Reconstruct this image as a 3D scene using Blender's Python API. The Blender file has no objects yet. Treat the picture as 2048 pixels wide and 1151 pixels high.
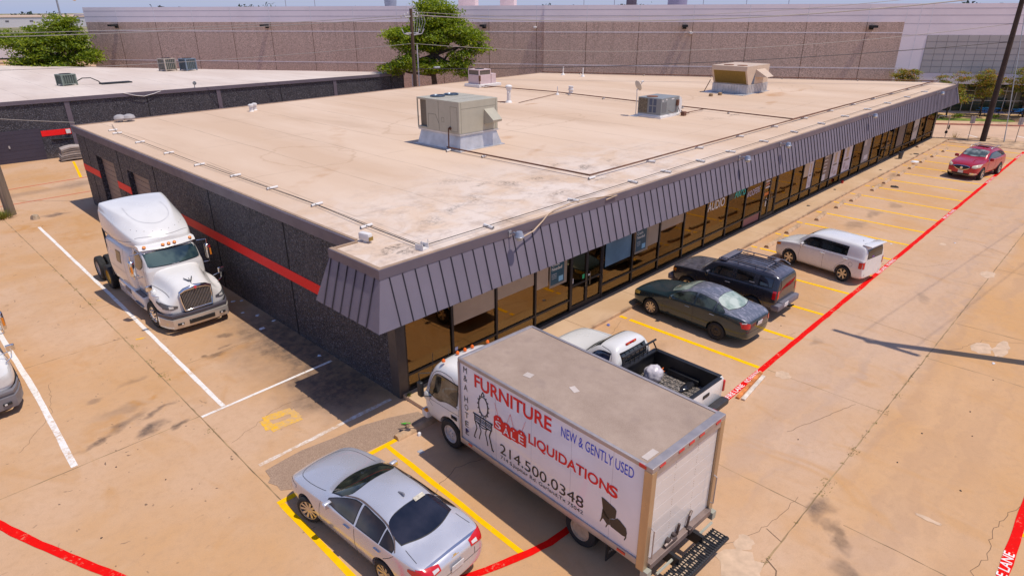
import bpy, bmesh, math, random
from math import radians as R, sin, cos, pi, sqrt, atan2, hypot
from mathutils import Vector, Matrix
from mathutils.bvhtree import BVHTree
random.seed(7)
scn = bpy.context.scene
COL = scn.collection

# ---------------------------------------------------------------- camera, sky, sun, exposure
cam_d = bpy.data.cameras.new('camera')
cam_d.sensor_width = 36.0
cam_d.lens = 22.731
cam_d.clip_start = 0.2
cam_d.clip_end = 6000
cam = bpy.data.objects.new('camera', cam_d)
COL.objects.link(cam)
yaw, pitch, roll = R(44.4054), R(23.3297), R(0.2145)
fw = Vector((cos(yaw)*cos(pitch), sin(yaw)*cos(pitch), -sin(pitch)))
rt = Vector((sin(yaw), -cos(yaw), 0))
dn = fw.cross(rt)
rt2 = rt*cos(roll) + dn*sin(roll)
dn2 = dn*cos(roll) - rt*sin(roll)
cam.matrix_world = Matrix((
    (rt2.x, -dn2.x, -fw.x, -9.3426), (rt2.y, -dn2.y, -fw.y, -13.8290),
    (rt2.z, -dn2.z, -fw.z, 10.6), (0, 0, 0, 1)))
scn.camera = cam

SUN = Vector((0.168, -0.36, 1.0)).normalized()
world = bpy.data.worlds.new('World')
scn.world = world
world.use_nodes = True
wn = world.node_tree
sky = wn.nodes.new('ShaderNodeTexSky')
sky.sky_type = 'NISHITA'
sky.sun_disc = False
sky.sun_elevation = math.asin(SUN.z)
sky.sun_rotation = atan2(SUN.x, SUN.y)
sky.air_density = 1.0
sky.dust_density = .4
sky.ozone_density = 4.0
bgn = wn.nodes['Background']
tint = wn.nodes.new('ShaderNodeMix')
tint.data_type = 'RGBA'; tint.blend_type = 'MULTIPLY'
tint.inputs[0].default_value = 1.0
tint.inputs[7].default_value = (.95, .85, .95, 1)      # pale lavender summer haze
wn.links.new(sky.outputs[0], tint.inputs[6])
# pale blue haze low on the horizon
geo = wn.nodes.new('ShaderNodeTexCoord'); sxyz = wn.nodes.new('ShaderNodeSeparateXYZ')
wn.links.new(geo.outputs['Generated'], sxyz.inputs[0])
hz = wn.nodes.new('ShaderNodeMapRange'); hz.clamp = True
wn.links.new(sxyz.outputs[2], hz.inputs[0])
for i_, v_ in enumerate((0.0, 0.09, 1.0, 0.0)): hz.inputs[i_+1].default_value = v_
hmix = wn.nodes.new('ShaderNodeMix'); hmix.data_type = 'RGBA'
wn.links.new(hz.outputs[0], hmix.inputs[0]); wn.links.new(tint.outputs[2], hmix.inputs[6])
hmix.inputs[7].default_value = (2.75, 3.15, 4.5, 1)
wn.links.new(hmix.outputs[2], bgn.inputs[0])
bgn.inputs[1].default_value = 0.15

sun_d = bpy.data.lights.new('sun', 'SUN')
sun_d.energy = 3.75
sun_d.angle = R(0.5)
sun_d.color = (1.0, 0.92, 0.80)
sun = bpy.data.objects.new('sun', sun_d)
COL.objects.link(sun)
sun.rotation_euler = SUN.to_track_quat('Z', 'Y').to_euler()
sun.location = (0, -20, 60)

scn.view_settings.view_transform = 'Standard'
scn.view_settings.look = 'None'
scn.view_settings.exposure = 0.0
scn.view_settings.gamma = 1.0
scn.view_settings.use_curve_mapping = False
scn.cycles.max_bounces = 8
scn.cycles.transparent_max_bounces = 12
scn.cycles.caustics_reflective = False
scn.cycles.caustics_refractive = False

# ---------------------------------------------------------------- node and material helpers
class NB:
    def __init__(s, name):
        s.m = bpy.data.materials.new(name)
        s.m.use_nodes = True
        s.t = s.m.node_tree
        s.bsdf = s.t.nodes['Principled BSDF']
        s.out = s.t.nodes['Material Output']
        s._pos = None
    def n(s, typ, **kw):
        nd = s.t.nodes.new(typ)
        for k, v in kw.items():
            setattr(nd, k, v)
        return nd
    def set(s, sock, v):
        if isinstance(v, bpy.types.NodeSocket):
            s.t.links.new(v, sock)
        else:
            if isinstance(v, tuple) and len(v) == 3 and sock.type == 'RGBA':
                v = (*v, 1)
            sock.default_value = v
    def pos(s):
        if s._pos is None:
            s._pos = s.n('ShaderNodeTexCoord').outputs['Object']
        return s._pos
    def math(s, op, a, b=0.0, clamp=False):
        nd = s.n('ShaderNodeMath', operation=op, use_clamp=clamp)
        s.set(nd.inputs[0], a); s.set(nd.inputs[1], b)
        return nd.outputs[0]
    def scalev(s, v, sc):
        nd = s.n('ShaderNodeMapping'); s.set(nd.inputs[0], v); nd.inputs['Scale'].default_value = sc
        return nd.outputs[0]
    def noise(s, v, scale, detail=3, rough=.55, dist=0):
        nd = s.n('ShaderNodeTexNoise'); s.set(nd.inputs['Vector'], v)
        nd.inputs['Scale'].default_value = scale; nd.inputs['Detail'].default_value = detail
        nd.inputs['Roughness'].default_value = rough; nd.inputs['Distortion'].default_value = dist
        return nd.outputs['Fac']
    def voro(s, v, scale, feature='F1', out='Distance', rnd=1.0):
        nd = s.n('ShaderNodeTexVoronoi', feature=feature); s.set(nd.inputs['Vector'], v)
        nd.inputs['Scale'].default_value = scale
        nd.inputs['Randomness'].default_value = rnd
        return nd.outputs[out]
    def remap(s, v, a, b, c=0.0, d=1.0, smooth=False):
        nd = s.n('ShaderNodeMapRange'); nd.clamp = True
        if smooth: nd.interpolation_type = 'SMOOTHSTEP'
        s.set(nd.inputs[0], v)
        for i, x in enumerate((a, b, c, d)): nd.inputs[i+1].default_value = x
        return nd.outputs[0]
    def mix(s, f, a, b, mode='MIX'):
        nd = s.n('ShaderNodeMix', data_type='RGBA', blend_type=mode)
        s.set(nd.inputs[0], f); s.set(nd.inputs[6], a); s.set(nd.inputs[7], b)
        return nd.outputs[2]
    def bump(s, h, strength=.3, dist=.01):
        nd = s.n('ShaderNodeBump'); s.set(nd.inputs['Height'], h)
        nd.inputs['Strength'].default_value = strength; nd.inputs['Distance'].default_value = dist
        s.t.links.new(nd.outputs[0], s.bsdf.inputs['Normal'])
    def col(s, v): s.set(s.bsdf.inputs['Base Color'], v)
    def p(s, **kw):
        for k, v in kw.items(): s.set(s.bsdf.inputs[k.replace('_', ' ')], v)
    def spot(s, v, x, y, rx, ry, ang=0, inner=.2):
        nd = s.n('ShaderNodeMapping'); nd.vector_type = 'TEXTURE'
        s.set(nd.inputs[0], v)
        nd.inputs['Location'].default_value = (x, y, 0)
        nd.inputs['Rotation'].default_value = (0, 0, ang)
        nd.inputs['Scale'].default_value = (rx, ry, 1e6)
        ln = s.n('ShaderNodeVectorMath', operation='LENGTH'); s.t.links.new(nd.outputs[0], ln.inputs[0])
        return s.remap(ln.outputs['Value'], inner, 1.0, 1.0, 0.0, True)
    def spots(s, v, lst):
        tot = None
        for (x, y, rx, ry, ang, st) in lst:
            m = s.math('MULTIPLY', s.spot(v, x, y, rx, ry, R(ang)), st)
            tot = m if tot is None else s.math('MAXIMUM', tot, m)
        return tot

def mul(c, k): return tuple(min(1, x*k) for x in c)

MATS = {}
def mat(name, c, rough=.6, metal=0.0, var=.12, scale=3.0, bump=0.0, bscale=40, coat=0.0, spec=.5, stretch=None, detail=4):
    if name in MATS: return MATS[name]
    b = NB(name)
    v = b.pos()
    if stretch: v = b.scalev(v, stretch)
    if var:
        f = b.noise(v, scale, detail)
        b.col(b.mix(b.remap(f, .3, .7), mul(c, 1-var), mul(c, 1+var)))
        b.p(Roughness=b.remap(b.noise(v, scale*2.7, 3), .3, .7, max(0, rough-.08), min(1, rough+.08)))
    else:
        b.col(c); b.p(Roughness=rough)
    b.p(Metallic=metal, Coat_Weight=coat)
    b.bsdf.inputs['Specular IOR Level'].default_value = spec
    b.bsdf.inputs['Coat Roughness'].default_value = .05
    if bump:
        b.bump(b.noise(b.pos(), bscale, 4), bump, .01)
    MATS[name] = b.m
    return b.m

# ---------------------------------------------------------------- object helpers
def setp(o, label=None, cat=None, group=None, kind=None):
    if label: o['label'] = label
    if cat: o['category'] = cat
    if group: o['group'] = group
    if kind: o['kind'] = kind
    return o

def thing(name, label, cat, loc=(0, 0, 0), rz=0.0, group=None):
    o = bpy.data.objects.new(name, None)
    o.empty_display_size = .3
    COL.objects.link(o)
    o.location = loc; o.rotation_euler = (0, 0, rz)
    return setp(o, label, cat, group)

def obj(name, bm, mats, parent=None, smooth=None, loc=None, rot=None):
    me = bpy.data.meshes.new(name)
    bm.normal_update()
    bm.to_mesh(me); bm.free()
    return obj_me(name, me, mats, parent, smooth, loc, rot)

def obj_me(name, me, mats, parent=None, smooth=None, loc=None, rot=None):
    if not isinstance(mats, (list, tuple)): mats = [mats]
    me.materials.clear()
    for m in mats: me.materials.append(m)
    if smooth is not None:
        me.polygons.foreach_set('use_smooth', [True]*len(me.polygons))
        if smooth < 179: me.set_sharp_from_angle(angle=R(smooth))
    o = bpy.data.objects.new(name, me)
    COL.objects.link(o)
    if parent: o.parent = parent
    if loc is not None: o.location = loc
    if rot is not None: o.rotation_euler = rot
    return o

def struct(name, bm, mats, label=None, kind='structure', smooth=None):
    o = obj(name, bm, mats, smooth=smooth)
    o['kind'] = kind
    if label: o['label'] = label
    return o

def dup(root, loc, rz=None, label=None, group=None, scale=None):
    r = root.copy(); COL.objects.link(r)
    r.location = loc
    if rz is not None: r.rotation_euler = (0, 0, rz)
    if scale: r.scale = scale
    if label: r['label'] = label
    if group: r['group'] = group
    for ch in list(root.children):
        c = ch.copy(); COL.objects.link(c); c.parent = r
        for g in list(ch.children):
            d = g.copy(); COL.objects.link(d); d.parent = c
    return r

def nb_(): return bmesh.new()

def box(bm, x0, x1, y0, y1, z0, z1, bev=0.0, M=None, mi=0, seg=2):
    P = [(x, y, z) for x in (x0, x1) for y in (y0, y1) for z in (z0, z1)]
    v = [bm.verts.new(p) for p in P]
    F = [(0, 1, 3, 2), (4, 6, 7, 5), (0, 4, 5, 1), (2, 3, 7, 6), (0, 2, 6, 4), (1, 5, 7, 3)]
    fs = [bm.faces.new([v[i] for i in f]) for f in F]
    for f in fs: f.material_index = mi
    vv = v
    if bev > 0:
        es = list({e for f in fs for e in f.edges})
        r = bmesh.ops.bevel(bm, geom=es, offset=bev, segments=seg, affect='EDGES', profile=.5)
        vv = list({w for f in r['faces'] for w in f.verts} | {w for w in v if w.is_valid})
        # every vertex connected to this box
        seen = set(vv); stack = list(vv)
        while stack:
            w = stack.pop()
            for e in w.link_edges:
                o = e.other_vert(w)
                if o not in seen: seen.add(o); stack.append(o)
        vv = list(seen)
        for w in vv:
            for f in w.link_faces: f.material_index = mi
    if M is not None: bmesh.ops.transform(bm, matrix=M, verts=vv)
    return vv

def frame_for(d):
    d = d.normalized()
    a = Vector((0, 0, 1)) if abs(d.z) < .95 else Vector((1, 0, 0))
    u = d.cross(a).normalized(); w = d.cross(u).normalized()
    return u, w

def tube(bm, pts, r, n=8, mi=0, cap=True):
    pts = [Vector(p) for p in pts]
    if not isinstance(r, (list, tuple)): r = [r]*len(pts)
    rings = []
    u = w = None
    for i, p in enumerate(pts):
        d = (pts[min(i+1, len(pts)-1)] - pts[max(i-1, 0)])
        if d.length < 1e-9: d = Vector((0, 0, 1))
        d.normalize()
        if u is None: u, w = frame_for(d)
        else:
            u = (u - d*u.dot(d)).normalized(); w = d.cross(u).normalized()
        rings.append([bm.verts.new(p + u*(r[i]*cos(2*pi*k/n)) + w*(r[i]*sin(2*pi*k/n))) for k in range(n)])
    for a, b in zip(rings, rings[1:]):
        for k in range(n):
            f = bm.faces.new((a[k], a[(k+1) % n], b[(k+1) % n], b[k])); f.material_index = mi
    if cap and n > 2:
        f = bm.faces.new(list(reversed(rings[0]))); f.material_index = mi
        f = bm.faces.new(rings[-1]); f.material_index = mi
    bmesh.ops.recalc_face_normals(bm, faces=list({f for rg in rings for v in rg for f in v.link_faces}))

def lathe(bm, prof, M=None, n=24, mi=0, close=True):
    """prof: list of (r, h); axis = local z"""
    rings = []
    for r, h in prof:
        rings.append([bm.verts.new((r*cos(2*pi*k/n), r*sin(2*pi*k/n), h)) for k in range(n)])
    fs = []
    for a, b in zip(rings, rings[1:]):
        for k in range(n):
            f = bm.faces.new((a[k], a[(k+1) % n], b[(k+1) % n], b[k])); f.material_index = mi; fs.append(f)
    if close:
        for rg, rev in ((rings[0], True), (rings[-1], False)):
            f = bm.faces.new(list(reversed(rg)) if rev else rg); f.material_index = mi; fs.append(f)
    vs = [v for rg in rings for v in rg]
    bmesh.ops.recalc_face_normals(bm, faces=fs)
    if M is not None: bmesh.ops.transform(bm, matrix=M, verts=vs)
    return vs

def prism(bm, poly, z0, z1, M=None, mi=0):
    """poly: list of (x, y)"""
    lo = [bm.verts.new((x, y, z0)) for x, y in poly]
    hi = [bm.verts.new((x, y, z1)) for x, y in poly]
    n = len(poly)
    fs = [bm.faces.new(list(reversed(lo))), bm.faces.new(hi)]
    for i in range(n):
        fs.append(bm.faces.new((lo[i], lo[(i+1) % n], hi[(i+1) % n], hi[i])))
    for f in fs: f.material_index = mi
    bmesh.ops.recalc_face_normals(bm, faces=fs)
    if M is not None: bmesh.ops.transform(bm, matrix=M, verts=lo+hi)
    return lo+hi

def quad(bm, pts, mi=0):
    f = bm.faces.new([bm.verts.new(p) for p in pts]); f.material_index = mi
    return f

def ribbon(bm, pts, w, z, jit=0.0, step=None, mi=0):
    """flat strip on a horizontal surface along a polyline of (x, y)"""
    P = [Vector((x, y)) for x, y in pts]
    if step:
        Q = []
        for a, b in zip(P, P[1:]):
            k = max(1, int((b-a).length/step))
            Q += [a.lerp(b, i/k) for i in range(k)]
        P = Q + [P[-1]]
    prev = None
    for i, p in enumerate(P):
        d = (P[min(i+1, len(P)-1)] - P[max(i-1, 0)]).normalized()
        nrm = Vector((-d.y, d.x))
        c = p + nrm*random.uniform(-jit, jit)
        hw = w/2*(1+random.uniform(-jit, jit)*2/max(w, .01)) if jit else w/2
        hw = max(hw, w*.2)
        a = bm.verts.new((c.x+nrm.x*hw, c.y+nrm.y*hw, z)); b = bm.verts.new((c.x-nrm.x*hw, c.y-nrm.y*hw, z))
        if prev:
            f = bm.faces.new((prev[1], b, a, prev[0])); f.material_index = mi
        prev = (a, b)

def text_into(bm, s, w, h, M, mi=0, bold=0.0, shear=0.0, thick=0.0):
    """lettering fitted in a w x h box whose lower left corner is at the origin of M (x right, y up)"""
    cu = bpy.data.curves.new('lettering', 'FONT')
    cu.body = s; cu.offset = bold; cu.shear = shear; cu.extrude = 0.0; cu.resolution_u = 4
    o = bpy.data.objects.new('lettering', cu); COL.objects.link(o)
    dg = bpy.context.evaluated_depsgraph_get()
    me = bpy.data.meshes.new_from_object(o.evaluated_get(dg))
    bpy.data.objects.remove(o); bpy.data.curves.remove(cu)
    xs = [v.co.x for v in me.vertices]; ys = [v.co.y for v in me.vertices]
    x0, x1, y0, y1 = min(xs), max(xs), min(ys), max(ys)
    if w is None: w = (x1-x0)*h/(y1-y0)
    S = Matrix.Diagonal((w/(x1-x0), h/(y1-y0), 1, 1)) @ Matrix.Translation((-x0, -y0, 0))
    me.transform(M @ S)
    me.polygons.foreach_set('material_index', [mi]*len(me.polygons))
    bm.from_mesh(me)
    bpy.data.meshes.remove(me)
    return w

def basis(o, x, y, z=None):
    x = Vector(x).normalized(); y = Vector(y).normalized(); z = x.cross(y)
    return Matrix(((x.x, y.x, z.x, o[0]), (x.y, y.y, z.y, o[1]), (x.z, y.z, z.z, o[2]), (0, 0, 0, 1)))

def lerp_poly(pl, u):
    if u <= pl[0][0]: return pl[0][1]
    for (a, va), (b, vb) in zip(pl, pl[1:]):
        if u <= b: return va + (vb-va)*(u-a)/(b-a) if b > a else vb
    return pl[-1][1]
# ---------------------------------------------------------------- ground
def m_concrete():
    b = NB('lot_concrete'); v = b.pos()
    sep = b.n('ShaderNodeSeparateXYZ'); b.t.links.new(v, sep.inputs[0])
    X, Y = sep.outputs[0], sep.outputs[1]
    wob = b.n('ShaderNodeVectorMath', operation='MULTIPLY_ADD')
    nz = b.n('ShaderNodeTexNoise'); b.set(nz.inputs['Vector'], v); nz.inputs['Scale'].default_value = 1.1; nz.inputs['Detail'].default_value = 4
    b.t.links.new(nz.outputs['Color'], wob.inputs[0]); wob.inputs[1].default_value = (1.3, 1.3, 0); b.t.links.new(v, wob.inputs[2])
    wv = b.n('ShaderNodeVectorMath', operation='SUBTRACT'); b.t.links.new(wob.outputs[0], wv.inputs[0]); wv.inputs[1].default_value = (.65, .65, 0)
    wv = wv.outputs[0]
    c = b.mix(b.remap(b.noise(v, .21, 5, .6), .40, .60), (.575, .318, .138), (.62, .405, .262))
    c = b.mix(b.remap(b.noise(v, .9, 6, .65), .35, .75, 0, .5), c, (.510, .325, .205))
    # slab to slab tone
    cx = b.math('FLOOR', b.math('DIVIDE', b.math('ADD', X, 4.5), 4.5)); cy = b.math('FLOOR', b.math('DIVIDE', b.math('ADD', Y, 10.55), 6.95))
    cmb = b.n('ShaderNodeCombineXYZ'); b.t.links.new(cx, cmb.inputs[0]); b.t.links.new(cy, cmb.inputs[1])
    wn_ = b.n('ShaderNodeTexWhiteNoise'); b.t.links.new(cmb.outputs[0], wn_.inputs[0])
    c = b.mix(b.remap(wn_.outputs[0], 0, 1, 0, .4), c, (.61, .365, .195))
    # traffic lane tyre streaks run along the drive
    sv = b.scalev(wv, (.05, 1.0, 0))
    lane = b.math('MULTIPLY', b.remap(Y, -14.5, -12.5, 0, 1, True), b.remap(Y, -8.6, -7.4, 1, 0, True))
    lane = b.math('MULTIPLY', lane, b.remap(X, 0, 6, 0, 1, True))
    c = b.mix(b.math('MULTIPLY', b.remap(b.noise(sv, 1.6, 4), .46, .62), b.math('MULTIPLY', lane, .5)), c, (.36, .245, .195))
    c = b.mix(b.math('MULTIPLY', b.math('MULTIPLY', b.remap(Y, -10.6, -10.3, 0, 1), b.remap(Y, -7.6, -6.8, 1, 0)), b.math('MULTIPLY', b.remap(X, 1, 5, 0, .55), b.remap(b.noise(v, .4, 4), .35, .65, .4, 1))), c, (.58, .40, .29))
    # pale scuffed areas and brown runs
    c = b.mix(b.remap(b.noise(v, .55, 4, .6, .6), .56, .75, 0, .42), c, (.66, .45, .29))
    c = b.mix(b.remap(b.noise(b.scalev(v, (1, .45, 1)), .8, 5, .6, 1.0), .56, .74, 0, .6), c, (.52, .265, .09))
    # oil, soot and rust in place; spots along the black wall also paint deeper shade
    dirt = b.spots(wv, [(-.5, 5.2, 1.9, 6.5, 0, .95), (-.9, 1.8, 2.1, 2.2, 0, 1), (-1.0, 3.0, 1.9, 1.6, 10, .9), (-2.9, 6.6, .25, .18, 0, .9), (-1.9, 7.6, .45, .3, 0, .8), (-1.5, 5.6, .5, .35, 0, .8), (-6.9, 4.1, .4, .15, 20, .9), (-5.1, 3.5, .4, .15, 25, .9), (-1.2, 2.2, 2.2, 1.5, 20, .75), (-1.5, 5.2, 1.9, 4.6, 0, .35), (-5.6, 3.7, .6, .25, 25, .85), (-5.3, 4.4, .7, .2, 20, .7), (-6.4, 6.3, .5, .2, 10, .5), (-5.2, 6.8, .5, .25, 10, .4), (-1.9, 12, 1.6, 4, 0, .45),
        (-2.55, 6.55, .5, .28, 10, .8), (-2.2, 7.0, .32, .2, 0, .8), (-1.5, 6.3, .8, .35, 0, .6), (-6.2, 4.4, .8, .28, 20, .8), (-6.0, 5.2, 1.0, .5, 0, .4),
        (-2.2, 29.3, 1.0, .45, 0, .8), (.6, 36.3, 1.9, 1.3, 20, .5), (-3, 36.0, 5, 1.0, 0, .35),
        (3.95, -10.6, .55, .45, 40, .9), (3.3, -11.3, .9, .2, 52, .75), (2.5, -12, .5, .28, 60, .7), (.4, -3.2, 1.6, 1.2, 0, .6),
        (7.6, -3.8, .9, .5, 0, .3), (13.4, -4.6, 1.2, .8, 0, .4), (24.2, -4.1, 1.1, .45, -8, .5), (26.9, -3.9, 1.2, .6, -5, .45), (29.6, -3.9, 1.1, .4, 0, .5),
        (32.4, -4.2, 1.0, .35, 0, .4), (36.6, -2.0, .9, .5, 10, .6), (40.4, -1.8, 1.0, .4, 10, .6), (18.9, -9.1, .9, .3, 30, .35), (12.2, -7.6, .5, .3, 0, .4)])
    rag = b.remap(b.noise(v, 3.2, 6, .7), .33, .62)
    c = b.mix(b.math('MULTIPLY', dirt, b.math('ADD', b.math('MULTIPLY', rag, .5), .6)), c, (.085, .062, .052))  # stains, plus painted deeper shade along the black wall
    rust = b.spots(wv, [(-3.9, 6.15, .7, .42, 15, .85), (-2.6, 6.3, 1.6, .5, 8, .45), (-5.6, 5.2, .35, .5, 10, .7), (-5.0, 5.3, .3, .2, 10, .6), (-3.8, 27.5, 1.6, 1.6, 0, .7), (-2.4, 24, 1.6, 2, 0, .55), (-8.9, 12, 3, 4, 0, .4),
        (-7.6, 9.5, 2, 1.6, 0, .4), (0, 40, 4, 2.4, 0, .35), (-6.6, 4.6, 1.4, .6, 20, .5)])
    c = b.mix(b.math('MULTIPLY', rust, b.remap(b.noise(v, 2.1, 5), .3, .6)), c, (.50, .22, .035))
    # the wide paving right of the drive is a little yellower
    c = b.mix(b.math('MULTIPLY', b.remap(Y, -10.9, -10.5, .45, 0), b.remap(X, 2, 6, 0, 1)), c, (.61, .315, .105))
    # small droplets
    vd = b.voro(wv, 3.1)
    den = b.remap(b.noise(v, .45, 3), .44, .58)
    leftlot = b.remap(X, -2, -4, .2, 1)
    c = b.mix(b.math('MULTIPLY', b.remap(vd, .07, .13, .9, 0), b.math('MULTIPLY', den, leftlot)), c, (.07, .045, .035))
    c = b.mix(b.remap(b.noise(v, 4.5, 7, .8), .48, .70, 0, .42), c, (.42, .255, .14))
    g = b.noise(v, 38, 4, .7)
    c = b.mix(b.remap(g, .35, .7, 0, .36), c, (.38, .25, .155))
    # beyond the lots: fields and far roofs
    far = b.n('ShaderNodeVectorMath', operation='LENGTH'); b.t.links.new(v, far.inputs[0])
    c = b.mix(b.remap(far.outputs['Value'], 170, 260, 0, 1), c, b.mix(b.remap(b.noise(v, .02, 4), .4, .6), (.16, .15, .06), (.36, .30, .20)))
    b.col(c); b.p(Roughness=b.remap(dirt, 0, 1, .86, .6))
    b.bsdf.inputs['Specular IOR Level'].default_value = .25
    b.bump(b.noise(v, 30, 6, .7), .25, .01)
    return b.m

bm = nb_()
n = 40
S = [-2600, -900, -300, -120] + [-60+i*6 for i in range(30)] + [180, 400, 1000, 3200]
vs = [[bm.verts.new((x, y, 0)) for y in S] for x in S]
for i in range(len(S)-1):
    for j in range(len(S)-1):
        bm.faces.new((vs[i][j], vs[i+1][j], vs[i+1][j+1], vs[i][j+1]))
struct('ground', bm, m_concrete(), 'tan concrete parking lot with joints, oil drips and rust stains')

# joints and cracks
M_joint = mat('joint_fill', (.29, .19, .095), .9, var=.5, scale=1.2)
bm = nb_()
for pl, w in (([(-9.5, -10.5), (70, -10.6)], .04), ([(-4.5, 44), (-4.42, 17), (-4.5, 6.6), (-4.58, -1.6)], .045),
              ([(-12, 3.25), (-4.53, 3.34)], .03), ([(-4.5, 6.63), (-.05, 6.78)], .025), ([(-4.44, 13.6), (-.1, 13.65)], .02), ([(-12, 10.1), (-4.49, 10.14)], .02),
              ([(9.17, -7.12), (9.17, -10.54)], .025), ([(13.52, -10.57), (13.6, -12), (13.5, -14.1)], .03), ([(15.33, -5.45), (15.24, -7.2), (15.2, -8.3), (14.93, -10.49)], .02),
              ([(20.16, -9.6), (20.08, -10.45)], .02), ([(17.12, -10.59), (17.23, -14)], .04), ([(3.79, -11.3), (3.8, -12.2), (3.75, -14)], .02),
              ([(3.78, -1.4), (3.78, -10.5)], .02), ([(21.7, -1.4), (21.75, -10.5)], .015), ([(30.2, -1.4), (30.2, -14)], .02), ([(39, -7), (39, -14)], .02), ([(24.5, -10.6), (24.5, -14)], .025), ([(-10, 38.6), (3.0, 42.3)], .02), ([(-10, 29.8), (-4.4, 29.9)], .02)):
    ribbon(bm, pl, w*.75, .002, jit=.008, step=.25)
struct('pavement_joint', bm, M_joint)
M_crack = mat('crack_line', (.17, .105, .06), .9, var=.3)
bm = nb_()
def crack(pl, w=.012, j=.05):
    Q = []
    for a, b_ in zip(pl, pl[1:]):
        k = max(2, int(hypot(b_[0]-a[0], b_[1]-a[1])/.16))
        Q += [(a[0]+(b_[0]-a[0])*i/k+random.uniform(-j, j), a[1]+(b_[1]-a[1])*i/k+random.uniform(-j, j)) for i in range(k)]
    ribbon(bm, Q+[pl[-1]], w, .003)
crack([(2.49, -10.1), (2.34, -10.52)], .02, .02); crack([(1.6, -10.55), (1.3, -10.9), (1.1, -11.6)], .03, .06)
crack([(7.2, -13.98), (6.5, -13.78), (5.5, -13.7), (5.0, -13.81), (4.7, -13.72), (4.3, -13.66), (3.4, -13.9)], .012, .06)
crack([(6.37, -8.95), (9.03, -9.82)], .012, .03); crack([(.2, -4.1), (-.9, -3.6), (-1.9, -3.9), (-2.3, -4.5)], .014, .07)
crack([(24, -9), (22.6, -8.2), (22.3, -7.1)], .012); crack([(27, -10.5), (28, -9), (27.7, -7.4)], .012); crack([(10.5, -5.5), (11.4, -6.4), (12.3, -6.7)], .01)
crack([(-8.5, 5), (-7.4, 6.6), (-7.1, 8.4)], .009); crack([(-4.4, 1.5), (-2.6, 2.2), (-1.2, 1.9)], .009); crack([(14.6, -11), (16.2, -11.6), (17.2, -13)], .01)
crack([(1.1, -9.6), (2.6, -10.1), (4.0, -10.2)], .01); crack([(5.4, -1.9), (6.4, -2.5), (8.8, -1.7)], .01, .03)
struct('pavement_crack', bm, M_crack)

# asphalt patch beside the entrance corner
b = NB('asphalt_patch'); v = b.pos()
c = b.mix(b.remap(b.voro(v, 55, out='Color'), .2, .8), (.27, .175, .12), (.42, .29, .205))
c = b.mix(b.remap(b.noise(v, 1.2, 4), .35, .7, 0, .5), c, (.29, .19, .13))
b.col(c); b.p(Roughness=.92); b.bump(b.voro(v, 60), .5, .01); M_asph = b.m
bm = nb_()
pl = [(-4.34, -.25), (-3.9, -.2), (-3.3, -.16), (-2.4, -.3), (-1.6, -.35), (-.8, -.6), (-.06, -.95), (-.05, -1.4), (-.7, -1.5), (-1.35, -1.5), (-2.2, -1.42), (-3.2, -1.38), (-4.1, -1.45), (-4.42, -1.2), (-4.4, -1.0), (-4.5, -.72), (-4.38, -.6)]
prism(bm, pl, -.05, .009)
struct('asphalt_patch', bm, M_asph)

# pale patches, worn plaster like repairs in the lane
M_patch = mat('concrete_repair', (.58, .405, .272), .9, var=.16, scale=4)
bm = nb_()
for k_, (x, y, rx, ry) in enumerate(((15.6, -11.7, .55, .32), (15.9, -12.2, .75, .22), (9.2, -7.6, .28, .25), (1.75, -9.95, .3, .2), (1.1, -10.2, .5, .5), (23.5, -10.4, .5, .3), (26.6, -8.0, .25, .15), (5.3, -12.6, .07, .3))):
    k = 18
    ribs = [(x+rx*cos(2*pi*i/k)*random.uniform(.7, 1.15), y+ry*sin(2*pi*i/k)*random.uniform(.7, 1.15)) for i in range(k)]
    f = bm.faces.new([bm.verts.new((a, c_, .0032+.0004*k_)) for a, c_ in ribs])
struct('concrete_repair', bm, M_patch)

# painted markings
def m_paint(name, c, wear, under=(.55, .36, .22)):
    b = NB(name); v = b.pos()
    f = b.remap(b.math('ADD', b.noise(v, 9, 6, .75), b.math('MULTIPLY', b.noise(v, 1.1, 3), .5)), .95-wear, 1.05-wear*.4, 1, 0)
    b.col(b.mix(f, under, b.mix(b.remap(b.noise(v, 5, 4), .3, .7), mul(c, .9), mul(c, 1.06))))
    b.p(Roughness=.8); b.bsdf.inputs['Specular IOR Level'].default_value = .12
    return b.m
M_yel = m_paint('yellow_line_paint', (.92, .50, .0), .05)
M_red = m_paint('red_line_paint', (.74, .004, .002), .10)
M_wht = m_paint('white_line_paint', (.80, .76, .72), .17)
M_wornw = m_paint('worn_white_paint', (.78, .74, .70), .36)
M_worny = m_paint('worn_yellow_paint', (.84, .46, .005), .36)
bm = nb_()
for k in range(-8, 13):
    X = 22.6+2.7*k
    if X < 6: continue
    if k <= -7:
        ribbon(bm, [(X, -1.75), (X, -6.86)], .125, .005, jit=.006, step=.5); continue
    ribbon(bm, [(X+.03, -1.42), (X+.02, -1.72)], .15, .005, jit=.006, step=.2)
    ribbon(bm, [(X+.02, -1.86), (X, -6.86)], .17, .005, jit=.006, step=.5)
ribbon(bm, [(-1.62, -1.64), (-1.8, -6.72)], .14, .005, jit=.006, step=.5)
ribbon(bm, [(-4.62, -1.66), (-4.68, -6.7)], .15, .005, jit=.006, step=.5)
ribbon(bm, [(-4.69, -1.58), (-1.27, -1.57)], .15, .006, jit=.006, step=.5)
ribbon(bm, [(2.42, 44.6), (1.36, 38.4)], .17, .005, jit=.005, step=.5)
for k in range(2, 8): ribbon(bm, [(6.2+2.7*k-5.4, -14.2), (6.2+2.7*k-5.4, -19)], .12, .005, jit=.005, step=.5)
struct('yellow_parking_lines', bm, M_yel)
bm = nb_()
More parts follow.
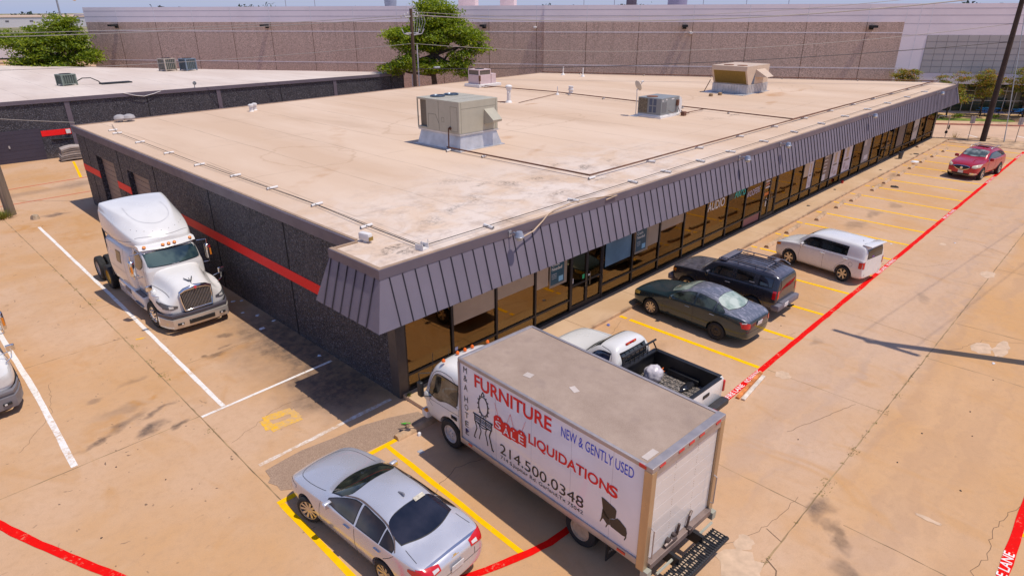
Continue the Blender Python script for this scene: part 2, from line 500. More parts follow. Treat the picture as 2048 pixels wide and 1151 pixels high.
ribbon(bm, [(-3.35, 1.85), (-2.55, 1.75)], .3, .005, jit=.02, step=.15); ribbon(bm, [(-3.42, 1.3), (-2.55, 1.25)], .34, .005, jit=.02, step=.15)
ribbon(bm, [(-3.36, 1.85), (-3.42, 1.3)], .25, .006, jit=.02, step=.1); ribbon(bm, [(-2.6, 1.76), (-2.62, 1.25)], .22, .006, jit=.02, step=.1)
ribbon(bm, [(-4.2, 9.7), (-3.9, 9.62)], .1, .005, jit=.02, step=.1); ribbon(bm, [(-4.15, 14.4), (-4.0, 14.3)], .1, .005, jit=.02, step=.1)
struct('worn_yellow_box', bm, M_worny)
bm = nb_()
ribbon(bm, [(-3.42, 27.3), (-3.6, 14), (-3.84, 3.36)], .13, .005, jit=.006, step=.5)
ribbon(bm, [(-4.5, 3.26), (-.22, 3.42)], .105, .006, jit=.005, step=.4)
ribbon(bm, [(-7.45, 14.0), (-7.48, 8.2), (-7.63, 3.38)], .16, .005, jit=.006, step=.5)
struct('white_parking_lines', bm, M_wht)
bm = nb_()
ribbon(bm, [(-4.35, .05), (-.22, .16)], .13, .005, jit=.012, step=.3)
struct('worn_white_line', bm, M_wornw)
bm = nb_()
ribbon(bm, [(-7.2, -2.9), (-6.4, -4.15), (-5.4, -5.15), (-4.3, -5.85), (-2.97, -6.36), (-2.35, -6.6), (-1.67, -6.82), (-1.17, -6.93), (-.68, -6.97), (1, -6.98)], .18, .0095, jit=.008, step=.25)
ribbon(bm, [(1, -6.98), (56, -6.95)], .19, .0095, jit=.008, step=.5)
ribbon(bm, [(-10.6, 5.6), (-9.85, 3.6), (-9.37, 2.28), (-9.0, 1.24), (-8.58, .17), (-8.02, -1.15), (-7.6, -2.1), (-7.2, -2.9)], .19, .0095, jit=.008, step=.25)
ribbon(bm, [(-1, -14.12), (24, -14.1)], .2, .0095, jit=.012, step=.4)
ribbon(bm, [(-12, 37.4), (2.3, 38.2)], .07, .0095); ribbon(bm, [(-12, 33.3), (1.4, 33.7)], .06, .0095)
struct('red_fire_lane_line', bm, M_red)
bm = nb_()
RZ0 = .0125
for x in (6.75, 20.35, 31.4, 42.2, 52.6):
    wd = 1.0 if x < 7 else 1.1
    text_into(bm, 'FIRE LANE', wd, .15, basis((x, -7.045, RZ0), (1, 0, 0), (0, 1, 0)), bold=.012)
    text_into(bm, 'NO PARKING', wd*.95, .15, basis((x+wd+.2, -7.045, RZ0), (1, 0, 0), (0, 1, 0)), bold=.012)
text_into(bm, 'FIRE LANE', 1.25, .19, basis((4.15, -14.2, RZ0), (1, 0, 0), (0, 1, 0)), bold=.012)
struct('fire_lane_lettering', bm, mat('lettering_paint', (.82, .74, .70), .7, var=.1))

# walk along the shop fronts
b = NB('walk_concrete'); v = b.pos()
c = b.mix(b.remap(b.noise(v, .5, 5), .35, .65), (.53, .335, .185), (.62, .42, .26))
c = b.mix(b.remap(b.noise(b.scalev(v, (.3, 1.5, 1)), 2.2, 5), .58, .75, 0, .5), c, (.40, .25, .15))
sp = b.n('ShaderNodeSeparateXYZ'); b.t.links.new(v, sp.inputs[0])
c = b.mix(b.math('MULTIPLY', b.remap(sp.outputs[1], -1.34, -1.22, 1, 0), b.remap(b.noise(v, 1.7, 5), .42, .6, 0, .75)), c, (.24, .155, .10))
c = b.mix(b.remap(b.noise(v, 35, 4, .7), .3, .7, 0, .2), c, (.38, .26, .17))
b.col(c); b.p(Roughness=.85); b.bump(b.noise(v, 40, 5), .2, .01); M_walk = b.m
bm = nb_()
for i in range(16):
    x0 = .08+3.6*i; x1 = min(x0+3.59, 57.7)
    box(bm, x0, x1, -1.36, -.02, -.1, .12, bev=.012)
struct('shop_front_pavement', bm, M_walk)
bm = nb_()
prism(bm, [(56.5, -1.4), (62, -3.3), (60, -9), (57.0, -8.6)], -.05, .03)
prism(bm, [(57.7, -.4), (60.2, -3.2), (60.4, -3.9), (57.4, -1.4)], -.05, .13)
struct('kerb_strip', bm, M_walk)
bm = nb_()
ribbon(bm, [(56.6, -1.6), (58.6, -4.2), (60.5, -7.6), (62, -11)], .5, .02, jit=.05, step=.5)
struct('drain_gutter', bm, mat('gutter', (.12, .10, .07), .9, var=.4, scale=1))
# road beyond, planting bed, lawn at the far office
M_road = mat('road_concrete', (.56, .37, .25), .9, var=.12, scale=.4, bump=.1)
d_ = Vector((cos(R(124)), sin(R(124)), 0)); n_ = Vector((-d_.y, d_.x, 0))   # along the far wall; away from it is +n_
W0 = Vector((76.5, 0, 0))
n_ = -n_ if n_.x > 0 else n_
def wp(t, o, z=0.0):
    p = W0 + d_*t + n_*o
    return Vector((p.x, p.y, z))
bm = nb_()
prism(bm, [tuple(wp(t, o)[:2]) for t, o in ((-30, 7.7), (112, 7.7), (112, 17), (-30, 17))], -.02, .004)
struct('road', bm, M_road)
bm = nb_()
prism(bm, [tuple(wp(t, o)[:2]) for t, o in ((-30, 7.45), (60, 7.45), (60, 7.7), (-30, 7.7))], -.02, .13)
struct('red_kerb', bm, mat('red_kerb_paint', (.52, .22, .15), .8, var=.3, scale=2))
bm = nb_()
prism(bm, [tuple(wp(t, o)[:2]) for t, o in ((-30, 5.7), (60, 5.7), (60, 7.45), (-30, 7.45))], -.02, .12)
struct('far_pavement', bm, M_walk)
bm = nb_()
prism(bm, [tuple(wp(t, o)[:2]) for t, o in ((-30, .1), (60, .1), (60, 4.0), (-30, 4.0))], -.02, .14)
struct('planting_bed', bm, mat('mulch', (.46, .30, .15), .95, var=.35, scale=1.5, bump=.5, bscale=14))
bm = nb_()
prism(bm, [tuple(wp(t, o)[:2]) for t, o in ((-30, 4.0), (-3.6, 4.0), (-3.2, 5.7), (-30, 5.7))], -.02, .145)
prism(bm, [tuple(wp(t, o)[:2]) for t, o in ((-1.2, 4.0), (60, 4.0), (60, 5.7), (-.8, 5.7))], -.02, .145)
struct('lawn', bm, mat('lawn_green', (.14, .19, .02), .95, var=.45, scale=3, bump=.6, bscale=20), kind='stuff')
bm = nb_()
for k in range(-2, 3): ribbon(bm, [tuple(wp(4*k-2, 16.6)[:2]), tuple(wp(4*k-1.4, 13.3)[:2])], .16, .008)
struct('road_bay_lines', bm, M_wht)
# ---------------------------------------------------------------- the shop building
ZR = 4.58
b = NB('black_aggregate'); v = b.pos()
vo = b.n('ShaderNodeTexVoronoi', feature='F1'); b.set(vo.inputs['Vector'], v); vo.inputs['Scale'].default_value = 22
sp = b.n('ShaderNodeSeparateColor'); b.t.links.new(vo.outputs['Color'], sp.inputs[0])
c = b.mix(b.remap(sp.outputs[0], .25, 1), (.013, .013, .019), (.058, .055, .070))
c = b.mix(b.remap(sp.outputs[1], .80, .98), c, (.15, .147, .168))
c = b.mix(b.remap(b.noise(v, .7, 4), .4, .7, 0, .35), c, (.065, .06, .07))
szw = b.n('ShaderNodeSeparateXYZ'); b.t.links.new(v, szw.inputs[0])
c = b.mix(b.math('MULTIPLY', b.remap(szw.outputs[2], .75, .0, 0, .5), b.remap(b.noise(v, 1.6, 5), .3, .65)), c, (.16, .125, .105))
c = b.mix(b.math('MULTIPLY', b.remap(b.noise(b.scalev(v, (1, 1, .07)), 2.6, 4), .56, .72, 0, .4), b.remap(szw.outputs[2], 1.2, 4.2)), c, (.10, .092, .10))
b.col(c); b.p(Roughness=b.remap(sp.outputs[2], 0, 1, .35, .8))
b.bump(vo.outputs['Distance'], .9, .03)
M_agg = b.m
b = NB('red_stripe_on_aggregate'); v = b.pos()
b.col(b.mix(b.remap(b.voro(v, 27), .1, .5), (1.0, .006, .006), (.88, .003, .004))); b.p(Roughness=.5)
b.bump(b.voro(v, 27), .45, .02); M_stripe = b.m
M_mansard = mat('mansard_metal', (.168, .142, .176), .5, metal=.05, var=.08, scale=.9)
M_seam = mat('mansard_seam', (.035, .03, .04), .55, var=.1)
M_cap = mat('coping_metal', (.14, .115, .14), .5, metal=.1, var=.1, scale=.8)
M_copb = mat('coping_lip', (.36, .24, .155), .6, var=.15)
M_frame = mat('storefront_frame', (.028, .024, .027), .45, metal=.3, var=.1)
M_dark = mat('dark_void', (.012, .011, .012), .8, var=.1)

def m_roof(name, c1, c2, dirty):
    b = NB(name); v = b.pos()
    sep = b.n('ShaderNodeSeparateXYZ'); b.t.links.new(v, sep.inputs[0])
    nzv = b.n('ShaderNodeTexNoise'); b.set(nzv.inputs['Vector'], v); nzv.inputs['Scale'].default_value = .9; nzv.inputs['Detail'].default_value = 5
    wob = b.n('ShaderNodeVectorMath', operation='MULTIPLY_ADD'); b.t.links.new(nzv.outputs['Color'], wob.inputs[0]); wob.inputs[1].default_value = (1.6, 1.6, 0); b.t.links.new(v, wob.inputs[2])
    wv = b.n('ShaderNodeVectorMath', operation='SUBTRACT'); b.t.links.new(wob.outputs[0], wv.inputs[0]); wv.inputs[1].default_value = (.8, .8, 0); wv = wv.outputs[0]
    c = b.mix(b.remap(b.noise(b.scalev(v, (.5, .12, 1)), .5, 5), .36, .64), c1, c2)
    c = b.mix(b.remap(b.noise(b.scalev(v, (1, .25, 1)), .5, 6, .6), .55, .75, 0, .5), c, mul(c1, .8))
    # membrane laps
    yy = b.math('ADD', sep.outputs[0], b.math('MULTIPLY', b.noise(v, .35, 2), .25))
    lap = b.math('ABSOLUTE', b.math('SUBTRACT', b.math('FRACT', b.math('DIVIDE', yy, 2.9)), .5))
    c = b.mix(b.math('MULTIPLY', b.remap(lap, .004, .013, 1, 0), b.remap(b.noise(v, .6, 3), .35, .6, .25, .75)), c, mul(c1, .55))
    lap2 = b.math('ABSOLUTE', b.math('SUBTRACT', b.math('FRACT', b.math('DIVIDE', b.math('ADD', sep.outputs[1], b.math('MULTIPLY', nzv.outputs['Fac'], .3)), 7.3)), .5))
    c = b.mix(b.math('MULTIPLY', b.remap(lap2, .002, .006, 1, 0), b.remap(b.noise(v, .4, 3), .4, .6, 0, .5)), c, mul(c1, .6))
    if dirty:
        front = b.math('MULTIPLY', b.remap(sep.outputs[1], 1, 8.5, 1, 0, True), b.remap(sep.outputs[0], 12, 22, 1, 0, True))
        pale = b.math('MULTIPLY', front, b.remap(b.noise(wv, .55, 6, .65, .5), .36, .58, 0, .68))
        c = b.mix(pale, c, (.735, .645, .585))
        ring = b.remap(b.math('ABSOLUTE', b.math('SUBTRACT', b.noise(v, .5, 3, .5, .8), .52)), .0, .018, .2, 0)
        c = b.mix(b.math('MULTIPLY', ring, front), c, (.40, .29, .22))
        c = b.mix(b.math('MULTIPLY', b.remap(b.noise(v, 1.2, 7, .75), .50, .68, 0, .65), front), c, (.36, .27, .22))
        mould = b.spots(wv, [(9.1, 2.8, .5, .26, 0, 1), (9.15, 2.8, .35, .2, 0, 1), (4.1, 1.9, .8, .35, 15, .7), (11.2, 3.6, .7, .3, 0, .6), (6.9, 3.6, .6, .35, 10, .7), (13.6, 2.6, .8, .25, 20, .55), (11.6, 2.6, .9, .3, 20, .85), (10.7, 1.0, .6, .3, 10, .8), (7.6, 2.9, .7, .5, 0, .7), (.2, .1, .75, .3, 10, .95), (2.6, 1.4, .9, .5, 30, .6), (5.2, 2.2, 1.2, .6, 20, .5),
            (8, .7, .8, .4, 0, .7), (12.6, 1.8, .8, .25, 30, .6), (6.4, 4.8, 1, .6, 10, .45), (.4, -.3, .5, .15, 20, .9), (29, 4.6, 1.0, .3, 0, .75), (33, 4.9, .8, .2, 0, .5), (27, 5, 1, .3, 0, .4)])
        speck = b.remap(b.noise(v, 9, 6, .8), .44, .62)
        c = b.mix(b.math('MULTIPLY', mould, speck), c, (.06, .05, .045))
        rust = b.spots(wv, [(41, 7.4, 2.4, .9, 0, .8), (45, 7.2, 2.2, .4, 0, .6), (14.4, 9.6, 1.2, .6, 0, .4), (13, 6.4, 2, .4, 25, .5), (24.4, 17.3, 1, .5, 0, .6), (3, 9, 3, .6, 40, .35), (9, 17, 5, .5, 60, .3), (20, 21, 3.5, .35, 60, .4), (36, 5.5, 2, .35, 10, .5)])
        c = b.mix(b.math('MULTIPLY', rust, b.remap(b.noise(v, 1.4, 5), .35, .65)), c, (.42, .20, .07))
        pond = b.remap(b.math('ABSOLUTE', b.math('SUBTRACT', b.spots(wv, [(46, 8, 4.5, 1.6, 10, 1), (20, 12, 5, 2, 0, 1), (33, 12, 5, 2.5, 0, 1), (14, 16, 6, 3, 30, 1), (5, 13, 3, 4, 0, 1)]), .5)), 0, .07, .42, 0)
        c = b.mix(pond, c, (.43, .28, .17))
    c = b.mix(b.remap(b.noise(v, 26, 4, .7), .3, .7, 0, .12), c, mul(c1, .6))
    b.col(c); b.p(Roughness=.8); b.bsdf.inputs['Specular IOR Level'].default_value = .25
    b.bump(b.noise(v, 3, 5), .25, .03)
    return b.m
M_roof = m_roof('roof_membrane', (.60, .425, .295), (.685, .515, .385), True)

bld = thing('shop_building', 'long single storey shop building, flat tan roof and charcoal seamed metal mansard', 'building')
P_RF = [(-.93, -.93), (58.0, -.93), (58.62, .8), (42.2, 32.7), (-.06, 30.25), (-.06, 1.42), (-.93, 1.42)]
bm = nb_(); prism(bm, P_RF, 4.36, ZR); obj('roof', bm, M_roof, bld)
# roof edge: cap band and a low lip
bm = nb_()
def band(bm, pts, z0, z1, th):
    """vertical band on the outer side of an open polyline (material outside = right of travel)"""
    n = len(pts); off = []
    for i, p in enumerate(pts):
        p = Vector(p); ds = []
        if i > 0: ds.append((p-Vector(pts[i-1])).normalized())
        if i < n-1: ds.append((Vector(pts[i+1])-p).normalized())
        ns = [Vector((d.y, -d.x)) for d in ds]
        m = sum(ns, Vector((0, 0))); m = m.normalized()
        k = th/max(.3, m.dot(ns[0])); off.append(p+m*k)
    for i in range(n-1):
        a, b_, c_, d = Vector(pts[i]), Vector(pts[i+1]), off[i+1], off[i]
        lo = [bm.verts.new((q.x, q.y, z0)) for q in (a, b_, c_, d)]; hi = [bm.verts.new((q.x, q.y, z1)) for q in (a, b_, c_, d)]
        fs = [bm.faces.new(list(reversed(lo))), bm.faces.new(hi)]
        for j in range(4):
            if (j == 1 and i < n-2) or (j == 3 and i > 0): continue
            fs.append(bm.faces.new((lo[j], lo[(j+1) % 4], hi[(j+1) % 4], hi[j])))
        bmesh.ops.recalc_face_normals(bm, faces=fs)
band(bm, [(-.93, 1.42), (-.93, -.93), (58.0, -.93), (58.62, .8)], 4.35, 4.61, .035)
obj('mansard_cap', bm, M_cap, bld)
bm = nb_()
band(bm, [(-.06, 30.25), (-.06, 1.42)], 4.40, 4.60, .07)
band(bm, [(-.06, 30.25), (-.06, 1.42)], 4.22, 4.395, .035)
band(bm, [(58.62, .8), (42.2, 32.7), (-.06, 30.25)], 4.3, 4.60, .05)
obj('wall_coping', bm, M_cap, bld)
bm = nb_()
def lip(a, b_, w=.1):
    d = (Vector(b_)-Vector(a)).normalized(); nn = Vector((-d.y, d.x))
    q = [Vector(a), Vector(b_), Vector(b_)+nn*w, Vector(a)+nn*w]
    prism(bm, [tuple(x) for x in q], ZR+.002, ZR+.038)
lip((-.93, -.93), (58.0, -.93), .12); lip((-.93, 1.42), (-.93, -.80), .12); lip((-.06, 30.2), (-.06, 1.5), .1); lip((42.1, 32.55), (0, 30.1), .1); lip((-.80, 1.30), (-.93+.85, 1.30), .1)
obj('roof_edge_lip', bm, M_copb, bld)
# mansard skirts with standing seams
def skirt(name, tops, bots, nseam, first=None):
    bm = nb_()
    (a, b_), (c_, d) = tops, bots
    a, b_, c_, d = map(Vector, (a, b_, c_, d))
    N = max(2, int((b_-a).length/.41)*2)
    rows = []
    for i in range(N+1):
        t = i/N
        j = Vector((random.uniform(-1, 1), random.uniform(-1, 1), random.uniform(-1, 1)))*.004
        rows.append([bm.verts.new(a.lerp(b_, t)), bm.verts.new(a.lerp(b_, t).lerp(c_.lerp(d, t), .5)+j), bm.verts.new(c_.lerp(d, t)+j*1.5)])
    for p, q in zip(rows, rows[1:]):
        for k in range(2): bm.faces.new((p[k], p[k+1], q[k+1], q[k]))
    bmesh.ops.recalc_face_normals(bm, faces=bm.faces)
    n0 = (b_-a).cross(c_-a).normalized()
    ctr = Vector((25, 15, 3))
    if n0.dot(a-ctr) < 0: n0 = -n0
    r = bmesh.ops.extrude_face_region(bm, geom=list(bm.faces))
    bmesh.ops.translate(bm, vec=-n0*.02, verts=[x for x in r['geom'] if isinstance(x, bmesh.types.BMVert)])
    bmesh.ops.recalc_face_normals(bm, faces=bm.faces)
    s = obj(name, bm, M_mansard, bld)
    bm = nb_()
    L = (b_-a).length; x = .41*.8 if first is None else first
    while x < L-.05:
        t = x/L; p = a.lerp(b_, t); q = c_.lerp(d, min(1, max(0, t)))
        # seam falls straight down the slope
        axis = (b_-a).normalized(); q = c_ + axis*((p-c_).dot(axis))
        if (q-c_).dot(axis) > 0 and (q-d).dot(axis) < 0:
            u = axis*.010
            vs = [p-u, p+u, q+u, q-u]
            f1 = [bm.verts.new(w+n0*.003) for w in vs]; f2 = [bm.verts.new(w+n0*.03) for w in vs]
            fs = [bm.faces.new(f2)]
            for j in range(4): fs.append(bm.faces.new((f1[j], f1[(j+1) % 4], f2[(j+1) % 4], f2[j])))
            bmesh.ops.recalc_face_normals(bm, faces=fs)
        x += .41
    obj('standing_seam', bm, M_seam, s)
zt, zb = 4.35, 3.08
skirt('mansard_skirt', (Vector((-.94, -.95, zt)), Vector((58.0, -.95, zt))), (Vector((-1.33, -1.30, zb)), Vector((58.4, -1.30, zb))), 0, .28)
skirt('mansard_skirt', (Vector((-.95, -.94, zt)), Vector((-.95, 1.42, zt))), (Vector((-1.33, -1.29, zb)), Vector((-1.33, 1.75, zb))), 0, .2)
skirt('mansard_skirt', (Vector((58.02, -.94, zt)), Vector((58.6, .8, zt))), (Vector((58.4, -1.29, zb)), Vector((59.0, .9, zb))), 0, .2)
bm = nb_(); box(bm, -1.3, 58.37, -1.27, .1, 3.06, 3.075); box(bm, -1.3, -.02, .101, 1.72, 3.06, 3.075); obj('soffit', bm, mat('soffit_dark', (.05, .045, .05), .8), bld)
bm = nb_(); quad(bm, [(-.96, 1.415, 4.35), (-.05, 1.415, 4.35), (-.05, 1.7, 3.08), (-1.3, 1.72, 3.08)]); obj('mansard_return', bm, M_mansard, bld)

# walls
bm = nb_()
def wseg(y0, y1, z0, z1): box(bm, 0, .28, y0, y1, z0, z1)
wseg(.34, 18.98, 0, 4.36); wseg(18.98, 22.0, 3.35, 4.36); wseg(22.0, 24.08, 0, 4.36); wseg(24.08, 27.1, 3.35, 4.36); wseg(27.1, 30.2, 0, 4.36)
prism(bm, [(0, 30.2), (.28, 29.93), (42.0, 32.35), (42.1, 32.6)], 0, 4.36)
prism(bm, [(42.0, 32.3), (57.5, 1.9), (57.8, 1.9), (42.25, 32.55)], 0, 4.36)
wallo = obj('wall', bm, M_agg, bld)
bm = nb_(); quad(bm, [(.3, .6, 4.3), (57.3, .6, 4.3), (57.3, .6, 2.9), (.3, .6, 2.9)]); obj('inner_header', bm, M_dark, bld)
bm = nb_()
for y in (5.93, 11.97, 18.0, 23.05, 28.6): box(bm, -.006, .01, y-.04, y+.04, 0, 4.2)
obj('joint_stripe', bm, mat('joint_black', (.006, .006, .007), .9, var=0), wallo)
bm = nb_()
for y0, y1 in ((.36, 18.97), (22.01, 24.07), (27.11, 30.19)): box(bm, -.014, .02, y0, y1, 2.08, 2.46)
obj('red_stripe', bm, M_stripe, bld)
for y0, y1 in ((18.98, 22.0), (24.08, 27.1)):
    bm = nb_()
    for k in range(24): box(bm, .24+.012*(k % 2), .3, y0, y1, .0+.14*k, .135+.14*k)
    obj('garage_door', bm, mat('garage_door_paint', (.27, .20, .16), .55, var=.12, stretch=(1, .3, 3)), bld)
# corner post of the shop front
bm = nb_(); box(bm, -.02, .3, -.06, .335, 0, 3.06, bev=.01); obj('corner_post', bm, mat('post_metal', (.09, .078, .075), .5, metal=.3), bld)
bm = nb_(); box(bm, 57.3, 57.75, -.05, 1.9, 0, 3.06, bev=.01); obj('corner_post', bm, M_frame, bld)

# shop windows
b = NB('bronze_glass')
gl = b.n('ShaderNodeBsdfGlossy'); gl.inputs['Roughness'].default_value = .012; gl.inputs['Color'].default_value = (.31, .235, .13, 1)
tr = b.n('ShaderNodeBsdfTransparent'); tr.inputs['Color'].default_value = (.92, .80, .66, 1)
oi = b.n('ShaderNodeObjectInfo')
mx = b.n('ShaderNodeMixShader'); b.t.links.new(b.remap(oi.outputs['Random'], 0, 1, .26, .56), mx.inputs[0])
b.t.links.new(tr.outputs[0], mx.inputs[1]); b.t.links.new(gl.outputs[0], mx.inputs[2]); b.t.links.new(mx.outputs[0], b.out.inputs[0])
nrm = b.n('ShaderNodeBump'); nrm.inputs['Strength'].default_value = .05; nrm.inputs['Distance'].default_value = .05
b.t.links.new(b.noise(b.pos(), .7, 2), nrm.inputs['Height']); b.t.links.new(nrm.outputs[0], gl.inputs['Normal'])
M_glass = b.m
XS = [.31, 2.11, 4.02, 5.91, 7.83, 9.74, 11.78, 13.74, 15.73, 17.71, 19.79, 21.71, 23.7, 25.38, 27.46, 28.89, 30.43, 31.93, 33.31, 35.27, 37.14, 39.0, 41.05, 42.96, 45.59, 46.74, 48.76, 50.76, 52.61, 54.55, 57.28]
DOORS = {4, 12, 23}
ZT = 2.98
panes = {}
for i, (a, c_) in enumerate(zip(XS, XS[1:])):
    door = i in DOORS
    bm = nb_()
    f = .04
    box(bm, a-f, a+f, -.05, .06, .12, ZT)
    if i == len(XS)-2: box(bm, c_-f, c_+f, -.05, .06, .12, ZT)
    box(bm, a+f, c_-f, -.055, .055, ZT-.08, ZT+.001)
    if door:
        mid = (a+c_)/2
        box(bm, a+f, a+f+.07, -.035, .045, .13, ZT-.08); box(bm, c_-f-.07, c_-f, -.035, .045, .13, ZT-.08); box(bm, mid-.07, mid+.07, -.035, .045, .13, ZT-.08)
        for u0, u1 in ((a+f+.07, mid-.07), (mid+.07, c_-f-.07)):
            box(bm, u0, u1, -.035, .045, .13, .34); box(bm, u0, u1, -.035, .045, 1.12, 1.19)
        fr = obj('shop_door', bm, M_frame, bld)
        for s in (-1, 1):
            bm = nb_(); tube(bm, [(mid+s*.12, -.04, .95), (mid+s*.12, -.1, .97), (mid+s*.12, -.1, 1.5), (mid+s*.12, -.04, 1.52)], .014, 6); obj('handle', bm, mat('pull_metal', (.25, .24, .23), .3, metal=1), fr)
    else:
        box(bm, a+f, c_-f, -.055, .055, .12, .20); box(bm, a+f, c_-f, -.045, .05, .62, .69)
        fr = obj('shop_window', bm, M_frame, bld)
    bm = nb_(); box(bm, a+f, c_-f, .0, .01, .19 if not door else .33, ZT-.08)
    panes[i] = obj('glass', bm, M_glass, fr)
bm = nb_(); box(bm, 0.32, 57.28, -.015, .3, .0, .118); obj('plinth', bm, mat('plinth_metal', (.16, .14, .14), .5, metal=.3), bld)
# dim rooms behind the glass
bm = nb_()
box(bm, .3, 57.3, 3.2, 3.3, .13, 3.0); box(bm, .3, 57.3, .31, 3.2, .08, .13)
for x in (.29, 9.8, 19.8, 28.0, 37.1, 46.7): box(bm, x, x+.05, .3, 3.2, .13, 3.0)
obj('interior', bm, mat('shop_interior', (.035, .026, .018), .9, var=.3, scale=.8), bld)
M_shade = mat('window_shade', (.85, .68, .50), .9, var=.06)
bm = nb_()
for a, c_, z in ((2.2, 3.95, 1.55), (4.1, 5.85, 1.75), (6.0, 7.75, 1.55), (11.9, 13.6, 1.4), (13.8, 15.6, 1.75)):
    box(bm, a, c_, .16, .18, z, 2.95)
obj('roller_shade', bm, M_shade, bld)
bm = nb_(); box(bm, 9.85, 11.65, .1, .12, 1.15, 2.95); obj('blue_poster', bm, mat('poster_blue', (.10, .24, .36), .6, var=.2, scale=1.5), bld)  # blue board inside stands for a pale reflection in the glass
# counters and odd shapes inside
bm = nb_()
for a, c_, y0, y1, h in ((2.5, 5.5, 1.2, 1.9, 1.05), (10, 11.5, .5, 1.2, .95), (16, 19, 1.5, 2.1, 1.0), (21, 23, 1.0, 1.8, 1.2), (31, 33, 1, 1.8, .9)): box(bm, a, c_, y0, y1, .13, h, bev=.02)
obj('shop_counter', bm, mat('counter', (.06, .04, .03), .5), bld)

# lettering and posters on the glass, each as part of its pane
def on_glass(i, x, z, w, h, c, name='poster', rough=.5, y=-.004):
    bm = nb_(); box(bm, x, x+w, y-.003, y, z, z+h)
    return obj(name, bm, c if isinstance(c, bpy.types.Material) else mat('poster_%d_%d' % (int(x*10), int(z*100)), c, rough, var=.06), panes[i])
def glass_text(i, s, x, z, w, h, c, y=-.009, tilt=0.0, bold=.01):
    bm = nb_()
    text_into(bm, s, w, h, basis((x, y, z), (1, 0, tilt), (-tilt, 0, 1)), bold=bold)
    return obj('lettering', bm, mat('vinyl_%.2f_%.2f_%.2f' % c, c, .5, var=0), panes[i])
WHT = (.80, .77, .74); TEAL = (.0, .42, .36)
for i, x, zz in ((3, 6.72, 1.62), (6, 12.0, 1.50)):
    on_glass(i, x-.05, zz-.17, .95, 1.35, (.30, .24, .18)); on_glass(i, x, zz-.08, .74, 1.12, (.012, .075, .115), y=-.008)
    for k, s in enumerate(('No', 'Credit', 'Needed')): glass_text(i, s, x+.06, zz+.80-.17*k, [.2, .42, .55][k], .12, (.78, .74, .66), y=-.013)
    for k in range(3): glass_text(i, ('Lease', 'Purchase', 'Options')[k], x+.06, zz+.30-.08*k, .26, .05, (.6, .62, .6), y=-.013)
    on_glass(i, x+.44, zz-.02, .24, .2, (.25, .52, .68), y=-.012)
on_glass(4, 8.55, 1.28, .13, .17, (.05, .5, .2)); on_glass(4, 8.9, 1.3, .15, .07, (.8, .78, .75)); on_glass(4, 7.98, 1.25, .04, .2, (.8, .78, .75))
glass_text(9, 'AUDIO', 17.82, 1.86, 1.62, .42, WHT); glass_text(9, 'CAR', 18.0, 2.4, .9, .22, TEAL)
glass_text(10, 'ARMS', 20.45, 1.98, 1.15, .5, TEAL, bold=.02); on_glass(10, 19.9, 2.0, .5, .5, (.02, .03, .03))
glass_text(11, 'KITS', 22.0, 2.34, 1.3, .36, (.72, .62, .42)); glass_text(11, 'WOOFERS', 21.8, 1.72, 1.5, .32, (.55, .5, .62), tilt=.05); on_glass(11, 21.8, .22, 1.8, .38, (.28, .10, .10))
for k in range(6): on_glass(12, 23.95, 2.62-.16*k, .55, .09, [(.55, .5, .55), (.5, .2, .15), (.6, .58, .6)][k % 3])
on_glass(12, 23.95, 1.42, .6, .16, (.75, .2, .03)); on_glass(12, 24.2, .8, .12, .45, (.7, .66, .6))
glass_text(15, 'PIRAITE', 28.95, 2.42, 1.35, .22, (.85, .72, .02), bold=.02); on_glass(15, 28.98, 1.5, .75, .8, (.5, .40, .30))
def chair_poster(i, x, z, w, h, bgc, fgc):
    on_glass(i, x, z, w, h, bgc)
    on_glass(i, x+w*.18, z+h*.16, w*.2, h*.22, fgc, y=-.008); on_glass(i, x+w*.48, z+h*.08, w*.35, h*.14, fgc, y=-.008)
    on_glass(i, x+w*.3, z+h*.55, w*.3, h*.35, (.55, .42, .28), y=-.008); on_glass(i, x+w*.2, z+h*.44, w*.55, h*.06, (.2, .16, .13), y=-.008)
chair_poster(15, 29.75, .72, .62, 1.62, (.62, .58, .62), (.45, .40, .42)); chair_poster(18, 33.45, .70, 1.2, 1.7, (.60, .56, .60), (.4, .35, .36))
on_glass(17, 32.0, .75, 1.2, 1.75, (.20, .15, .13))
for k in range(5): on_glass(17, 32.12, 2.2-.22*k, .55, .06, (.62, .56, .52), y=-.008)
on_glass(17, 32.1, .75, .5, .4, (.6, .58, .58), y=-.008)
chair_poster(19, 35.4, .62, 1.5, 1.85, (.62, .58, .62), (.42, .36, .40))
on_glass(21, 39.1, .72, 1.5, 1.8, (.30, .28, .29)); on_glass(21, 39.6, .9, .7, .3, (.66, .64, .66), y=-.008); on_glass(21, 39.2, 1.9, .5, .4, (.5, .46, .44), y=-.008)
on_glass(25, 46.85, .72, 1.75, 1.6, (.14, .10, .09)); on_glass(27, 50.9, .70, 1.5, 1.85, (.52, .47, .42)); glass_text(27, 'Furniture', 51.0, 1.3, 1.3, .5, (.2, .14, .1), tilt=.12)
OVERLAY_TAN = mat('window_film_tan', (.42, .31, .215), .6, var=.10, scale=1.2)
for i, x0, x1, z in ((1, 2.2, 3.95, 1.62), (2, 4.1, 5.85, 1.85), (3, 5.99, 6.6, 1.6), (6, 12.85, 13.66, 1.45), (7, 13.82, 15.66, 1.9)): on_glass(i, x0, z, x1-x0, 2.88-z, OVERLAY_TAN, name='window_film', y=-.002)  # opaque tan panels across the upper panes
on_glass(5, 9.95, 1.35, 1.7, 1.5, mat('window_film_blue', (.11, .21, .29), .35, var=.25, scale=1.1), name='window_film')  # opaque panel paints a pale blue reflection onto this pane
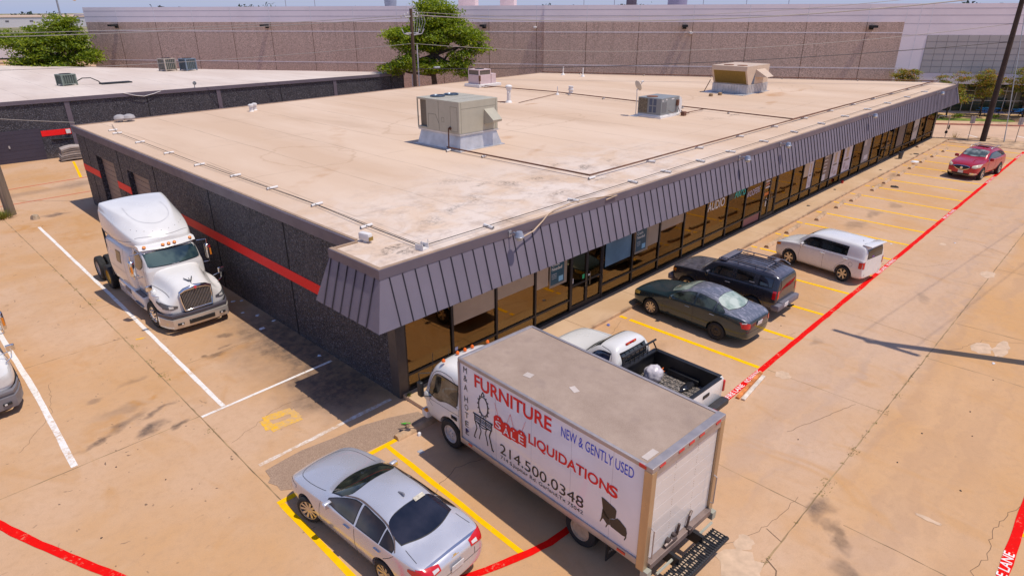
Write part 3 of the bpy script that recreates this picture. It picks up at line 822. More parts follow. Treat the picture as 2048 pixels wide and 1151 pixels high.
# low yellow reflection-free sticker on first pane sill
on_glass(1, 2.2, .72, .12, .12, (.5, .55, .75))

# wall lamps on the mansard
def fascia_lamp(x, label, big=1.0):
    t = thing('wall_lamp', label, 'wall lamp', (x, -.985, 4.46), 0, 'lamps along the mansard')
    bm = nb_(); box(bm, -.06, .06, -.01, .03, -.1, .1, bev=.01); tube(bm, [(0, 0, 0), (0, -.16, .08), (0, -.3, .07)], .022, 8); obj('bracket', bm, mat('lamp_grey', (.42, .42, .45), .4, metal=.6), t)
    bm = nb_(); lathe(bm, [(.03, .14), (.09, .13), (.12, .06), (.135, 0), (.15, -.015), (.15, -.035), (.13, -.035)], Matrix.Translation((0, -.38, .02)), 20); obj('lamp_head', bm, mat('lamp_grey', (.42, .42, .45)), t, smooth=40)
    bm = nb_(); lathe(bm, [(.125, 0), (.12, -.05), (.08, -.10), (.02, -.115)], Matrix.Translation((0, -.38, -.015)), 20); obj('lens', bm, mat('lamp_lens', (.62, .60, .50), .15, var=.05), t, smooth=40)
for x, l in ((3.7, 'round grey wall lamp on the mansard with a looping beige cable beside it'), (18.3, 'round grey wall lamp on the mansard above the teal window lettering'), (22.6, 'small pale twin wall lamp on the mansard above the dotted window stickers'),
             (35.4, 'round grey wall lamp on the mansard above the pale chair posters'), (51.2, 'round grey wall lamp at the far end of the mansard')):
    fascia_lamp(x, l)
bm = nb_()
tube(bm, [(3.75, -1.3, 4.4), (4.1, -1.16, 4.32), (4.6, -1.1, 4.36), (5.1, -1.03, 4.55), (5.5, -.9, 4.66), (6.0, -.7, 4.63), (7.0, -.62, 4.66), (8.0, -.75, 4.64), (8.6, -.95, 4.63), (9.0, -1.02, 4.6), (8.4, -1.0, 4.55)], .022, 6)
setp(obj('cable', bm, mat('beige_cable', (.50, .36, .24), .6), smooth=60), 'beige cable looping from the nearest mansard lamp over the roof edge', 'cable')
# ---------------------------------------------------------------- roof equipment
M_gal = mat('galvanised', (.56, .54, .54), .42, metal=.45, var=.15, scale=2.2)
M_beige = mat('unit_beige', (.42, .385, .30), .5, var=.05)
M_beigel = mat('unit_line', (.17, .155, .12), .6, var=0)
M_coil = mat('coil_fins', (.17, .14, .11), .55, metal=.4, var=.15, stretch=(1, 14, 1), scale=3)
M_wpl = mat('white_plastic', (.72, .68, .65), .5, var=.06)
M_rustp = mat('rusty_pipe', (.14, .055, .028), .7, var=.35, scale=2)
M_grey = mat('unit_grey', (.235, .245, .245), .5, var=.08)
M_black = mat('black_rubber', (.014, .014, .016), .75, var=.1)

t = thing('rooftop_air_unit', 'large beige air conditioning unit on a flared galvanised curb near the front corner', 'air conditioner', (10.3, 8.72, ZR))
bm = nb_()
lo = [(-.08, -.1, .02), (2.62, -.1, .02), (2.62, 3.02, .02), (-.08, 3.02, .02)]; hi = [(.1, .04, .71), (2.36, .04, .71), (2.36, 2.9, .71), (.1, 2.9, .71)]
L = [bm.verts.new(p) for p in lo]; H = [bm.verts.new(p) for p in hi]
for i in range(4): bm.faces.new((L[i], L[(i+1) % 4], H[(i+1) % 4], H[i]))
bm.faces.new(H); box(bm, -.2, 2.72, -.22, 3.12, 0, .035); box(bm, .0, 2.46, -.03, 3.0, .69, .76)
curb = obj('curb', bm, M_gal, t)
bm = nb_(); box(bm, 0, 2.45, 0, 2.3, .762, 2.19, bev=.015); box(bm, .0, 2.45, 2.301, 3.03, 2.1, 2.19, bev=.01); box(bm, .0, 2.45, 2.301, 3.03, .762, .85); box(bm, 2.2, 2.45, 2.301, 3.03, .851, 2.099)
for y in (2.99,): box(bm, 0, .05, y, y+.04, .851, 2.099); box(bm, .05, .09, 2.301, 2.4, .851, 2.099)
body = obj('cabinet', bm, M_beige, t)
bm = nb_(); box(bm, .16, .2, 2.42, 2.97, .86, 2.09); obj('coil', bm, M_coil, t)
bm = nb_()
def outl(x, y0, y1, z0, z1, w=.014):
    for a in ((y0, y1, z0, z0+w), (y0, y1, z1-w, z1), (y0, y0+w, z0+w, z1-w), (y1-w, y1, z0+w, z1-w)): box(bm, x-.004, x+.01, a[0], a[1], a[2], a[3])
outl(0, .12, .6, .85, 1.95); outl(0, 1.05, 1.22, 1.2, 1.42); box(bm, -.004, .01, 1.42, 1.436, .8, 2.15)
for a, c_ in (((2.2, .86), (2.2, 1.5)), ((2.2, 1.5), (1.65, 1.5)), ((1.65, 1.5), (1.42, 1.1)), ((1.42, 1.1), (1.42, .86))): tube(bm, [(-.002, a[0], a[1]), (-.002, c_[0], c_[1])], .008, 4)
for x in (.12, 2.3): box(bm, x, x+.014, -.004, .01, .8, 2.15)
box(bm, .13, 2.3, -.004, .01, 1.86, 1.872)
for y in (.8, 1.6): box(bm, .02, 2.43, y, y+.014, 2.185, 2.194)
obj('panel_gap', bm, M_beigel, body)
for y in (1.15, 2.35):
    bm = nb_(); lathe(bm, [(.36, 0), (.36, .05), (.33, .07), (.30, .03), (.06, .035), (.06, .06), (.0, .06)], Matrix.Translation((.75 if y < 2 else 1.6, 2.35, 2.19)), 28, close=False); obj('fan', bm, mat('fan_grille', (.10, .13, .17), .35, metal=.6), t, smooth=40)
bm = nb_(); v = [(1.55, -.002, 1.75), (2.2, -.002, 1.75), (2.2, -.002, 1.05), (1.55, -.002, 1.05), (1.62, -.55, 1.28), (2.2, -.55, 1.28), (2.2, -.52, 1.18), (1.62, -.52, 1.18)]
vs = [bm.verts.new(p) for p in v]
for f in ((0, 4, 5, 1), (4, 7, 6, 5), (0, 3, 7, 4), (1, 5, 6, 2)): bm.faces.new([vs[i] for i in f])
bm.faces.new([vs[i] for i in (3, 2, 6, 7)]); bm.faces.new([vs[i] for i in (0, 1, 2, 3)]); bmesh.ops.recalc_face_normals(bm, faces=bm.faces)
obj('intake_hood', bm, M_beige, t)
bm = nb_(); tube(bm, [(-.2, .55, .1), (-.18, .55, .85), (-.12, .62, .98), (.02, .72, 1.0)][0:4], .03, 8); lathe(bm, [(.07, 0), (.07, .12)], basis((-.05, .62, .98), (0, 1, 0), (0, 0, 1)), 10); obj('gas_riser', bm, M_rustp, t, smooth=50)

t = thing('rooftop_air_unit', 'small grey packaged air conditioner with a white duct dome and rusty fan top', 'air conditioner', (24.85, 7.3, ZR))
bm = nb_(); box(bm, -.12, 2.0, -.1, 1.75, 0, .1); box(bm, 0, 1.9, 0, 1.6, .1, .18); obj('curb', bm, M_wpl, t)
bm = nb_(); box(bm, 0, 2.0, 0, 1.62, .181, 1.14, bev=.015); cab = obj('cabinet', bm, M_grey, t)
bm = nb_(); box(bm, -.01, .02, .95, 1.56, .25, 1.08); obj('coil', bm, mat('worn_coil', (.16, .125, .08), .7, var=.6, scale=12), t)
bm = nb_()
for y in (.34, .62):
    for z in (.3, .72): box(bm, -.008, .02, y, y+.2, z, z+.36)
obj('louvre', bm, mat('louvre_blue', (.07, .09, .14), .5), cab)
bm = nb_(); box(bm, .1, .6, -.008, .02, .3, .9); obj('grille', bm, mat('grille_grey', (.16, .16, .165), .6, stretch=(20, 1, 20), var=.4), cab)
for x, w in ((.15, .08), (.5, .1), (1.25, .3), (1.3, .2)):
    pass
bm = nb_(); box(bm, .12, .2, -.006, .01, .95, 1.03); box(bm, .5, .62, -.006, .01, 1.0, 1.08); box(bm, 1.1, 1.4, -.006, .01, 1.0, 1.06); obj('sticker', bm, M_wpl, cab)
bm = nb_(); lathe(bm, [(.34, 0), (.34, .03), (.05, .035)], Matrix.Translation((.55, 1.0, 1.14)), 26); obj('fan', bm, mat('rusty_fan', (.20, .07, .025), .7, var=.3), t, smooth=40)
bm = nb_()
pts = [(-.45, 0), (-.45, .62)] + [(-.45+.45*(1-cos(a)), .62+.38*sin(a)) for a in [R(x) for x in range(15, 91, 15)]] + [(.45-.45*(1-cos(a)), .62+.38*sin(a)) for a in [R(x) for x in range(75, -1, -15)]] + [(.45, 0)]
prism(bm, pts, 0, 1.0, basis((2.5, 1.35, .05), (1, 0, 0), (0, 0, 1))); box(bm, 2.0, 3.1, .25, 1.45, 0, .06)
obj('duct_dome', bm, M_wpl, t, smooth=30)
bm = nb_(); box(bm, 1.62, 1.8, -.14, 0, .6, .95, bev=.02); tube(bm, [(1.7, -.1, .6), (1.78, -.2, .3), (1.9, -.3, .06)], .018, 6); tube(bm, [(1.65, -.06, .62), (1.5, -.12, .3), (1.2, -.08, .22), (.75, -.06, .4)], .012, 6); tube(bm, [(1.9, -.25, .3), (2.2, -.3, .12), (2.7, -.35, .1)], .03, 6); box(bm, 1.85, 2.15, -.5, -.25, .0, .25, bev=.03)
obj('disconnect_box', bm, mat('rust_box', (.17, .075, .045), .7, var=.3), t)
d = thing('satellite_dish', 'beige satellite dish on a thin mast beside the small grey unit', 'satellite dish', (24.75, 8.98, ZR))
bm = nb_(); tube(bm, [(0, 0, 0), (0, 0, 1.25), (.0, .03, 1.55)], .022, 8); box(bm, -.3, .3, -.3, .3, 0, .02); obj('mast', bm, M_gal, d)
bm = nb_(); nrm = Vector((.85, -.35, .38)).normalized(); u, w = frame_for(nrm)
Mx = Matrix(((u.x, w.x, nrm.x, 0), (u.y, w.y, nrm.y, 0), (u.z, w.z, nrm.z, 1.75), (0, 0, 0, 1)))
lathe(bm, [(.0, 0), (.12, .01), (.22, .035), (.31, .07), (.315, .06), (.22, .02), (0, -.02)], Mx, 24, close=False); obj('reflector', bm, mat('dish_beige', (.52, .46, .38), .5), d, smooth=50)
bm = nb_(); tip = Vector((0, 0, 1.75))+nrm*.42-w*.1; tube(bm, [(0, 0, 1.5), tuple(tip)], .015, 6); lathe(bm, [(.05, 0), (.05, .14)], Matrix.Translation(tip) @ nrm.to_track_quat('Z', 'Y').to_matrix().to_4x4() @ Matrix.Translation((0, 0, -.1)), 10); obj('feed_arm', bm, M_gal, d)

t = thing('rooftop_air_unit', 'tan air conditioning unit with slanted coil face on a ribbed galvanised curb', 'air conditioner', (39.2, 8.85, ZR))
bm = nb_(); box(bm, 0, 3.4, 0, 2.9, 0, .68)
for k in range(12): box(bm, -.025, 0, .15+.23*k, .23+.23*k, .05, .66); box(bm, .1+.27*k, .18+.27*k, -.025, 0, .05, .66)
box(bm, -.9, 3.6, -.15, 3.5, 0, .03); obj('curb', bm, M_gal, t)
bm = nb_()
prism(bm, [(.12, .68), (3.35, .68), (3.4, 2.02), (-.42, 2.02), (-.42, 1.72)], 0.0, 2.85, basis((0, 2.88, 0), (1, 0, 0), (0, 0, 1)))
M_tan = mat('unit_tan', (.60, .45, .33), .5, var=.06)
c1 = obj('cabinet', bm, M_tan, t)
bm = nb_(); vs = [bm.verts.new(p) for p in ((-.375, .16, 1.68), (-.375, 2.72, 1.68), (.105, 2.72, .75), (.105, .16, .75))]; bm.faces.new(vs)
for v_ in vs: v_.co.x -= .03
obj('coil', bm, mat('gold_coil', (.23, .15, .035), .5, metal=.5, var=.2, scale=5, stretch=(1, 8, 1)), t)
bm = nb_(); vs = [bm.verts.new(p) for p in ((1.05, .024, 1.55), (1.05, .024, .7), (.55, .024, .7))]; bm.faces.new(vs); obj('shadow_gap', bm, mat('unit_recess', (.10, .11, .15), .7), c1)
for y in (.85, 1.95):
    bm = nb_(); lathe(bm, [(.38, 0), (.38, .03), (.06, .03)], Matrix.Translation((.45, y, 2.02)), 26); obj('fan', bm, mat('rusty_fan', (.2, .07, .03)), t, smooth=40)
bm = nb_(); v = [(1.1, .02, 1.75), (2.6, .02, 1.75), (2.6, .02, 1.2), (1.1, .02, 1.2), (1.45, -.75, 1.2), (2.6, -.75, 1.2)]
vs = [bm.verts.new(p) for p in v]
for f in ((0, 4, 5, 1), (0, 3, 4), (1, 5, 2), (3, 2, 5, 4)): bm.faces.new([vs[i] for i in f])
bmesh.ops.recalc_face_normals(bm, faces=bm.faces); obj('intake_hood', bm, M_tan, t)
bm = nb_(); tube(bm, [(-.1, 3.05, .9), (-.45, 3.3, .05), (-.9, 3.4, .05)], .03, 6); obj('gas_riser', bm, M_rustp, t)

t = thing('rooftop_air_unit', 'pale pink square air conditioner on a white curb by the back tree', 'air conditioner', (28.9, 27.35, ZR))
bm = nb_(); box(bm, -.25, 2.35, -.25, 1.6, 0, .24, bev=.03); obj('curb', bm, M_wpl, t)
M_pink = mat('unit_pink', (.62, .47, .46), .5, var=.06)
bm = nb_(); box(bm, 0, 1.35, 0, 1.35, .24, .98, bev=.01); box(bm, 0, 1.35, 0, 1.35, 1.33, 1.4, bev=.01)
for x in (0, 1.27):
    for y in (0, 1.27): box(bm, x, x+.08, y, y+.08, .98, 1.33)
box(bm, 1.5, 2.05, .1, .9, .24, 1.0, bev=.02); obj('cabinet', bm, M_pink, t)
bm = nb_(); box(bm, .05, 1.3, .05, 1.3, .98, 1.33); obj('coil', bm, M_coil, t)
bm = nb_(); lathe(bm, [(.4, 0), (.4, .03), (.05, .03)], Matrix.Translation((.67, .67, 1.4)), 24); obj('fan', bm, M_black, t)
bm = nb_(); box(bm, -.07, .1, -.1, .0, .5, .95, bev=.02); tube(bm, [(0, -.05, .5), (0, -.12, .1), (.1, -.5, .04), (1.2, -.7, .04)], .03, 6); obj('disconnect_box', bm, M_rustp, t)

# vents
def vent(name, label, x, y, prof, m=M_wpl, n=18, group=None, extra=None):
    bm = nb_(); lathe(bm, prof, None, n)
    if extra: extra(bm)
    return setp(obj(name, bm, m, smooth=35, loc=(x, y, ZR)), label, 'roof vent', group)
vent('roof_vent', 'tall white capped vent pipe behind the large beige unit', 23.93, 19.0, [(.24, 0), (.17, .12), (.13, .14), (.13, .85), (.19, .86), (.19, 1.02), (.24, 1.03), (.24, 1.1), (.13, 1.18)], extra=lambda bm: tube(bm, [(-.13, -.1, .7), (-.32, -.2, .7)], .04, 6))
for k, (x, y) in enumerate(((9.55, 28.15), (9.95, 28.5))):
    vent('roof_vent', 'squat white capped vent at the back edge, one of a pair', x, y, [(.16, 0), (.12, .05), (.12, .3), (.17, .31), (.17, .42), (.08, .46)], group='pair of white vents at the back edge')
vent('roof_vent', 'small white canister vent beyond the brown gas pipe', 30.66, 18.95, [(.2, 0), (.16, .04), (.16, .28), (.22, .3), (.22, .36), (.17, .38), (.17, .5), (.2, .52), (.2, .58)])
vent('roof_vent', 'thin white spike vent standing at the brown gas pipe', 29.5, 19.3, [(.14, 0), (.1, .1), (.035, .16), (.035, .62)])
for (x, y) in ((42.0, 29.3), (42.1, 26.9)):
    vent('roof_vent', 'thin white pipe vent near the far edge of the roof', x, y, [(.2, 0), (.14, .12), (.06, .2), (.06, .8)], group='thin vents at the far roof edge')
for k, (x, y) in enumerate(((2.3, 29.7), (2.75, 29.55))):
    vent('roof_vent', 'round grey dome vent at the back left roof corner', x, y, [(.12, 0), (.12, .08), (.28, .1), (.33, .22), (.28, .34), (.12, .42)], m=mat('vent_grey', (.40, .37, .36), .5), group='grey dome vents')
for (x, y) in ((36.6, 10.4), (37.6, 10.2)):
    vent('roof_plug', 'small brown plug on the roof left of the tan unit', x, y, [(.15, 0), (.15, .16), (.08, .22)], m=mat('plug_brown', (.32, .20, .10), .7, var=.3), group='brown plugs on the roof')

# gas pipes
bm = nb_()
tube(bm, [(10.1, 9.4, 4.72), (10.3, 1.2, 4.72)], .035, 8); tube(bm, [(10.3, 1.2, 4.72), (58.45, .95, 4.72)], .035, 8); tube(bm, [(29.2, 1.15, 4.74), (58.3, .75, 4.76)], .03, 8)
tube(bm, [(29.5, 24.2, 4.72), (30.0, 20, 4.72), (29.2, 1.2, 4.72)], .035, 8); tube(bm, [(29.5, 24.2, 4.72), (29.3, 27.1, 4.72)], .03, 6); tube(bm, [(27.0, 7.1, 4.68), (29.4, 7.0, 4.7)], .025, 6)
tube(bm, [(58.4, 1.0, 4.72), (50.2, 16.6, 4.72), (42.0, 32.1, 4.72)], .04, 8); tube(bm, [(23.7, 19.1, 4.64), (22.9, 20.3, 4.64), (21.2, 21.2, 4.63)], .03, 6); tube(bm, [(29.6, 19.5, 4.64), (24.1, 18.2, 4.62)], .02, 6)
setp(obj('gas_pipe', bm, M_rustp, smooth=50), 'rusty brown gas pipe running along the roof to the units', 'pipe')
bm = nb_()
tube(bm, [(1.5, 28.5, 4.66), (.86, 25.4, 4.66), (.82, 14.5, 4.66), (1.0, 5.5, 4.66), (.85, 2.3, 4.66), (.82, -.4, 4.66)], .012, 5); tube(bm, [(.82, -.4, 4.66), (16, -.35, 4.66), (34, -.4, 4.66), (52, -.3, 4.66)], .012, 5)
tube(bm, [(1.1, 14.5, 4.61), (1.1, 5.5, 4.61), (.98, -.3, 4.61)], .008, 4)
setp(obj('roof_cable', bm, mat('cable_black', (.03, .025, .025), .6)), 'thin dark cable strung along the left and front roof edges', 'cable')
# supports: short pieces of white pipe
def support_bm(L=.44):
    bm = nb_()
    Mx = basis((-L/2, 0, .036), (0, 1, 0), (0, 0, 1))
    lathe(bm, [(.046, 0), (.046, L), (.038, L), (.038, .0)], Mx, 14, close=False)
    return bm
s0 = setp(obj('cable_support', support_bm(), M_wpl, smooth=40, loc=(.86, 25.4, ZR+.012)), 'short white pipe piece carrying the roof cable along the roof edge', 'pipe support', 'white cable supports along the roof edge')
def supp(x, y, rz):
    o = s0.copy(); COL.objects.link(o); o.location = (x, y, ZR+.012); o.rotation_euler = (0, 0, rz)
    return o
for x, y in ((1.0, 26.6), (.82, 21.8), (.82, 18.0), (.8, 14.5), (1.0, 11.5), (1.08, 8.63), (1.08, 5.5), (.87, 2.29)): supp(x, y, .12)
for x in (3.4, 7.4, 10.9, 13.2, 15.9, 18.6, 22, 25.6, 29.3, 33, 37, 41, 45.5, 50): supp(x, -.38, R(90)+random.uniform(-.3, .3))
g0 = setp(obj('pipe_support', support_bm(.38), M_wpl, smooth=40, loc=(10.3, 1.1, ZR+.02)), 'short white pipe piece under the rusty brown gas pipe', 'pipe support', 'white supports under the gas pipe')
for x, y, rz in [(10.2, 7.0, .2), (10.25, 4.6, .2)][:1] + [(9.95, 9.1, .2)] + [(10.3+4.05*k, 1.08, R(90)+.3) for k in range(1, 12)] + [(29.35+.12*k, 2.0+3.3*k, .2) for k in range(1, 6)] + [(55.5-2.9*k, 6.3+5.6*k, .4) for k in range(0, 5)]:
    o = g0.copy(); COL.objects.link(o); o.location = (x, y, ZR+.02); o.rotation_euler = (0, 0, rz)
t = thing('roof_spotlight', 'white and yellow spotlight box on the inner mansard corner', 'spotlight', (.12, 1.2, ZR), R(12))
bm = nb_(); box(bm, -.09, .09, -.2, .2, .06, .28, bev=.04); box(bm, -.05, .05, -.05, .05, 0, .07); obj('housing', bm, M_wpl, t, smooth=40)
bm = nb_(); box(bm, -.08, .08, -.215, -.2, .07, .18); obj('lens', bm, mat('lens_amber', (.28, .17, .03), .3), t)
t = thing('junction_box', 'small open white clip box at the front left roof corner', 'junction box', (.84, -.42, ZR), R(10))
bm = nb_(); box(bm, -.12, .12, -.14, .14, .0, .05); box(bm, -.12, -.1, -.14, .14, .05, .16); box(bm, .1, .12, -.14, .14, .05, .16); tube(bm, [(-.12, -.12, .16), (-.12, -.12, .3)], .012, 5); tube(bm, [(.12, -.12, .16), (.12, -.12, .28)], .012, 5); obj('box_body', bm, M_wpl, t)
# ---------------------------------------------------------------- neighbouring black building
nbld = thing('neighbour_building', 'long black aggregate building with pale flat roof and red stripe behind the shops', 'building')
A_, B_ = Vector((-14, 47.95)), Vector((34.35, 45.05))
ax = (B_-A_).normalized(); ay = Vector((-ax.y, ax.x))
def np_(s, o, z): q = A_+ax*s+ay*o; return (q.x, q.y, z)
LN = (B_-A_).length
NM = Matrix(((ax.x, ay.x, 0, A_.x), (ax.y, ay.y, 0, A_.y), (0, 0, 1, 0), (0, 0, 0, 1)))
bm = nb_()
prism(bm, [(-14, 47.95), (34.35, 45.05), (24.9, 59.7), (6.6, 89.5), (-30, 95), (-30, 49)], 0, 4.25); nw = obj('wall', bm, M_agg, nbld)
bm = nb_(); prism(bm, [(-14, 47.9), (34.4, 45.0), (24.95, 59.75), (6.65, 89.6), (-30.1, 95.1), (-30.1, 48.9)], 4.25, 4.42)
M_roof2 = m_roof('pale_roof_membrane', (.60, .49, .42), (.70, .60, .53), False); obj('roof', bm, M_roof2, nbld)
bm = nb_(); box(bm, -16, LN+.08, -.11, -.055, 4.16, 4.45, M=NM); obj('coping', bm, M_cap, nbld)
for s in (6.0, 17.5, 29.0, 40.3):
    bm = nb_(); box(bm, s-.17, s+.17, -.06, .05, 0, 4.15, M=NM); obj('pilaster', bm, M_cap, nbld)
bm = nb_()
for s in (11.7, 23.2, 34.7, 46.8): box(bm, s-.025, s+.025, -.008, .02, 0, 4.14, M=NM)
obj('joint_stripe', bm, MATS['joint_black'], nw)
bm = nb_()
for a, c_ in ((15.35, 17.32), (17.68, 28.82), (29.18, 40)): box(bm, a, c_, -.02, .03, 1.72, 2.14, M=NM)
obj('red_stripe', bm, M_stripe, nbld)
bm = nb_()
for k in range(8): box(bm, 11.2, 15.3, -.03-.006*(k % 2), .04, .0+.295*k, .29+.295*k, M=NM)
gd = obj('rolling_door', bm, mat('door_purple', (.045, .038, .058), .5, var=.15, scale=.6), nbld)
bm = nb_(); box(bm, 13.1, 13.2, -.09, -.03, 1.1, 1.3, M=NM); obj('handle', bm, M_gal, gd)
bm = nb_(); box(bm, 16.95, 17.25, -.2, -.06, 1.8, 2.1, M=NM); obj('wall_box', bm, M_wpl, nbld)
bm = nb_(); tube(bm, [np_(15.9, -.08, 1.45), np_(17.3, -.08, 1.4)], .06, 8); obj('conduit', bm, M_black, nbld)
def condenser(name, label, x, y, rz, m, w=1.0, h=1.0):
    t = thing(name, label, 'air conditioner', (x, y, 4.42), rz)
    bm = nb_(); box(bm, -w/2, w/2, -w/2, w/2, .1, .18)
    for sx in (-1, 1):
        for sy in (-1, 1): box(bm, sx*w/2-.05, sx*w/2+.05, sy*w/2-.05, sy*w/2+.05, .0, h+.1)
    box(bm, -w/2-.02, w/2+.02, -w/2-.02, w/2+.02, h+.02, h+.12, bev=.02)
    for k in range(6):
        q = -w/2+.1+(w-.2)*k/5
        for s in (-1, 1): box(bm, q-.02, q+.02, s*w/2-.012, s*w/2+.012, .18, h+.02); box(bm, s*w/2-.012, s*w/2+.012, q-.02, q+.02, .18, h+.02)
    obj('cabinet', bm, m, t)
    bm = nb_(); box(bm, -w/2+.03, w/2-.03, -w/2+.03, w/2-.03, .18, h+.02); obj('coil', bm, mat('coil_green', (.07, .085, .075), .6), t)
    bm = nb_(); lathe(bm, [(w*.4, 0), (w*.4, .04), (.05, .045)], Matrix.Translation((0, 0, h+.12)), 20); obj('fan', bm, M_black, t)
    return t
condenser('roof_condenser', 'green slatted condenser on the pale neighbouring roof with a black hose', 6.1, 57.2, R(10), mat('unit_green', (.19, .225, .19), .5), 1.15, .85)
condenser('roof_condenser', 'tan square condenser on the far neighbouring roof edge', 17.9, 66.0, R(12), mat('unit_tan2', (.42, .35, .29), .5), 1.25, 1.2)
condenser('roof_condenser', 'blue grey square condenser on the far neighbouring roof edge', 19.7, 64.9, R(12), mat('unit_blue', (.17, .215, .27), .5), 1.2, 1.15)
bm = nb_(); tube(bm, [(6.7, 56.8, 4.7), (7.2, 56.5, 5.0), (7.8, 56.2, 5.0), (8.3, 56.0, 4.7), (8.5, 55.9, 4.45)], .045, 6); box(bm, 8.4, 10.9, 55.3, 56.4, 4.425, 4.52, mi=1); setp(obj('hose', bm, [M_black, M_roof2], smooth=60), 'black hose arching from the green condenser to a pale roof pad', 'hose')
bm = nb_(); tube(bm, [np_(9.5, -.05, 4.5), np_(21.5, -.12, 4.47), np_(22.4, -.2, 4.2), np_(23.0, -.2, 4.1), np_(23.8, -.15, 4.25), np_(24.7, -.05, 4.5)][1:], .025, 6); setp(obj('cable', bm, M_wpl), 'pale cable drooping over the neighbouring roof edge', 'cable')
bm = nb_(); tube(bm, [np_(27.2, .3, 4.42), np_(27.2, .3, 4.75)], .03, 6); lathe(bm, [(.0, 0), (.16, .03), (.16, .06), (0, .09)], basis(np_(27.2, .22, 4.8), (1, 0, 0), (0, 0, 1)), 14); setp(obj('roof_floodlight', bm, M_grey), 'small round light on the neighbouring roof edge', 'light')
# ---------------------------------------------------------------- large warehouse behind
wh = thing('warehouse', 'huge pale grey and brown aggregate warehouse wall across the back', 'building')
WM = Matrix(((d_.x, n_.x, 0, W0.x), (d_.y, n_.y, 0, W0.y), (0, 0, 1, 0), (0, 0, 0, 1)))     # t along, o towards the camera
M_whw = mat('painted_panel', (.90, .80, .82), .75, var=.05, scale=.3)
b = NB('brown_aggregate'); v = b.pos()
c = b.mix(b.remap(b.voro(v, 15, out='Color'), .1, .9), (.36, .24, .185), (.88, .64, .52))
c = b.mix(b.remap(b.noise(v, .25, 4), .35, .65, 0, .35), c, (.52, .37, .30))
dt = b.n('ShaderNodeVectorMath', operation='DOT_PRODUCT'); b.t.links.new(v, dt.inputs[0]); dt.inputs[1].default_value = tuple(d_)
pan = b.n('ShaderNodeTexWhiteNoise'); pan.noise_dimensions = '1D'
b.t.links.new(b.math('FLOOR', b.math('DIVIDE', b.math('SUBTRACT', dt.outputs['Value'], d_.dot(W0)+48.15-54.5), 5.45)), pan.inputs['W'])
c = b.mix(b.remap(pan.outputs[0], 0, 1, 0, .30), c, (.60, .42, .33))
szz = b.n('ShaderNodeSeparateXYZ'); b.t.links.new(v, szz.inputs[0])
c = b.mix(b.math('MULTIPLY', b.remap(b.noise(b.scalev(v, (1, 1, .05)), 1.5, 5, .7), .52, .72, 0, .5), b.remap(szz.outputs[2], 3, 9)), c, (.27, .19, .15))
b.col(c); b.p(Roughness=.85); b.bump(b.voro(v, 15), .3, .02); M_bagg = b.m
bm = nb_()
ZW = 10.95
box(bm, -40, 8.0, -60, 0, 3.12, ZW, M=WM); box(bm, 8.0, 47.2, -60, 0, 0, ZW, M=WM); box(bm, 47.2, 107.4, -60, -.6, 0, ZW, M=WM); box(bm, -40, 8.0, -60, -.9, 0, 3.12, M=WM)
ww = obj('wall', bm, M_whw, wh)
bm = nb_(); box(bm, 9.35, 47.2, 0, .02, 0, 9.2, M=WM); box(bm, 47.2, 107.35, -.6, -.58, 0, 9.2, M=WM); ap = obj('aggregate_panel', bm, M_bagg, wh)
bm = nb_()
JT = [97.24+5.45, 97.24, 91.88, 86.6, 81.35, 75.91, 70.43, 64.96, 59.4, 53.75, 48.15]
for t_ in JT: box(bm, t_-.03, t_+.03, -.58, -.572, 0, 9.2, M=WM)
for t_ in (42.35, 36.54, 30.72, 24.9, 18.94, 12.95): box(bm, t_-.03, t_+.03, .02, .028, 0, 9.2, M=WM)
obj('joint_stripe', bm, mat('joint_brown', (.20, .12, .08), .9), ap)
bm = nb_()
for z in (8.15, 4.6): box(bm, 9.35, 47.2, .02, .03, z-.055, z+.055, M=WM); box(bm, 47.2, 107.35, -.58, -.57, z-.055, z+.055, M=WM)
obj('reveal_strip', bm, mat('reveal_pale', (.78, .70, .70), .8), ap)
bm = nb_()
M_wj = mat('panel_joint_grey', (.48, .44, .48), .8)
for z in (10.5, 9.85): box(bm, -40, 47.19, 0, .006, z-.03, z+.03, M=WM); box(bm, 47.2, 107.35, -.6, -.594, z-.03, z+.03, M=WM)
for z in (9.05, 7.95, 4.2): box(bm, -40, 9.3, 0, .006, z-.025, z+.025, M=WM)
obj('reveal_groove', bm, M_wj, ww)
bm = nb_()
for t_ in JT: box(bm, t_-.03, t_+.03, -.6, -.592, 9.2, ZW, M=WM)
for t_ in (42.35, 36.54, 30.72, 24.9, 18.94, 12.95, 9.31): box(bm, t_-.03, t_+.03, 0, .008, 9.2, ZW, M=WM)
for t_ in (8.0, 6.9): box(bm, t_-.03, t_+.03, 0, .008, 3.2, ZW, M=WM)
obj('joint_stripe', bm, mat('joint_white', (.78, .75, .78), .8), ww)
bm = nb_(); box(bm, -40, 6.85, .0, .03, 4.24, 7.93, M=WM); gp = obj('metal_grid_panel', bm, mat('grid_panel', (.46, .42, .40), .5, var=.06, scale=.4), wh)
bm = nb_()
for k in range(48): box(bm, 6.85-.98*k-.012, 6.85-.98*k+.012, .03, .036, 4.24, 7.93, M=WM)
for k in range(1, 6): box(bm, -40, 6.85, .0305, .0365, 4.24+.615*k-.012, 4.24+.615*k+.012, M=WM)
obj('joint_stripe', bm, mat('grid_joint', (.12, .11, .11), .7), gp)
b = NB('office_glass'); v = b.pos(); b.col(b.mix(b.remap(b.noise(v, .5, 3), .4, .6), (.010, .016, .014), (.05, .075, .055))); b.p(Roughness=.05); M_oglass = b.m
M_alu = mat('aluminium', (.42, .42, .42), .4, metal=.7)
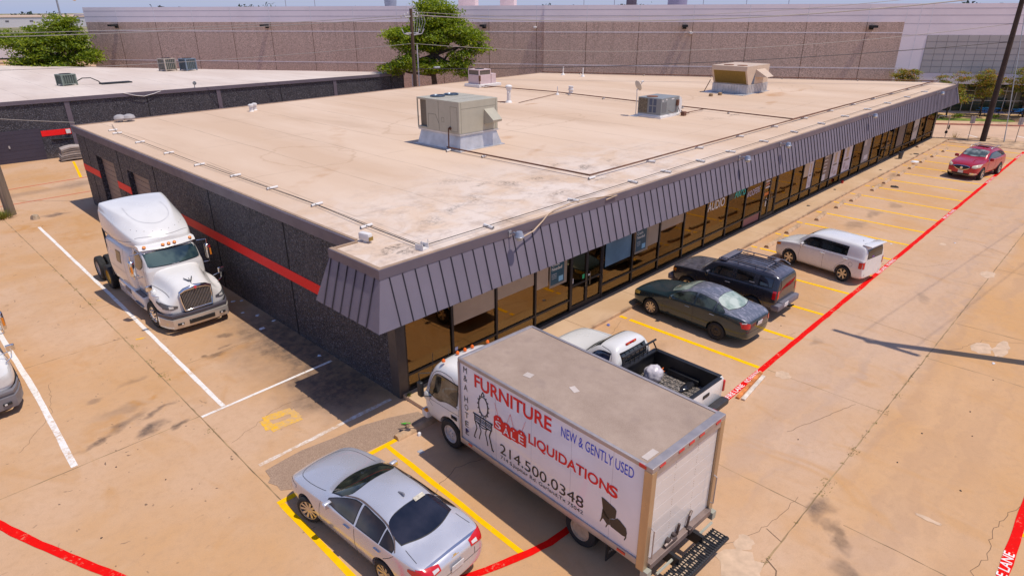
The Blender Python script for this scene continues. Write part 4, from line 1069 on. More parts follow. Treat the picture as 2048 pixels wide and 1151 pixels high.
for i in range(9):
    a = 7.6-2.0*i
    bm = nb_()
    for q in (a, a-1.0): box(bm, q-.04, q+.04, -.9, -.78, .14, 3.12, M=WM)
    for z in (.16, 1.35, 2.35): box(bm, a-1.96, a-.04, -.88, -.80, z, z+.07, M=WM)
    w_ = obj('office_window', bm, M_alu, wh)
    bm = nb_(); box(bm, a-1.96, a-.04, -.895, -.87, .2, 3.11, M=WM); obj('glass', bm, M_oglass, w_)
bm = nb_(); box(bm, -5.6, -4.4, -.88, .1, .14, 3.11, M=WM); box(bm, 7.7, 8.3, -.88, .0, .14, 3.11, M=WM); obj('column', bm, M_whw, wh)
bm = nb_(); box(bm, -16, -5.7, .05, 1.6, 0, .12, M=WM); box(bm, -14, -6.6, 6.8, 8.6, 2.2, 2.35, M=WM); obj('entrance_slab', bm, M_walk, wh)
# wall lamps and cameras of the warehouse
def wlamp(t_, z, label, off=0.0, m=M_black):
    bm = nb_()
    box(bm, t_-.2, t_+.2, off, off+.18, z-.3, z+.12, M=WM); box(bm, t_-.28, t_+.28, off+.15, off+1.3, z-.1, z+.14, M=WM)
    return setp(obj('warehouse_lamp', bm, m), label, 'wall lamp', 'lamps along the warehouse wall')
for t_, w in ((102.9, 'black arm lamp on the warehouse wall beside the left tree'), (81.8, 'black arm lamp on the warehouse wall between the two trees'), (54.3, 'black arm lamp on the warehouse wall right of the central tree')): wlamp(t_, 8.8, w, -.58)
wlamp(31.6, 8.8, 'black arm lamp on the warehouse wall beside a white camera', .02); wlamp(12.5, 8.75, 'black arm lamp on the right end of the brown warehouse wall', .02)
for t_, z, off, w in ((48.25, 8.62, -.58, 'white wall camera left of the warehouse wall step'), (30.9, 8.1, .02, 'white wall camera right of the black warehouse lamp')):
    bm = nb_(); box(bm, t_-.15, t_+.15, off, off+.75, z-.1, z+.12, bev=.04, M=WM); tube(bm, [WM @ Vector((t_, off, z-.2)), WM @ Vector((t_, off+.3, z-.06))], .05, 6)
    setp(obj('wall_camera', bm, M_wpl), w, 'camera')
bm = nb_(); lathe(bm, [(.12, 0), (.18, .1), (.12, .3)], Matrix.Translation(wp(8.6, .15, 3.5)), 10); setp(obj('wall_sconce', bm, M_wpl), 'small white sconce on the pale warehouse wall above the shrub tops', 'wall lamp')
# plant on the warehouse roof
def rooftop(name, label, cat, t_, o, prof=None, bx=None, m=M_pink):
    bm = nb_()
    if prof: lathe(bm, prof, Matrix.Translation(wp(t_, o, ZW-1)), 24)
    if bx:
        w, dd, h = bx
        box(bm, t_-w/2, t_+w/2, o-dd/2, o+dd/2, ZW-1, ZW-1+h, bev=.06, M=WM)
        prism(bm, [(0, 0), (w*.35, 0), (0, h*.25)], 0, dd*.8, basis(WM @ Vector((t_+w/2, o-dd*.4, ZW-1+h*.4)), d_, (0, 0, 1)))
    return setp(obj(name, bm, m, smooth=40), label, cat)
rooftop('roof_tank', 'blue grey tank above the warehouse parapet left of the central tree', 'tank', 70.5, -14, prof=[(.8, 0), (.8, 1.2), (.85, 1.5), (.85, 2.1), (.5, 2.4)], m=mat('tank_blue', (.20, .22, .28), .5))
rooftop('rooftop_plant', 'pink rooftop machine on the warehouse just right of the central tree', 'rooftop machine', 58.2, -9, bx=(2.2, 2, 2.2))
rooftop('rooftop_plant', 'pink rooftop machine on the warehouse left of the parapet lamp', 'rooftop machine', 53.0, -9, bx=(1.8, 2, 2.1))
rooftop('rooftop_plant', 'low dark rooftop box on the warehouse parapet above the joint', 'rooftop machine', 37.6, -6, bx=(1.2, 1.5, 1.6), m=mat('plant_dark', (.07, .05, .07), .6))
rooftop('roof_tank', 'wide purple grey tank above the warehouse parapet at right', 'tank', 32.0, -12, prof=[(1.2, 0), (1.2, 1.6), (.8, 1.9)], m=mat('tank_purple', (.20, .18, .26), .6))
for k, t_ in enumerate((92, 88.5, 73, 66.2, 63.9, 45.2, 40.3, 27.5, 21.0, 16.2)):
    bm = nb_(); tube(bm, [wp(t_, -25-3*(k % 3), 9), wp(t_, -25-3*(k % 3), 12.6+.3*(k % 4))], .05, 5); setp(obj('distant_mast', bm, mat('mast_grey', (.22, .22, .26), .6)), 'thin mast rising above the warehouse parapet against the sky', 'mast', 'thin masts on the skyline')
# ---------------------------------------------------------------- far left distance
def fbuild(name, label, p, size, rz, mw, mr, extra=None):
    t = thing(name, label, 'building', p, rz)
    w, dd, h = size
    bm = nb_(); box(bm, 0, w, 0, dd, 0, h)
    obj('wall', bm, mw, t)
    bm = nb_(); box(bm, -.3, w+.3, -.3, dd+.3, h, h+.35); obj('roof', bm, mr, t)
    if extra:
        bm = nb_(); extra(bm, w, dd, h); obj('window', bm, mat('far_dark', (.09, .08, .10), .6), t)
    return t
M_farw = mat('far_white_wall', (.66, .62, .62), .8, var=.05); M_farb = mat('far_beige_roof', (.52, .37, .27), .85, var=.1)
fbuild('distant_depot', 'long white depot with beige roof far beyond the left tree', (40, 585, 0), (190, 260, 6.3), R(-22), M_farw, M_farb, lambda bm, w, dd, h: [box(bm, 12+14*k, 14+14*k, -.15, .1, 3.6, 4.4) for k in range(10)])
fbuild('distant_warehouse', 'pale domed warehouse in the distance beside the mast', (150, 640, 0), (70, 60, 7.5), R(-22), mat('far_lilac', (.45, .42, .48), .8), M_farw, lambda bm, w, dd, h: [box(bm, 3+9*k, 5+9*k, -.15, .1, 1, 6.8) for k in range(7)])
t = thing('white_trailer', 'white truck trailer parked behind the left tree', 'trailer', (14, 172, 0), R(-25))
bm = nb_(); box(bm, 0, 16, 0, 2.6, 1.1, 4.2, bev=.06); obj('body', bm, M_farw, t)
bm = nb_(); box(bm, 0, 16, -.05, 2.6, .8, 1.09); obj('side_rail', bm, M_black, t)
for x in (2, 3.3, 13):
    bm = nb_(); lathe(bm, [(.5, 0), (.5, .3)], basis((x, .3, .5), (1, 0, 0), (0, 0, 1)), 16); obj('wheel', bm, M_black, t)
# far tree line: one mass of leaf clumps
b = NB('far_leaves'); v = b.pos(); b.col(b.mix(b.remap(b.noise(v, .06, 4), .4, .6), (.020, .032, .030), (.05, .075, .05))); b.p(Roughness=.9); M_farl = b.m
bm = nb_()
rnd = random.Random(3)
for i in range(5200):
    u = rnd.uniform(-200, 1000); dist = 930+rnd.uniform(-40, 40)
    ang = R(44.4)+R(58)-u/1000*R(100)
    hh = 9.5+4.5*sin(u*.021)+3*sin(u*.083+1)+2*sin(u*.31)
    z = rnd.uniform(0, 1)**.7*max(4, hh)
    c_ = Vector((cos(ang)*dist, sin(ang)*dist, z)); s = rnd.uniform(1.6, 3.6)
    q = [Vector((rnd.uniform(-1, 1), rnd.uniform(-1, 1), rnd.uniform(-1, 1)))*s for _ in range(3)]
    bm.faces.new([bm.verts.new(c_+x) for x in q])
struct('tree_line', bm, M_farl, 'dark green tree line along the horizon', kind='stuff')
# ---------------------------------------------------------------- trees
def m_leaf(name, cols, trans=.45):
    b = NB(name)
    g = b.n('ShaderNodeNewGeometry')
    rp = b.n('ShaderNodeValToRGB'); b.t.links.new(g.outputs['Random Per Island'], rp.inputs[0])
    e = rp.color_ramp.elements
    e[0].position = 0; e[0].color = (*cols[0], 1); e[1].position = 1; e[1].color = (*cols[-1], 1)
    for i, c in enumerate(cols[1:-1]):
        x = e.new((i+1)/(len(cols)-1)); x.color = (*c, 1)
    big = b.remap(b.noise(b.pos(), .55, 2), .35, .65)
    col = b.mix(b.math('MULTIPLY', big, .35), rp.outputs[0], cols[-1])
    b.col(col); b.p(Roughness=.5)
    tl = b.n('ShaderNodeBsdfTranslucent'); b.t.links.new(col, tl.inputs[0])
    mx = b.n('ShaderNodeMixShader'); mx.inputs[0].default_value = trans
    b.t.links.new(b.bsdf.outputs[0], mx.inputs[1]); b.t.links.new(tl.outputs[0], mx.inputs[2]); b.t.links.new(mx.outputs[0], b.out.inputs[0])
    return b.m
def leaf(bm, c, s, rnd, flat=.5):
    a = Vector((rnd.gauss(0, .8), rnd.gauss(0, .8)-.35, .35+abs(rnd.gauss(0, .9))))
    if a.length < .01: a = Vector((1, 0, 0))
    a.normalize()
    u, w = frame_for(a)
    th = rnd.uniform(0, 2*pi); u, w = u*cos(th)+w*sin(th), w*cos(th)-u*sin(th)
    l = s*rnd.uniform(.7, 1.4); k = s*.45*rnd.uniform(.7, 1.3)
    bend = a*s*.25
    p = [c-u*l, c+w*k+bend, c+u*l, c-w*k+bend]
    vs = [bm.verts.new(q) for q in p]
    bm.faces.new((vs[0], vs[1], vs[2])); bm.faces.new((vs[0], vs[2], vs[3]))
def crown_bm(blobs, n, s, rnd, shell=.66):
    bm = nb_()
    vol = [b_[3]*b_[4]*b_[5] for b_ in blobs]; tot = sum(v**.7 for v in vol)
    for b_, v in zip(blobs, vol):
        cx, cy, cz, rx, ry, rz = b_
        # each blob is a cloud of smaller sprays
        m = int(n*(v**.7)/tot)
        sprays = []
        for _ in range(max(6, m//46)):
            while True:
                q = Vector((rnd.uniform(-1, 1), rnd.uniform(-1, 1), rnd.uniform(-1, 1)))
                if shell < q.length < 1: break
            sprays.append(Vector((cx+q.x*rx, cy+q.y*ry, cz+q.z*rz)))
        for i in range(m):
            c = sprays[i % len(sprays)]
            r = s*2.7
            leaf(bm, c+Vector((rnd.gauss(0, r), rnd.gauss(0, r), rnd.gauss(0, r*.32))), s, rnd)
    return bm
M_bark = mat('bark', (.075, .05, .035), .9, var=.4, scale=4, bump=.6, bscale=12)
def tree(name, label, base, blobs, n, s, trunkpts, mleaf, seed, r0=.35, branches=None):
    rnd = random.Random(seed)
    t = thing(name, label, 'tree', base)
    B = Vector(base)
    bm = nb_()
    tp = [Vector(p) for p in trunkpts]
    tube(bm, tp, [r0*(1-.55*i/(len(tp)-1)) for i in range(len(tp))], 10)
    for j, b_ in enumerate(blobs):
        tgt = Vector(b_[:3]); st = tp[-1] if j % 3 else tp[len(tp)//2]
        if branches is not None and j not in branches: continue
        mid = st.lerp(tgt, .5)+Vector((rnd.uniform(-.4, .4), rnd.uniform(-.4, .4), rnd.uniform(-.1, .5)))
        tube(bm, [st, mid, tgt], [r0*.42, r0*.26, r0*.08], 7)
        for k in range(3):
            q = tgt+Vector((rnd.uniform(-1, 1)*b_[3], rnd.uniform(-1, 1)*b_[4], rnd.uniform(-.4, .8)*b_[5]))*.8
            tube(bm, [mid.lerp(tgt, .6), q], [r0*.14, r0*.03], 5)
    obj('trunk', bm, M_bark, t, smooth=60)
    obj('crown', crown_bm(blobs, n, s, rnd), mleaf, t)
    return t
M_leaf1 = m_leaf('elm_leaves', [(.045, .09, .004), (.13, .22, .005), (.25, .35, .007), (.42, .47, .014)])
# tree behind the roofs in the centre; local frame u = picture-wise sideways, v = depth
su = Vector((cos(R(-45.6)), sin(R(-45.6)), 0)); dv = Vector((cos(R(44.4)), sin(R(44.4)), 0))
def lb(u, v, z, ru, rv, rz):
    p = su*u+dv*v
    return (p.x, p.y, z, max(ru, rv)*.5+ru*.5, max(ru, rv)*.5+rv*.5, rz)
tree('shade_tree', 'broad bright green tree behind the wooden pole between the roofs', (36.3, 42.2, 0),
     [lb(-.2, .2, 7.9, 2.4, 1.8, 1.5), lb(-2.8, 0, 7.7, 1.9, 1.6, 1.3), lb(2.5, .3, 8.5, 1.9, 1.6, 1.2), lb(4.0, .2, 7.7, 1.3, 1.2, 1.0), lb(0, .3, 9.7, 1.9, 1.5, 1.1), lb(.6, .2, 10.7, 1.5, 1.2, .75), lb(-.7, .1, 11.0, .8, .8, .6), lb(2.0, .2, 10.2, .7, .7, .6),
      lb(-2.3, -.6, 5.5, 1.8, 1.2, .8), lb(-4.3, -.3, 4.9, 1.3, 1.0, .6), lb(-.4, -.9, 5.2, 1.3, 1.1, .75), lb(1.0, -1.0, 5.0, 1.0, .9, .6), lb(2.9, -.2, 5.9, 1.2, 1.1, 1.0), lb(3.2, -.4, 4.4, .6, .6, .7), lb(4.9, 0, 6.9, .7, .7, .6), lb(-3.9, .2, 8.1, 1.0, .9, .8)],
     25000, .15, [(0, 0, 0), (.05, 0, 2.2), (-.1, .1, 4.2), (.1, 0, 6.2)], M_leaf1, 5, .42)
M_leaf2 = m_leaf('oak_leaves', [(.04, .08, .004), (.11, .19, .006), (.22, .31, .009), (.38, .42, .016)])
tree('shade_tree', 'wide green tree at the far left in front of the white depot', (11.8, 86.5, 0),
     [lb(0, 0, 6.3, 3.0, 2.6, 1.7), lb(-3.8, 1.2, 7.0, 2.8, 2.2, 1.0), lb(-6.6, 1.5, 7.6, 2.2, 1.8, .8), lb(-8.6, 1.6, 7.7, 1.7, 1.4, .6), lb(2.4, -.2, 7.6, 2.0, 1.7, 1.4), lb(1.5, 0, 9.3, 1.5, 1.2, .7), lb(2.6, 0, 9.0, 1.2, 1.1, .8), lb(3.9, -.4, 5.8, 1.6, 1.4, 1.2), lb(4.7, -.3, 5.0, 1.1, 1.1, .9), lb(-2.6, .2, 5.2, 2.2, 1.6, 1.0), lb(-4.2, .6, 4.6, 1.4, 1.2, .9), lb(1.4, -1.2, 4.3, 2.2, 1.4, .8), lb(-.6, -.8, 4.8, 1.6, 1.3, .8), lb(-1.5, .8, 8.2, 1.6, 1.3, .6)],
     19000, .19, [(0, 0, 0), (.1, 0, 2.0), (0, .1, 3.6), (-.1, 0, 5.2)], M_leaf2, 11, .4)
M_leaf3 = m_leaf('myrtle_leaves', [(.09, .17, .006), (.20, .30, .010), (.30, .34, .015), (.55, .18, .05)], .3)
def myrtle(label, t_, o, k, seed, h=1.0):
    rnd = random.Random(seed)
    p = wp(t_, o, .14)
    bl = []
    for i in range(9):
        a = rnd.uniform(0, 2*pi); r = rnd.uniform(.3, 1.5)*k
        bl.append((r*cos(a), r*sin(a), (2.6+rnd.uniform(-.7, 1.5))*h, .75*k, .75*k, .5*k))
    t = tree('crape_myrtle', label, p, bl, int(5200*k), .085, [(0, 0, 0), (.05, .05, .9), (0, .1, 1.5)], M_leaf3, seed, .09)
    t['group'] = 'crape myrtles by the office windows'
myrtle('reddish green crape myrtle right behind the far mansard corner', 4.6, 3.4, 1.0, 1)
myrtle('crape myrtle with orange tips behind the leaning pole', 1.0, 2.4, .95, 2, 1.15)
myrtle('tall rust tipped crape myrtle above the blue picnic table', -2.6, 3.2, 1.05, 3, 1.15)
myrtle('crape myrtle at the right picture edge beyond the blue bin', -6.6, 3.4, 1.05, 4, 1.0)
myrtle('crape myrtle whose two tops peek over the far roof edge', 9.2, 2.6, .9, 6, 1.12)
def shrub(label, p, r, seed, m=None, n=420, group=None):
    rnd = random.Random(seed)
    o = obj('shrub', crown_bm([(0, 0, r*.55, r, r, r*.5)], n, .06, rnd, .2), m or M_leaf2, loc=p)
    return setp(o, label, 'shrub', group)
for k, (t_, o) in enumerate(((6.6, 3.3), (3.6, 3.6), (.3, 3.7), (-3.2, 4.2), (-4.8, 4.5), (5.6, 3.9))):
    shrub('small round green shrub in the bark bed by the office windows', wp(t_, o, .14), .38, 20+k, group='round shrubs in the bark bed')
def weed(label, p, r, seed, n=60):
    rnd = random.Random(seed)
    bm = nb_()
    for i in range(n):
        a = rnd.uniform(0, 2*pi); q = Vector((cos(a), sin(a), 0))*r*rnd.uniform(.1, 1)
        h = r*rnd.uniform(.2, .7)
        u = Vector((-sin(a), cos(a), 0))*.012
        vs = [bm.verts.new(q*.4-u), bm.verts.new(q*.4+u), bm.verts.new(q+Vector((0, 0, h)))]
        bm.faces.new(vs)
    return bm
M_weed = mat('weed', (.19, .19, .02), .8, var=.4)
for p, r, n, l in (((-4.4, 30.6, 0), .9, 240, 'yellow green weed tuft at the foot of the left pole'), ((.15, -.25, .12), .16, 50, 'green weed at the base of the corner post'), ((-1.05, 5.55, 0), .0, 0, '')):
    if n:
        setp(obj('weed', weed('', p, r, int(r*100), n), M_weed, loc=p), l, 'weed')
bm = nb_(); rnd = random.Random(8)
for i in range(46):
    if i < 24: x, y = -4.44+rnd.uniform(-.04, .04), rnd.uniform(6, 20)
    else: x, y = rnd.uniform(1.5, 14), -10.52+rnd.uniform(-.03, .03)
    if i == 0: x, y = -4.55, 2.4
    k = 3 if rnd.random() < .2 else 1
    for j in range(7*k):
        a = rnd.uniform(0, 6.3); q = Vector((x+rnd.uniform(-.05, .05)*k, y+rnd.uniform(-.05, .05)*k, .003)); r = rnd.uniform(.02, .06)
        bm.faces.new([bm.verts.new(q), bm.verts.new(q+Vector((.012, .012, 0))), bm.verts.new(q+Vector((r*cos(a), r*sin(a), r*.8)))])
struct('joint_grass', bm, M_weed, 'sparse weeds growing in the pavement joints', kind='stuff')

# ---------------------------------------------------------------- poles and wires
M_wood = mat('pole_wood', (.105, .062, .04), .85, var=.3, scale=3, stretch=(3, 3, .2), bump=.3, bscale=10)
M_woodg = mat('pole_wood_grey', (.20, .15, .11), .85, var=.3, scale=3, stretch=(3, 3, .2))
M_ins = mat('insulator', (.52, .50, .50), .3)
def upole(label, base, h, r, m, parts, lean=(0, 0)):
    t = thing('utility_pole', label, 'utility pole', base)
    bm = nb_(); tube(bm, [(0, 0, -.2), (lean[0]*.5, lean[1]*.5, h*.5), (lean[0], lean[1], h)], [r, r*.88, r*.72], 14); obj('pole', bm, m, t, smooth=50)
    for nm, f, mm in parts:
        bm = nb_(); f(bm); obj(nm, bm, mm, t, smooth=40)
    return t
def cp1(bm):
    for z, w in ((10.0, 1.0), (8.6, .9)):
        box(bm, -w*su.x-.05, w*su.x+.05, -.06, .06, z-.05, z+.05)
    for k in range(7):
        q = su*(-.9+.3*k); lathe(bm, [(.05, 0), (.08, .05), (.05, .1), (.07, .15), (.03, .2)], Matrix.Translation((q.x, q.y, 9.9+.12*(k % 3))), 8)
    for s in (-.75, .55, .9):
        q = su*s; tube(bm, [(0, 0, 8.4), (q.x, q.y, 8.55), (q.x*1.25, q.y*1.25, 8.95)], .05, 6)
    for k in range(5):
        q = su*(.25+.22*k); tube(bm, [(q.x, q.y, 10.15), (q.x*1.1, q.y*1.1, 9.5), (q.x*.8, q.y*.8, 8.7)], .018, 5)
    tube(bm, [(0, 0, 10.4), (su.x*.25, su.y*.25, 11.2), (su.x*.6, su.y*.6, 10.4)], .015, 5); tube(bm, [(0, 0, 10.4), (-su.x*.3, -su.y*.3, 11.1), (-su.x*.55, -su.y*.55, 10.2)], .015, 5)
upole('brown wooden utility pole with grey conduits in front of the central tree', (29.65, 37.0, 0), 10.65, .19, M_wood,
      [('insulator_rack', cp1, M_ins), ('conduit', lambda bm: (tube(bm, [tuple(su*.38), tuple(su*.38+Vector((0, 0, 7.6)))], .06, 8), tube(bm, [tuple(su*-.24), tuple(su*-.24+Vector((0, 0, 5.0)))], .05, 8)), M_gal),
       ('cobra_lamp', lambda bm: box(bm, 1.1, 1.7, -1.75, -1.45, 5.55, 5.7, bev=.04), M_ins)])
upole('dark leaning utility pole at the right beyond the red vehicle', (58.95, -3.6, 0), 13.2, .23, mat('pole_dark', (.05, .032, .024), .85, var=.3), [('ground_conduit', lambda bm: tube(bm, [(.24, -.1, 0), (.24, -.1, 3)], .03, 6), M_gal)])
bm = nb_(); tube(bm, [(58.95, -3.75, 12.6), (59.6, -4.9, 1.2), (59.65, -5.0, .05)], [.035, .035, .05], 6); setp(obj('guy_wire', bm, mat('guy_blue', (.40, .46, .52), .4, metal=.4)), 'pale blue guy wire beside the dark right utility pole', 'guy wire')
upole('grey weathered wooden pole at the left edge of the lot', (-3.95, 31.1, 0), 8.5, .26, M_woodg, [('pole_tag', lambda bm: lathe(bm, [(.05, 0), (.05, .02)], basis((-.05, -.27, 2.6), (1, 0, 0), (0, 0, 1)), 10), M_wpl)], lean=(-.1, .1))
upole('tall utility pole with crossarm whose shadow lies on the drive', (15.75, -13.75, 0), 13.8, .21, M_wood,
      [('crossarm', lambda bm: (box(bm, -.08, .08, -1.35, 1.35, 13.2, 13.45), [lathe(bm, [(.05, 0), (.07, .1), (.03, .2)], Matrix.Translation((0, y, 13.45)), 8) for y in (-1.15, -.5, .5, 1.15)]), M_wood), ('brace', lambda bm: (tube(bm, [(.08, -.7, 13.3), (.08, 0, 12.4)], .03, 6), tube(bm, [(.08, .7, 13.3), (.08, 0, 12.4)], .03, 6)), M_gal)])
def wire(label, a, b_, sag, r=.018, m=None, n=18):
    a, b_ = Vector(a), Vector(b_)
    bm = nb_(); tube(bm, [a.lerp(b_, i/n)-Vector((0, 0, sag*4*(i/n)*(1-i/n))) for i in range(n+1)], r, 5)
    return setp(obj('power_line', bm, m or M_wire, smooth=60), label, 'power line')
M_wire = mat('wire_pale', (.34, .30, .27), .6, var=0); M_wired = mat('wire_dark', (.05, .04, .045), .6, var=0)
CPt = Vector((29.65, 37.0, 0)); RPt = Vector((58.95, -3.6, 0))
wire('thick pale cable sagging from the central pole top to the right pole', CPt+Vector((.4, -.4, 10.1)), RPt+Vector((0, 0, 11.6)), 1.15, .045)
wire('thin pale power line just above the thick cable between the poles', CPt+Vector((.4, -.4, 10.35)), RPt+Vector((0, 0, 12.2)), 1.2, .02)
wire('thin pale line sagging across the middle of the brown warehouse wall', CPt+Vector((0, -.2, 7.7)), RPt+Vector((0, 0, 9.4)), 1.3, .022)
wire('dark service line sagging low across the brown warehouse wall to the right pole', CPt+Vector((.2, -.3, 5.5)), RPt+Vector((0, 0, 8.0)), .55, .03, M_wired)
wire('pale line running left from the central pole over the neighbouring roof', CPt+Vector((0, 0, 7.7)), (-38, 74, 8.0), 1.6, .022)
wire('upper pale line running left from the central pole across the left tree', CPt+Vector((0, 0, 10.1)), (-32, 88, 9.4), 1.0, .025)
wire('second pale line running left from the central pole across the left tree', CPt+Vector((0, 0, 9.9)), (-34, 84, 8.9), .9, .03)
wire('pale service cable from the left edge to the back roof corner', (-14.0, 44, 6.6), (.1, 30.2, 4.75), .25, .02)
for k, y in enumerate((-1.15, .5)):
    wire('overhead line running out along the drive from the crossarm pole', (15.75, -13.75+y, 13.62), (140, -25+y*1.5, 14), 1.0, .009, M_wired)['group'] = 'lines on the crossarm pole'
# high mast lamp far left
t = thing('street_lamp', 'tall grey mast lamp with a white head in the far left distance', 'street lamp', (28.9, 153, 0), R(-45))
bm = nb_(); tube(bm, [(0, 0, 0), (0, 0, 16)], [.22, .16], 10); tube(bm, [(0, 0, 15.6), (3.6, 0, 16)], .09, 6); tube(bm, [(3.6, 0, 16), (3.6, 0, 13)], .03, 5); obj('mast', bm, mat('mast_blue_grey', (.25, .28, .33), .5), t)
bm = nb_(); lathe(bm, [(.05, .5), (.35, .35), (.45, .1), (.42, -.1), (.1, -.35)], Matrix.Translation((3.6, 0, 12.7)), 16); obj('lamp_head', bm, M_wpl, t, smooth=50)
# ---------------------------------------------------------------- vehicle tools
M_tyre = mat('tyre_rubber', (.018, .017, .017), .8, var=.15)
M_alloy = mat('alloy', (.55, .50, .44), .3, metal=.8, var=.05)
M_steelr = mat('steel_rim', (.05, .045, .042), .55, metal=.4)
M_arch = mat('arch_black', (.010, .010, .011), .9, var=0)
M_seamc = mat('panel_gap_dark', (.012, .012, .013), .7, var=0)
M_trimb = mat('trim_black', (.016, .016, .018), .45, var=0)
M_chrome = mat('chrome', (.72, .70, .68), .1, metal=1, var=0)
M_redl = mat('tail_red', (.55, .006, .010), .18, var=.1, coat=.6)
M_clear = mat('lamp_clear', (.62, .60, .58), .12, var=.1, coat=.6)
M_amber = mat('lamp_amber', (.72, .22, .02), .2, var=.05)
M_plate = mat('plate_white', (.72, .70, .70), .5, var=.05)
M_ptxt = mat('plate_text', (.05, .06, .12), .6, var=0)
def m_carglass(name, c1, c2, scale=1.6, rough=.03):
    b = NB(name); v = b.pos()
    b.col(b.mix(b.remap(b.noise(v, scale, 3), .42, .6), c1, c2)); b.p(Roughness=rough, Coat_Weight=.5); b.bsdf.inputs['Coat Roughness'].default_value = .02
    return b.m
M_gdark = m_carglass('glass_dark', (.006, .007, .009), (.022, .024, .028))
M_gtint = m_carglass('glass_brown', (.020, .013, .009), (.05, .033, .022))
M_ggreen = m_carglass('glass_green', (.16, .21, .18), (.36, .42, .36), 2.5)
M_gmix = m_carglass('glass_mixed', (.015, .02, .018), (.12, .15, .12), 2.5)
def m_paintc(name, c, metal=0.0, rough=.28, dust=0.0, overlay_c=(.55, .5, .5), peel=False):
    b = NB(name); v = b.pos()
    c2 = b.mix(b.remap(b.noise(v, .9, 3), .35, .65), mul(c, .95), mul(c, 1.05))
    g = b.n('ShaderNodeNewGeometry'); sp = b.n('ShaderNodeSeparateXYZ'); b.t.links.new(g.outputs['Normal'], sp.inputs[0])
    up = b.remap(sp.outputs[2], .55, .92)
    if peel:
        f = b.math('MULTIPLY', b.remap(b.noise(b.scalev(v, (1, 2.4, 1)), 4.2, 8, .75, .4), .5, .60), up)
        ps = b.n('ShaderNodeSeparateXYZ'); b.t.links.new(v, ps.inputs[0])
        f = b.math('MULTIPLY', f, b.remap(ps.outputs[0], .35, .1))
        c2 = b.mix(b.math('MULTIPLY', up, b.remap(ps.outputs[0], .5, .2, 0, .8)), c2, (.17, .175, .215))
        c2 = b.mix(f, c2, overlay_c)
        b.p(Roughness=b.remap(up, 0, 1, rough, .42))
    else:
        b.p(Roughness=b.remap(b.noise(v, 2.5, 4), .3, .7, max(.02, rough-.06), rough+.08))
    if dust:  # tops paled for dust and for sky reflection painted into the colour
        low = b.n('ShaderNodeSeparateXYZ'); b.t.links.new(v, low.inputs[0])
        d = b.math('MAXIMUM', b.math('MULTIPLY', up, b.remap(b.noise(v, 5, 5), .3, .7, .3, 1)), b.remap(low.outputs[2], .75, .2))
        c2 = b.mix(b.math('MULTIPLY', d, dust), c2, overlay_c)
    b.col(c2); b.p(Metallic=metal, Coat_Weight=.7); b.bsdf.inputs['Coat Roughness'].default_value = .06
    return b.m

def loft_mesh(stations, cutters=(), levels=2, crease=()):
    """closed body from cross sections: (x, zb, wb, zm, wm, zs, ws, zr, wr, zt)"""
    bm = nb_()
    rings = []
    for (x, zb, wb, zm, wm, zs, ws, zr, wr, zt, *val) in stations:
        p4 = (ws-.035, zs+.03)
        half = [(0, zb), (wb, zb), (wm, zm), (ws, zs), p4, ((p4[0]+wr)/2+.02, (p4[1]+zr)/2) if not val else (wr+val[0], zs+val[1]), (wr, zr), (wr*.55, zt-(zt-zr)*.22), (0, zt)]
        ring = [bm.verts.new((x, -y, z)) for y, z in half] + [bm.verts.new((x, y, z)) for y, z in reversed(half[1:-1])]
        rings.append(ring)
    n = len(rings[0])
    for a, b_ in zip(rings, rings[1:]):
        for k in range(n):
            bm.faces.new((a[k], a[(k+1) % n], b_[(k+1) % n], b_[k]))
    for ring in (rings[0], rings[-1]):
        R_ = ring[:9]; L_ = [ring[0]] + list(reversed(ring[9:])) + [ring[8]]
        bm.faces.new((R_[0], R_[1], L_[1])); bm.faces.new((R_[7], R_[8], L_[7]))
        for k in range(1, 7): bm.faces.new((R_[k], R_[k+1], L_[k+1], L_[k]))
    bmesh.ops.recalc_face_normals(bm, faces=bm.faces)
    if crease:
        cl = bm.edges.layers.float.new('crease_edge')
        for a, b_ in zip(rings, rings[1:]):
            for k, val in crease:
                for kk in (k, (n-k) % n):
                    e = bm.edges.get((a[kk], b_[kk]))
                    if e: e[cl] = val
    me = bpy.data.meshes.new('loft'); bm.to_mesh(me); bm.free()
    return finish(me, cutters, levels)

def finish(me, cutters, levels):
    me.materials.append(None) if not me.materials else None
    o = bpy.data.objects.new('tmp_body', me); COL.objects.link(o)
    if levels:
        md = o.modifiers.new('s', 'SUBSURF'); md.levels = levels; md.render_levels = levels
    tmp = []
    for (x, y, z, r, hw) in cutters:
        cb = nb_(); lathe(cb, [(r, -hw), (r, hw)], basis((x, y, z), (1, 0, 0), (0, 0, 1)), 36)
        for f in cb.faces: f.material_index = 1
        cm = bpy.data.meshes.new('cut'); cb.to_mesh(cm); cb.free()
        cm.materials.append(None); cm.materials.append(M_arch)
        co = bpy.data.objects.new('tmp_cut', cm); COL.objects.link(co); tmp.append(co)
        md = o.modifiers.new('b', 'BOOLEAN'); md.operation = 'DIFFERENCE'; md.object = co; md.solver = 'EXACT'
        md.material_mode = 'TRANSFER'
    bpy.context.view_layer.update()
    dg = bpy.context.evaluated_depsgraph_get()
    out = bpy.data.meshes.new_from_object(o.evaluated_get(dg), preserve_all_data_layers=True, depsgraph=dg)
    for t in [o]+tmp:
        m_ = t.data; bpy.data.objects.remove(t); bpy.data.meshes.remove(m_)
    return out

def chaikin(pl, it=2):
    if len(pl) < 3: return list(pl)
    for _ in range(it):
        q = [pl[0]]
        for i, (a, b_) in enumerate(zip(pl, pl[1:])):
            if i > 0: q.append((a[0]*.75+b_[0]*.25, a[1]*.75+b_[1]*.25))
            if i < len(pl)-2: q.append((a[0]*.25+b_[0]*.75, a[1]*.25+b_[1]*.75))
        pl = q+[pl[-1]]
    return pl

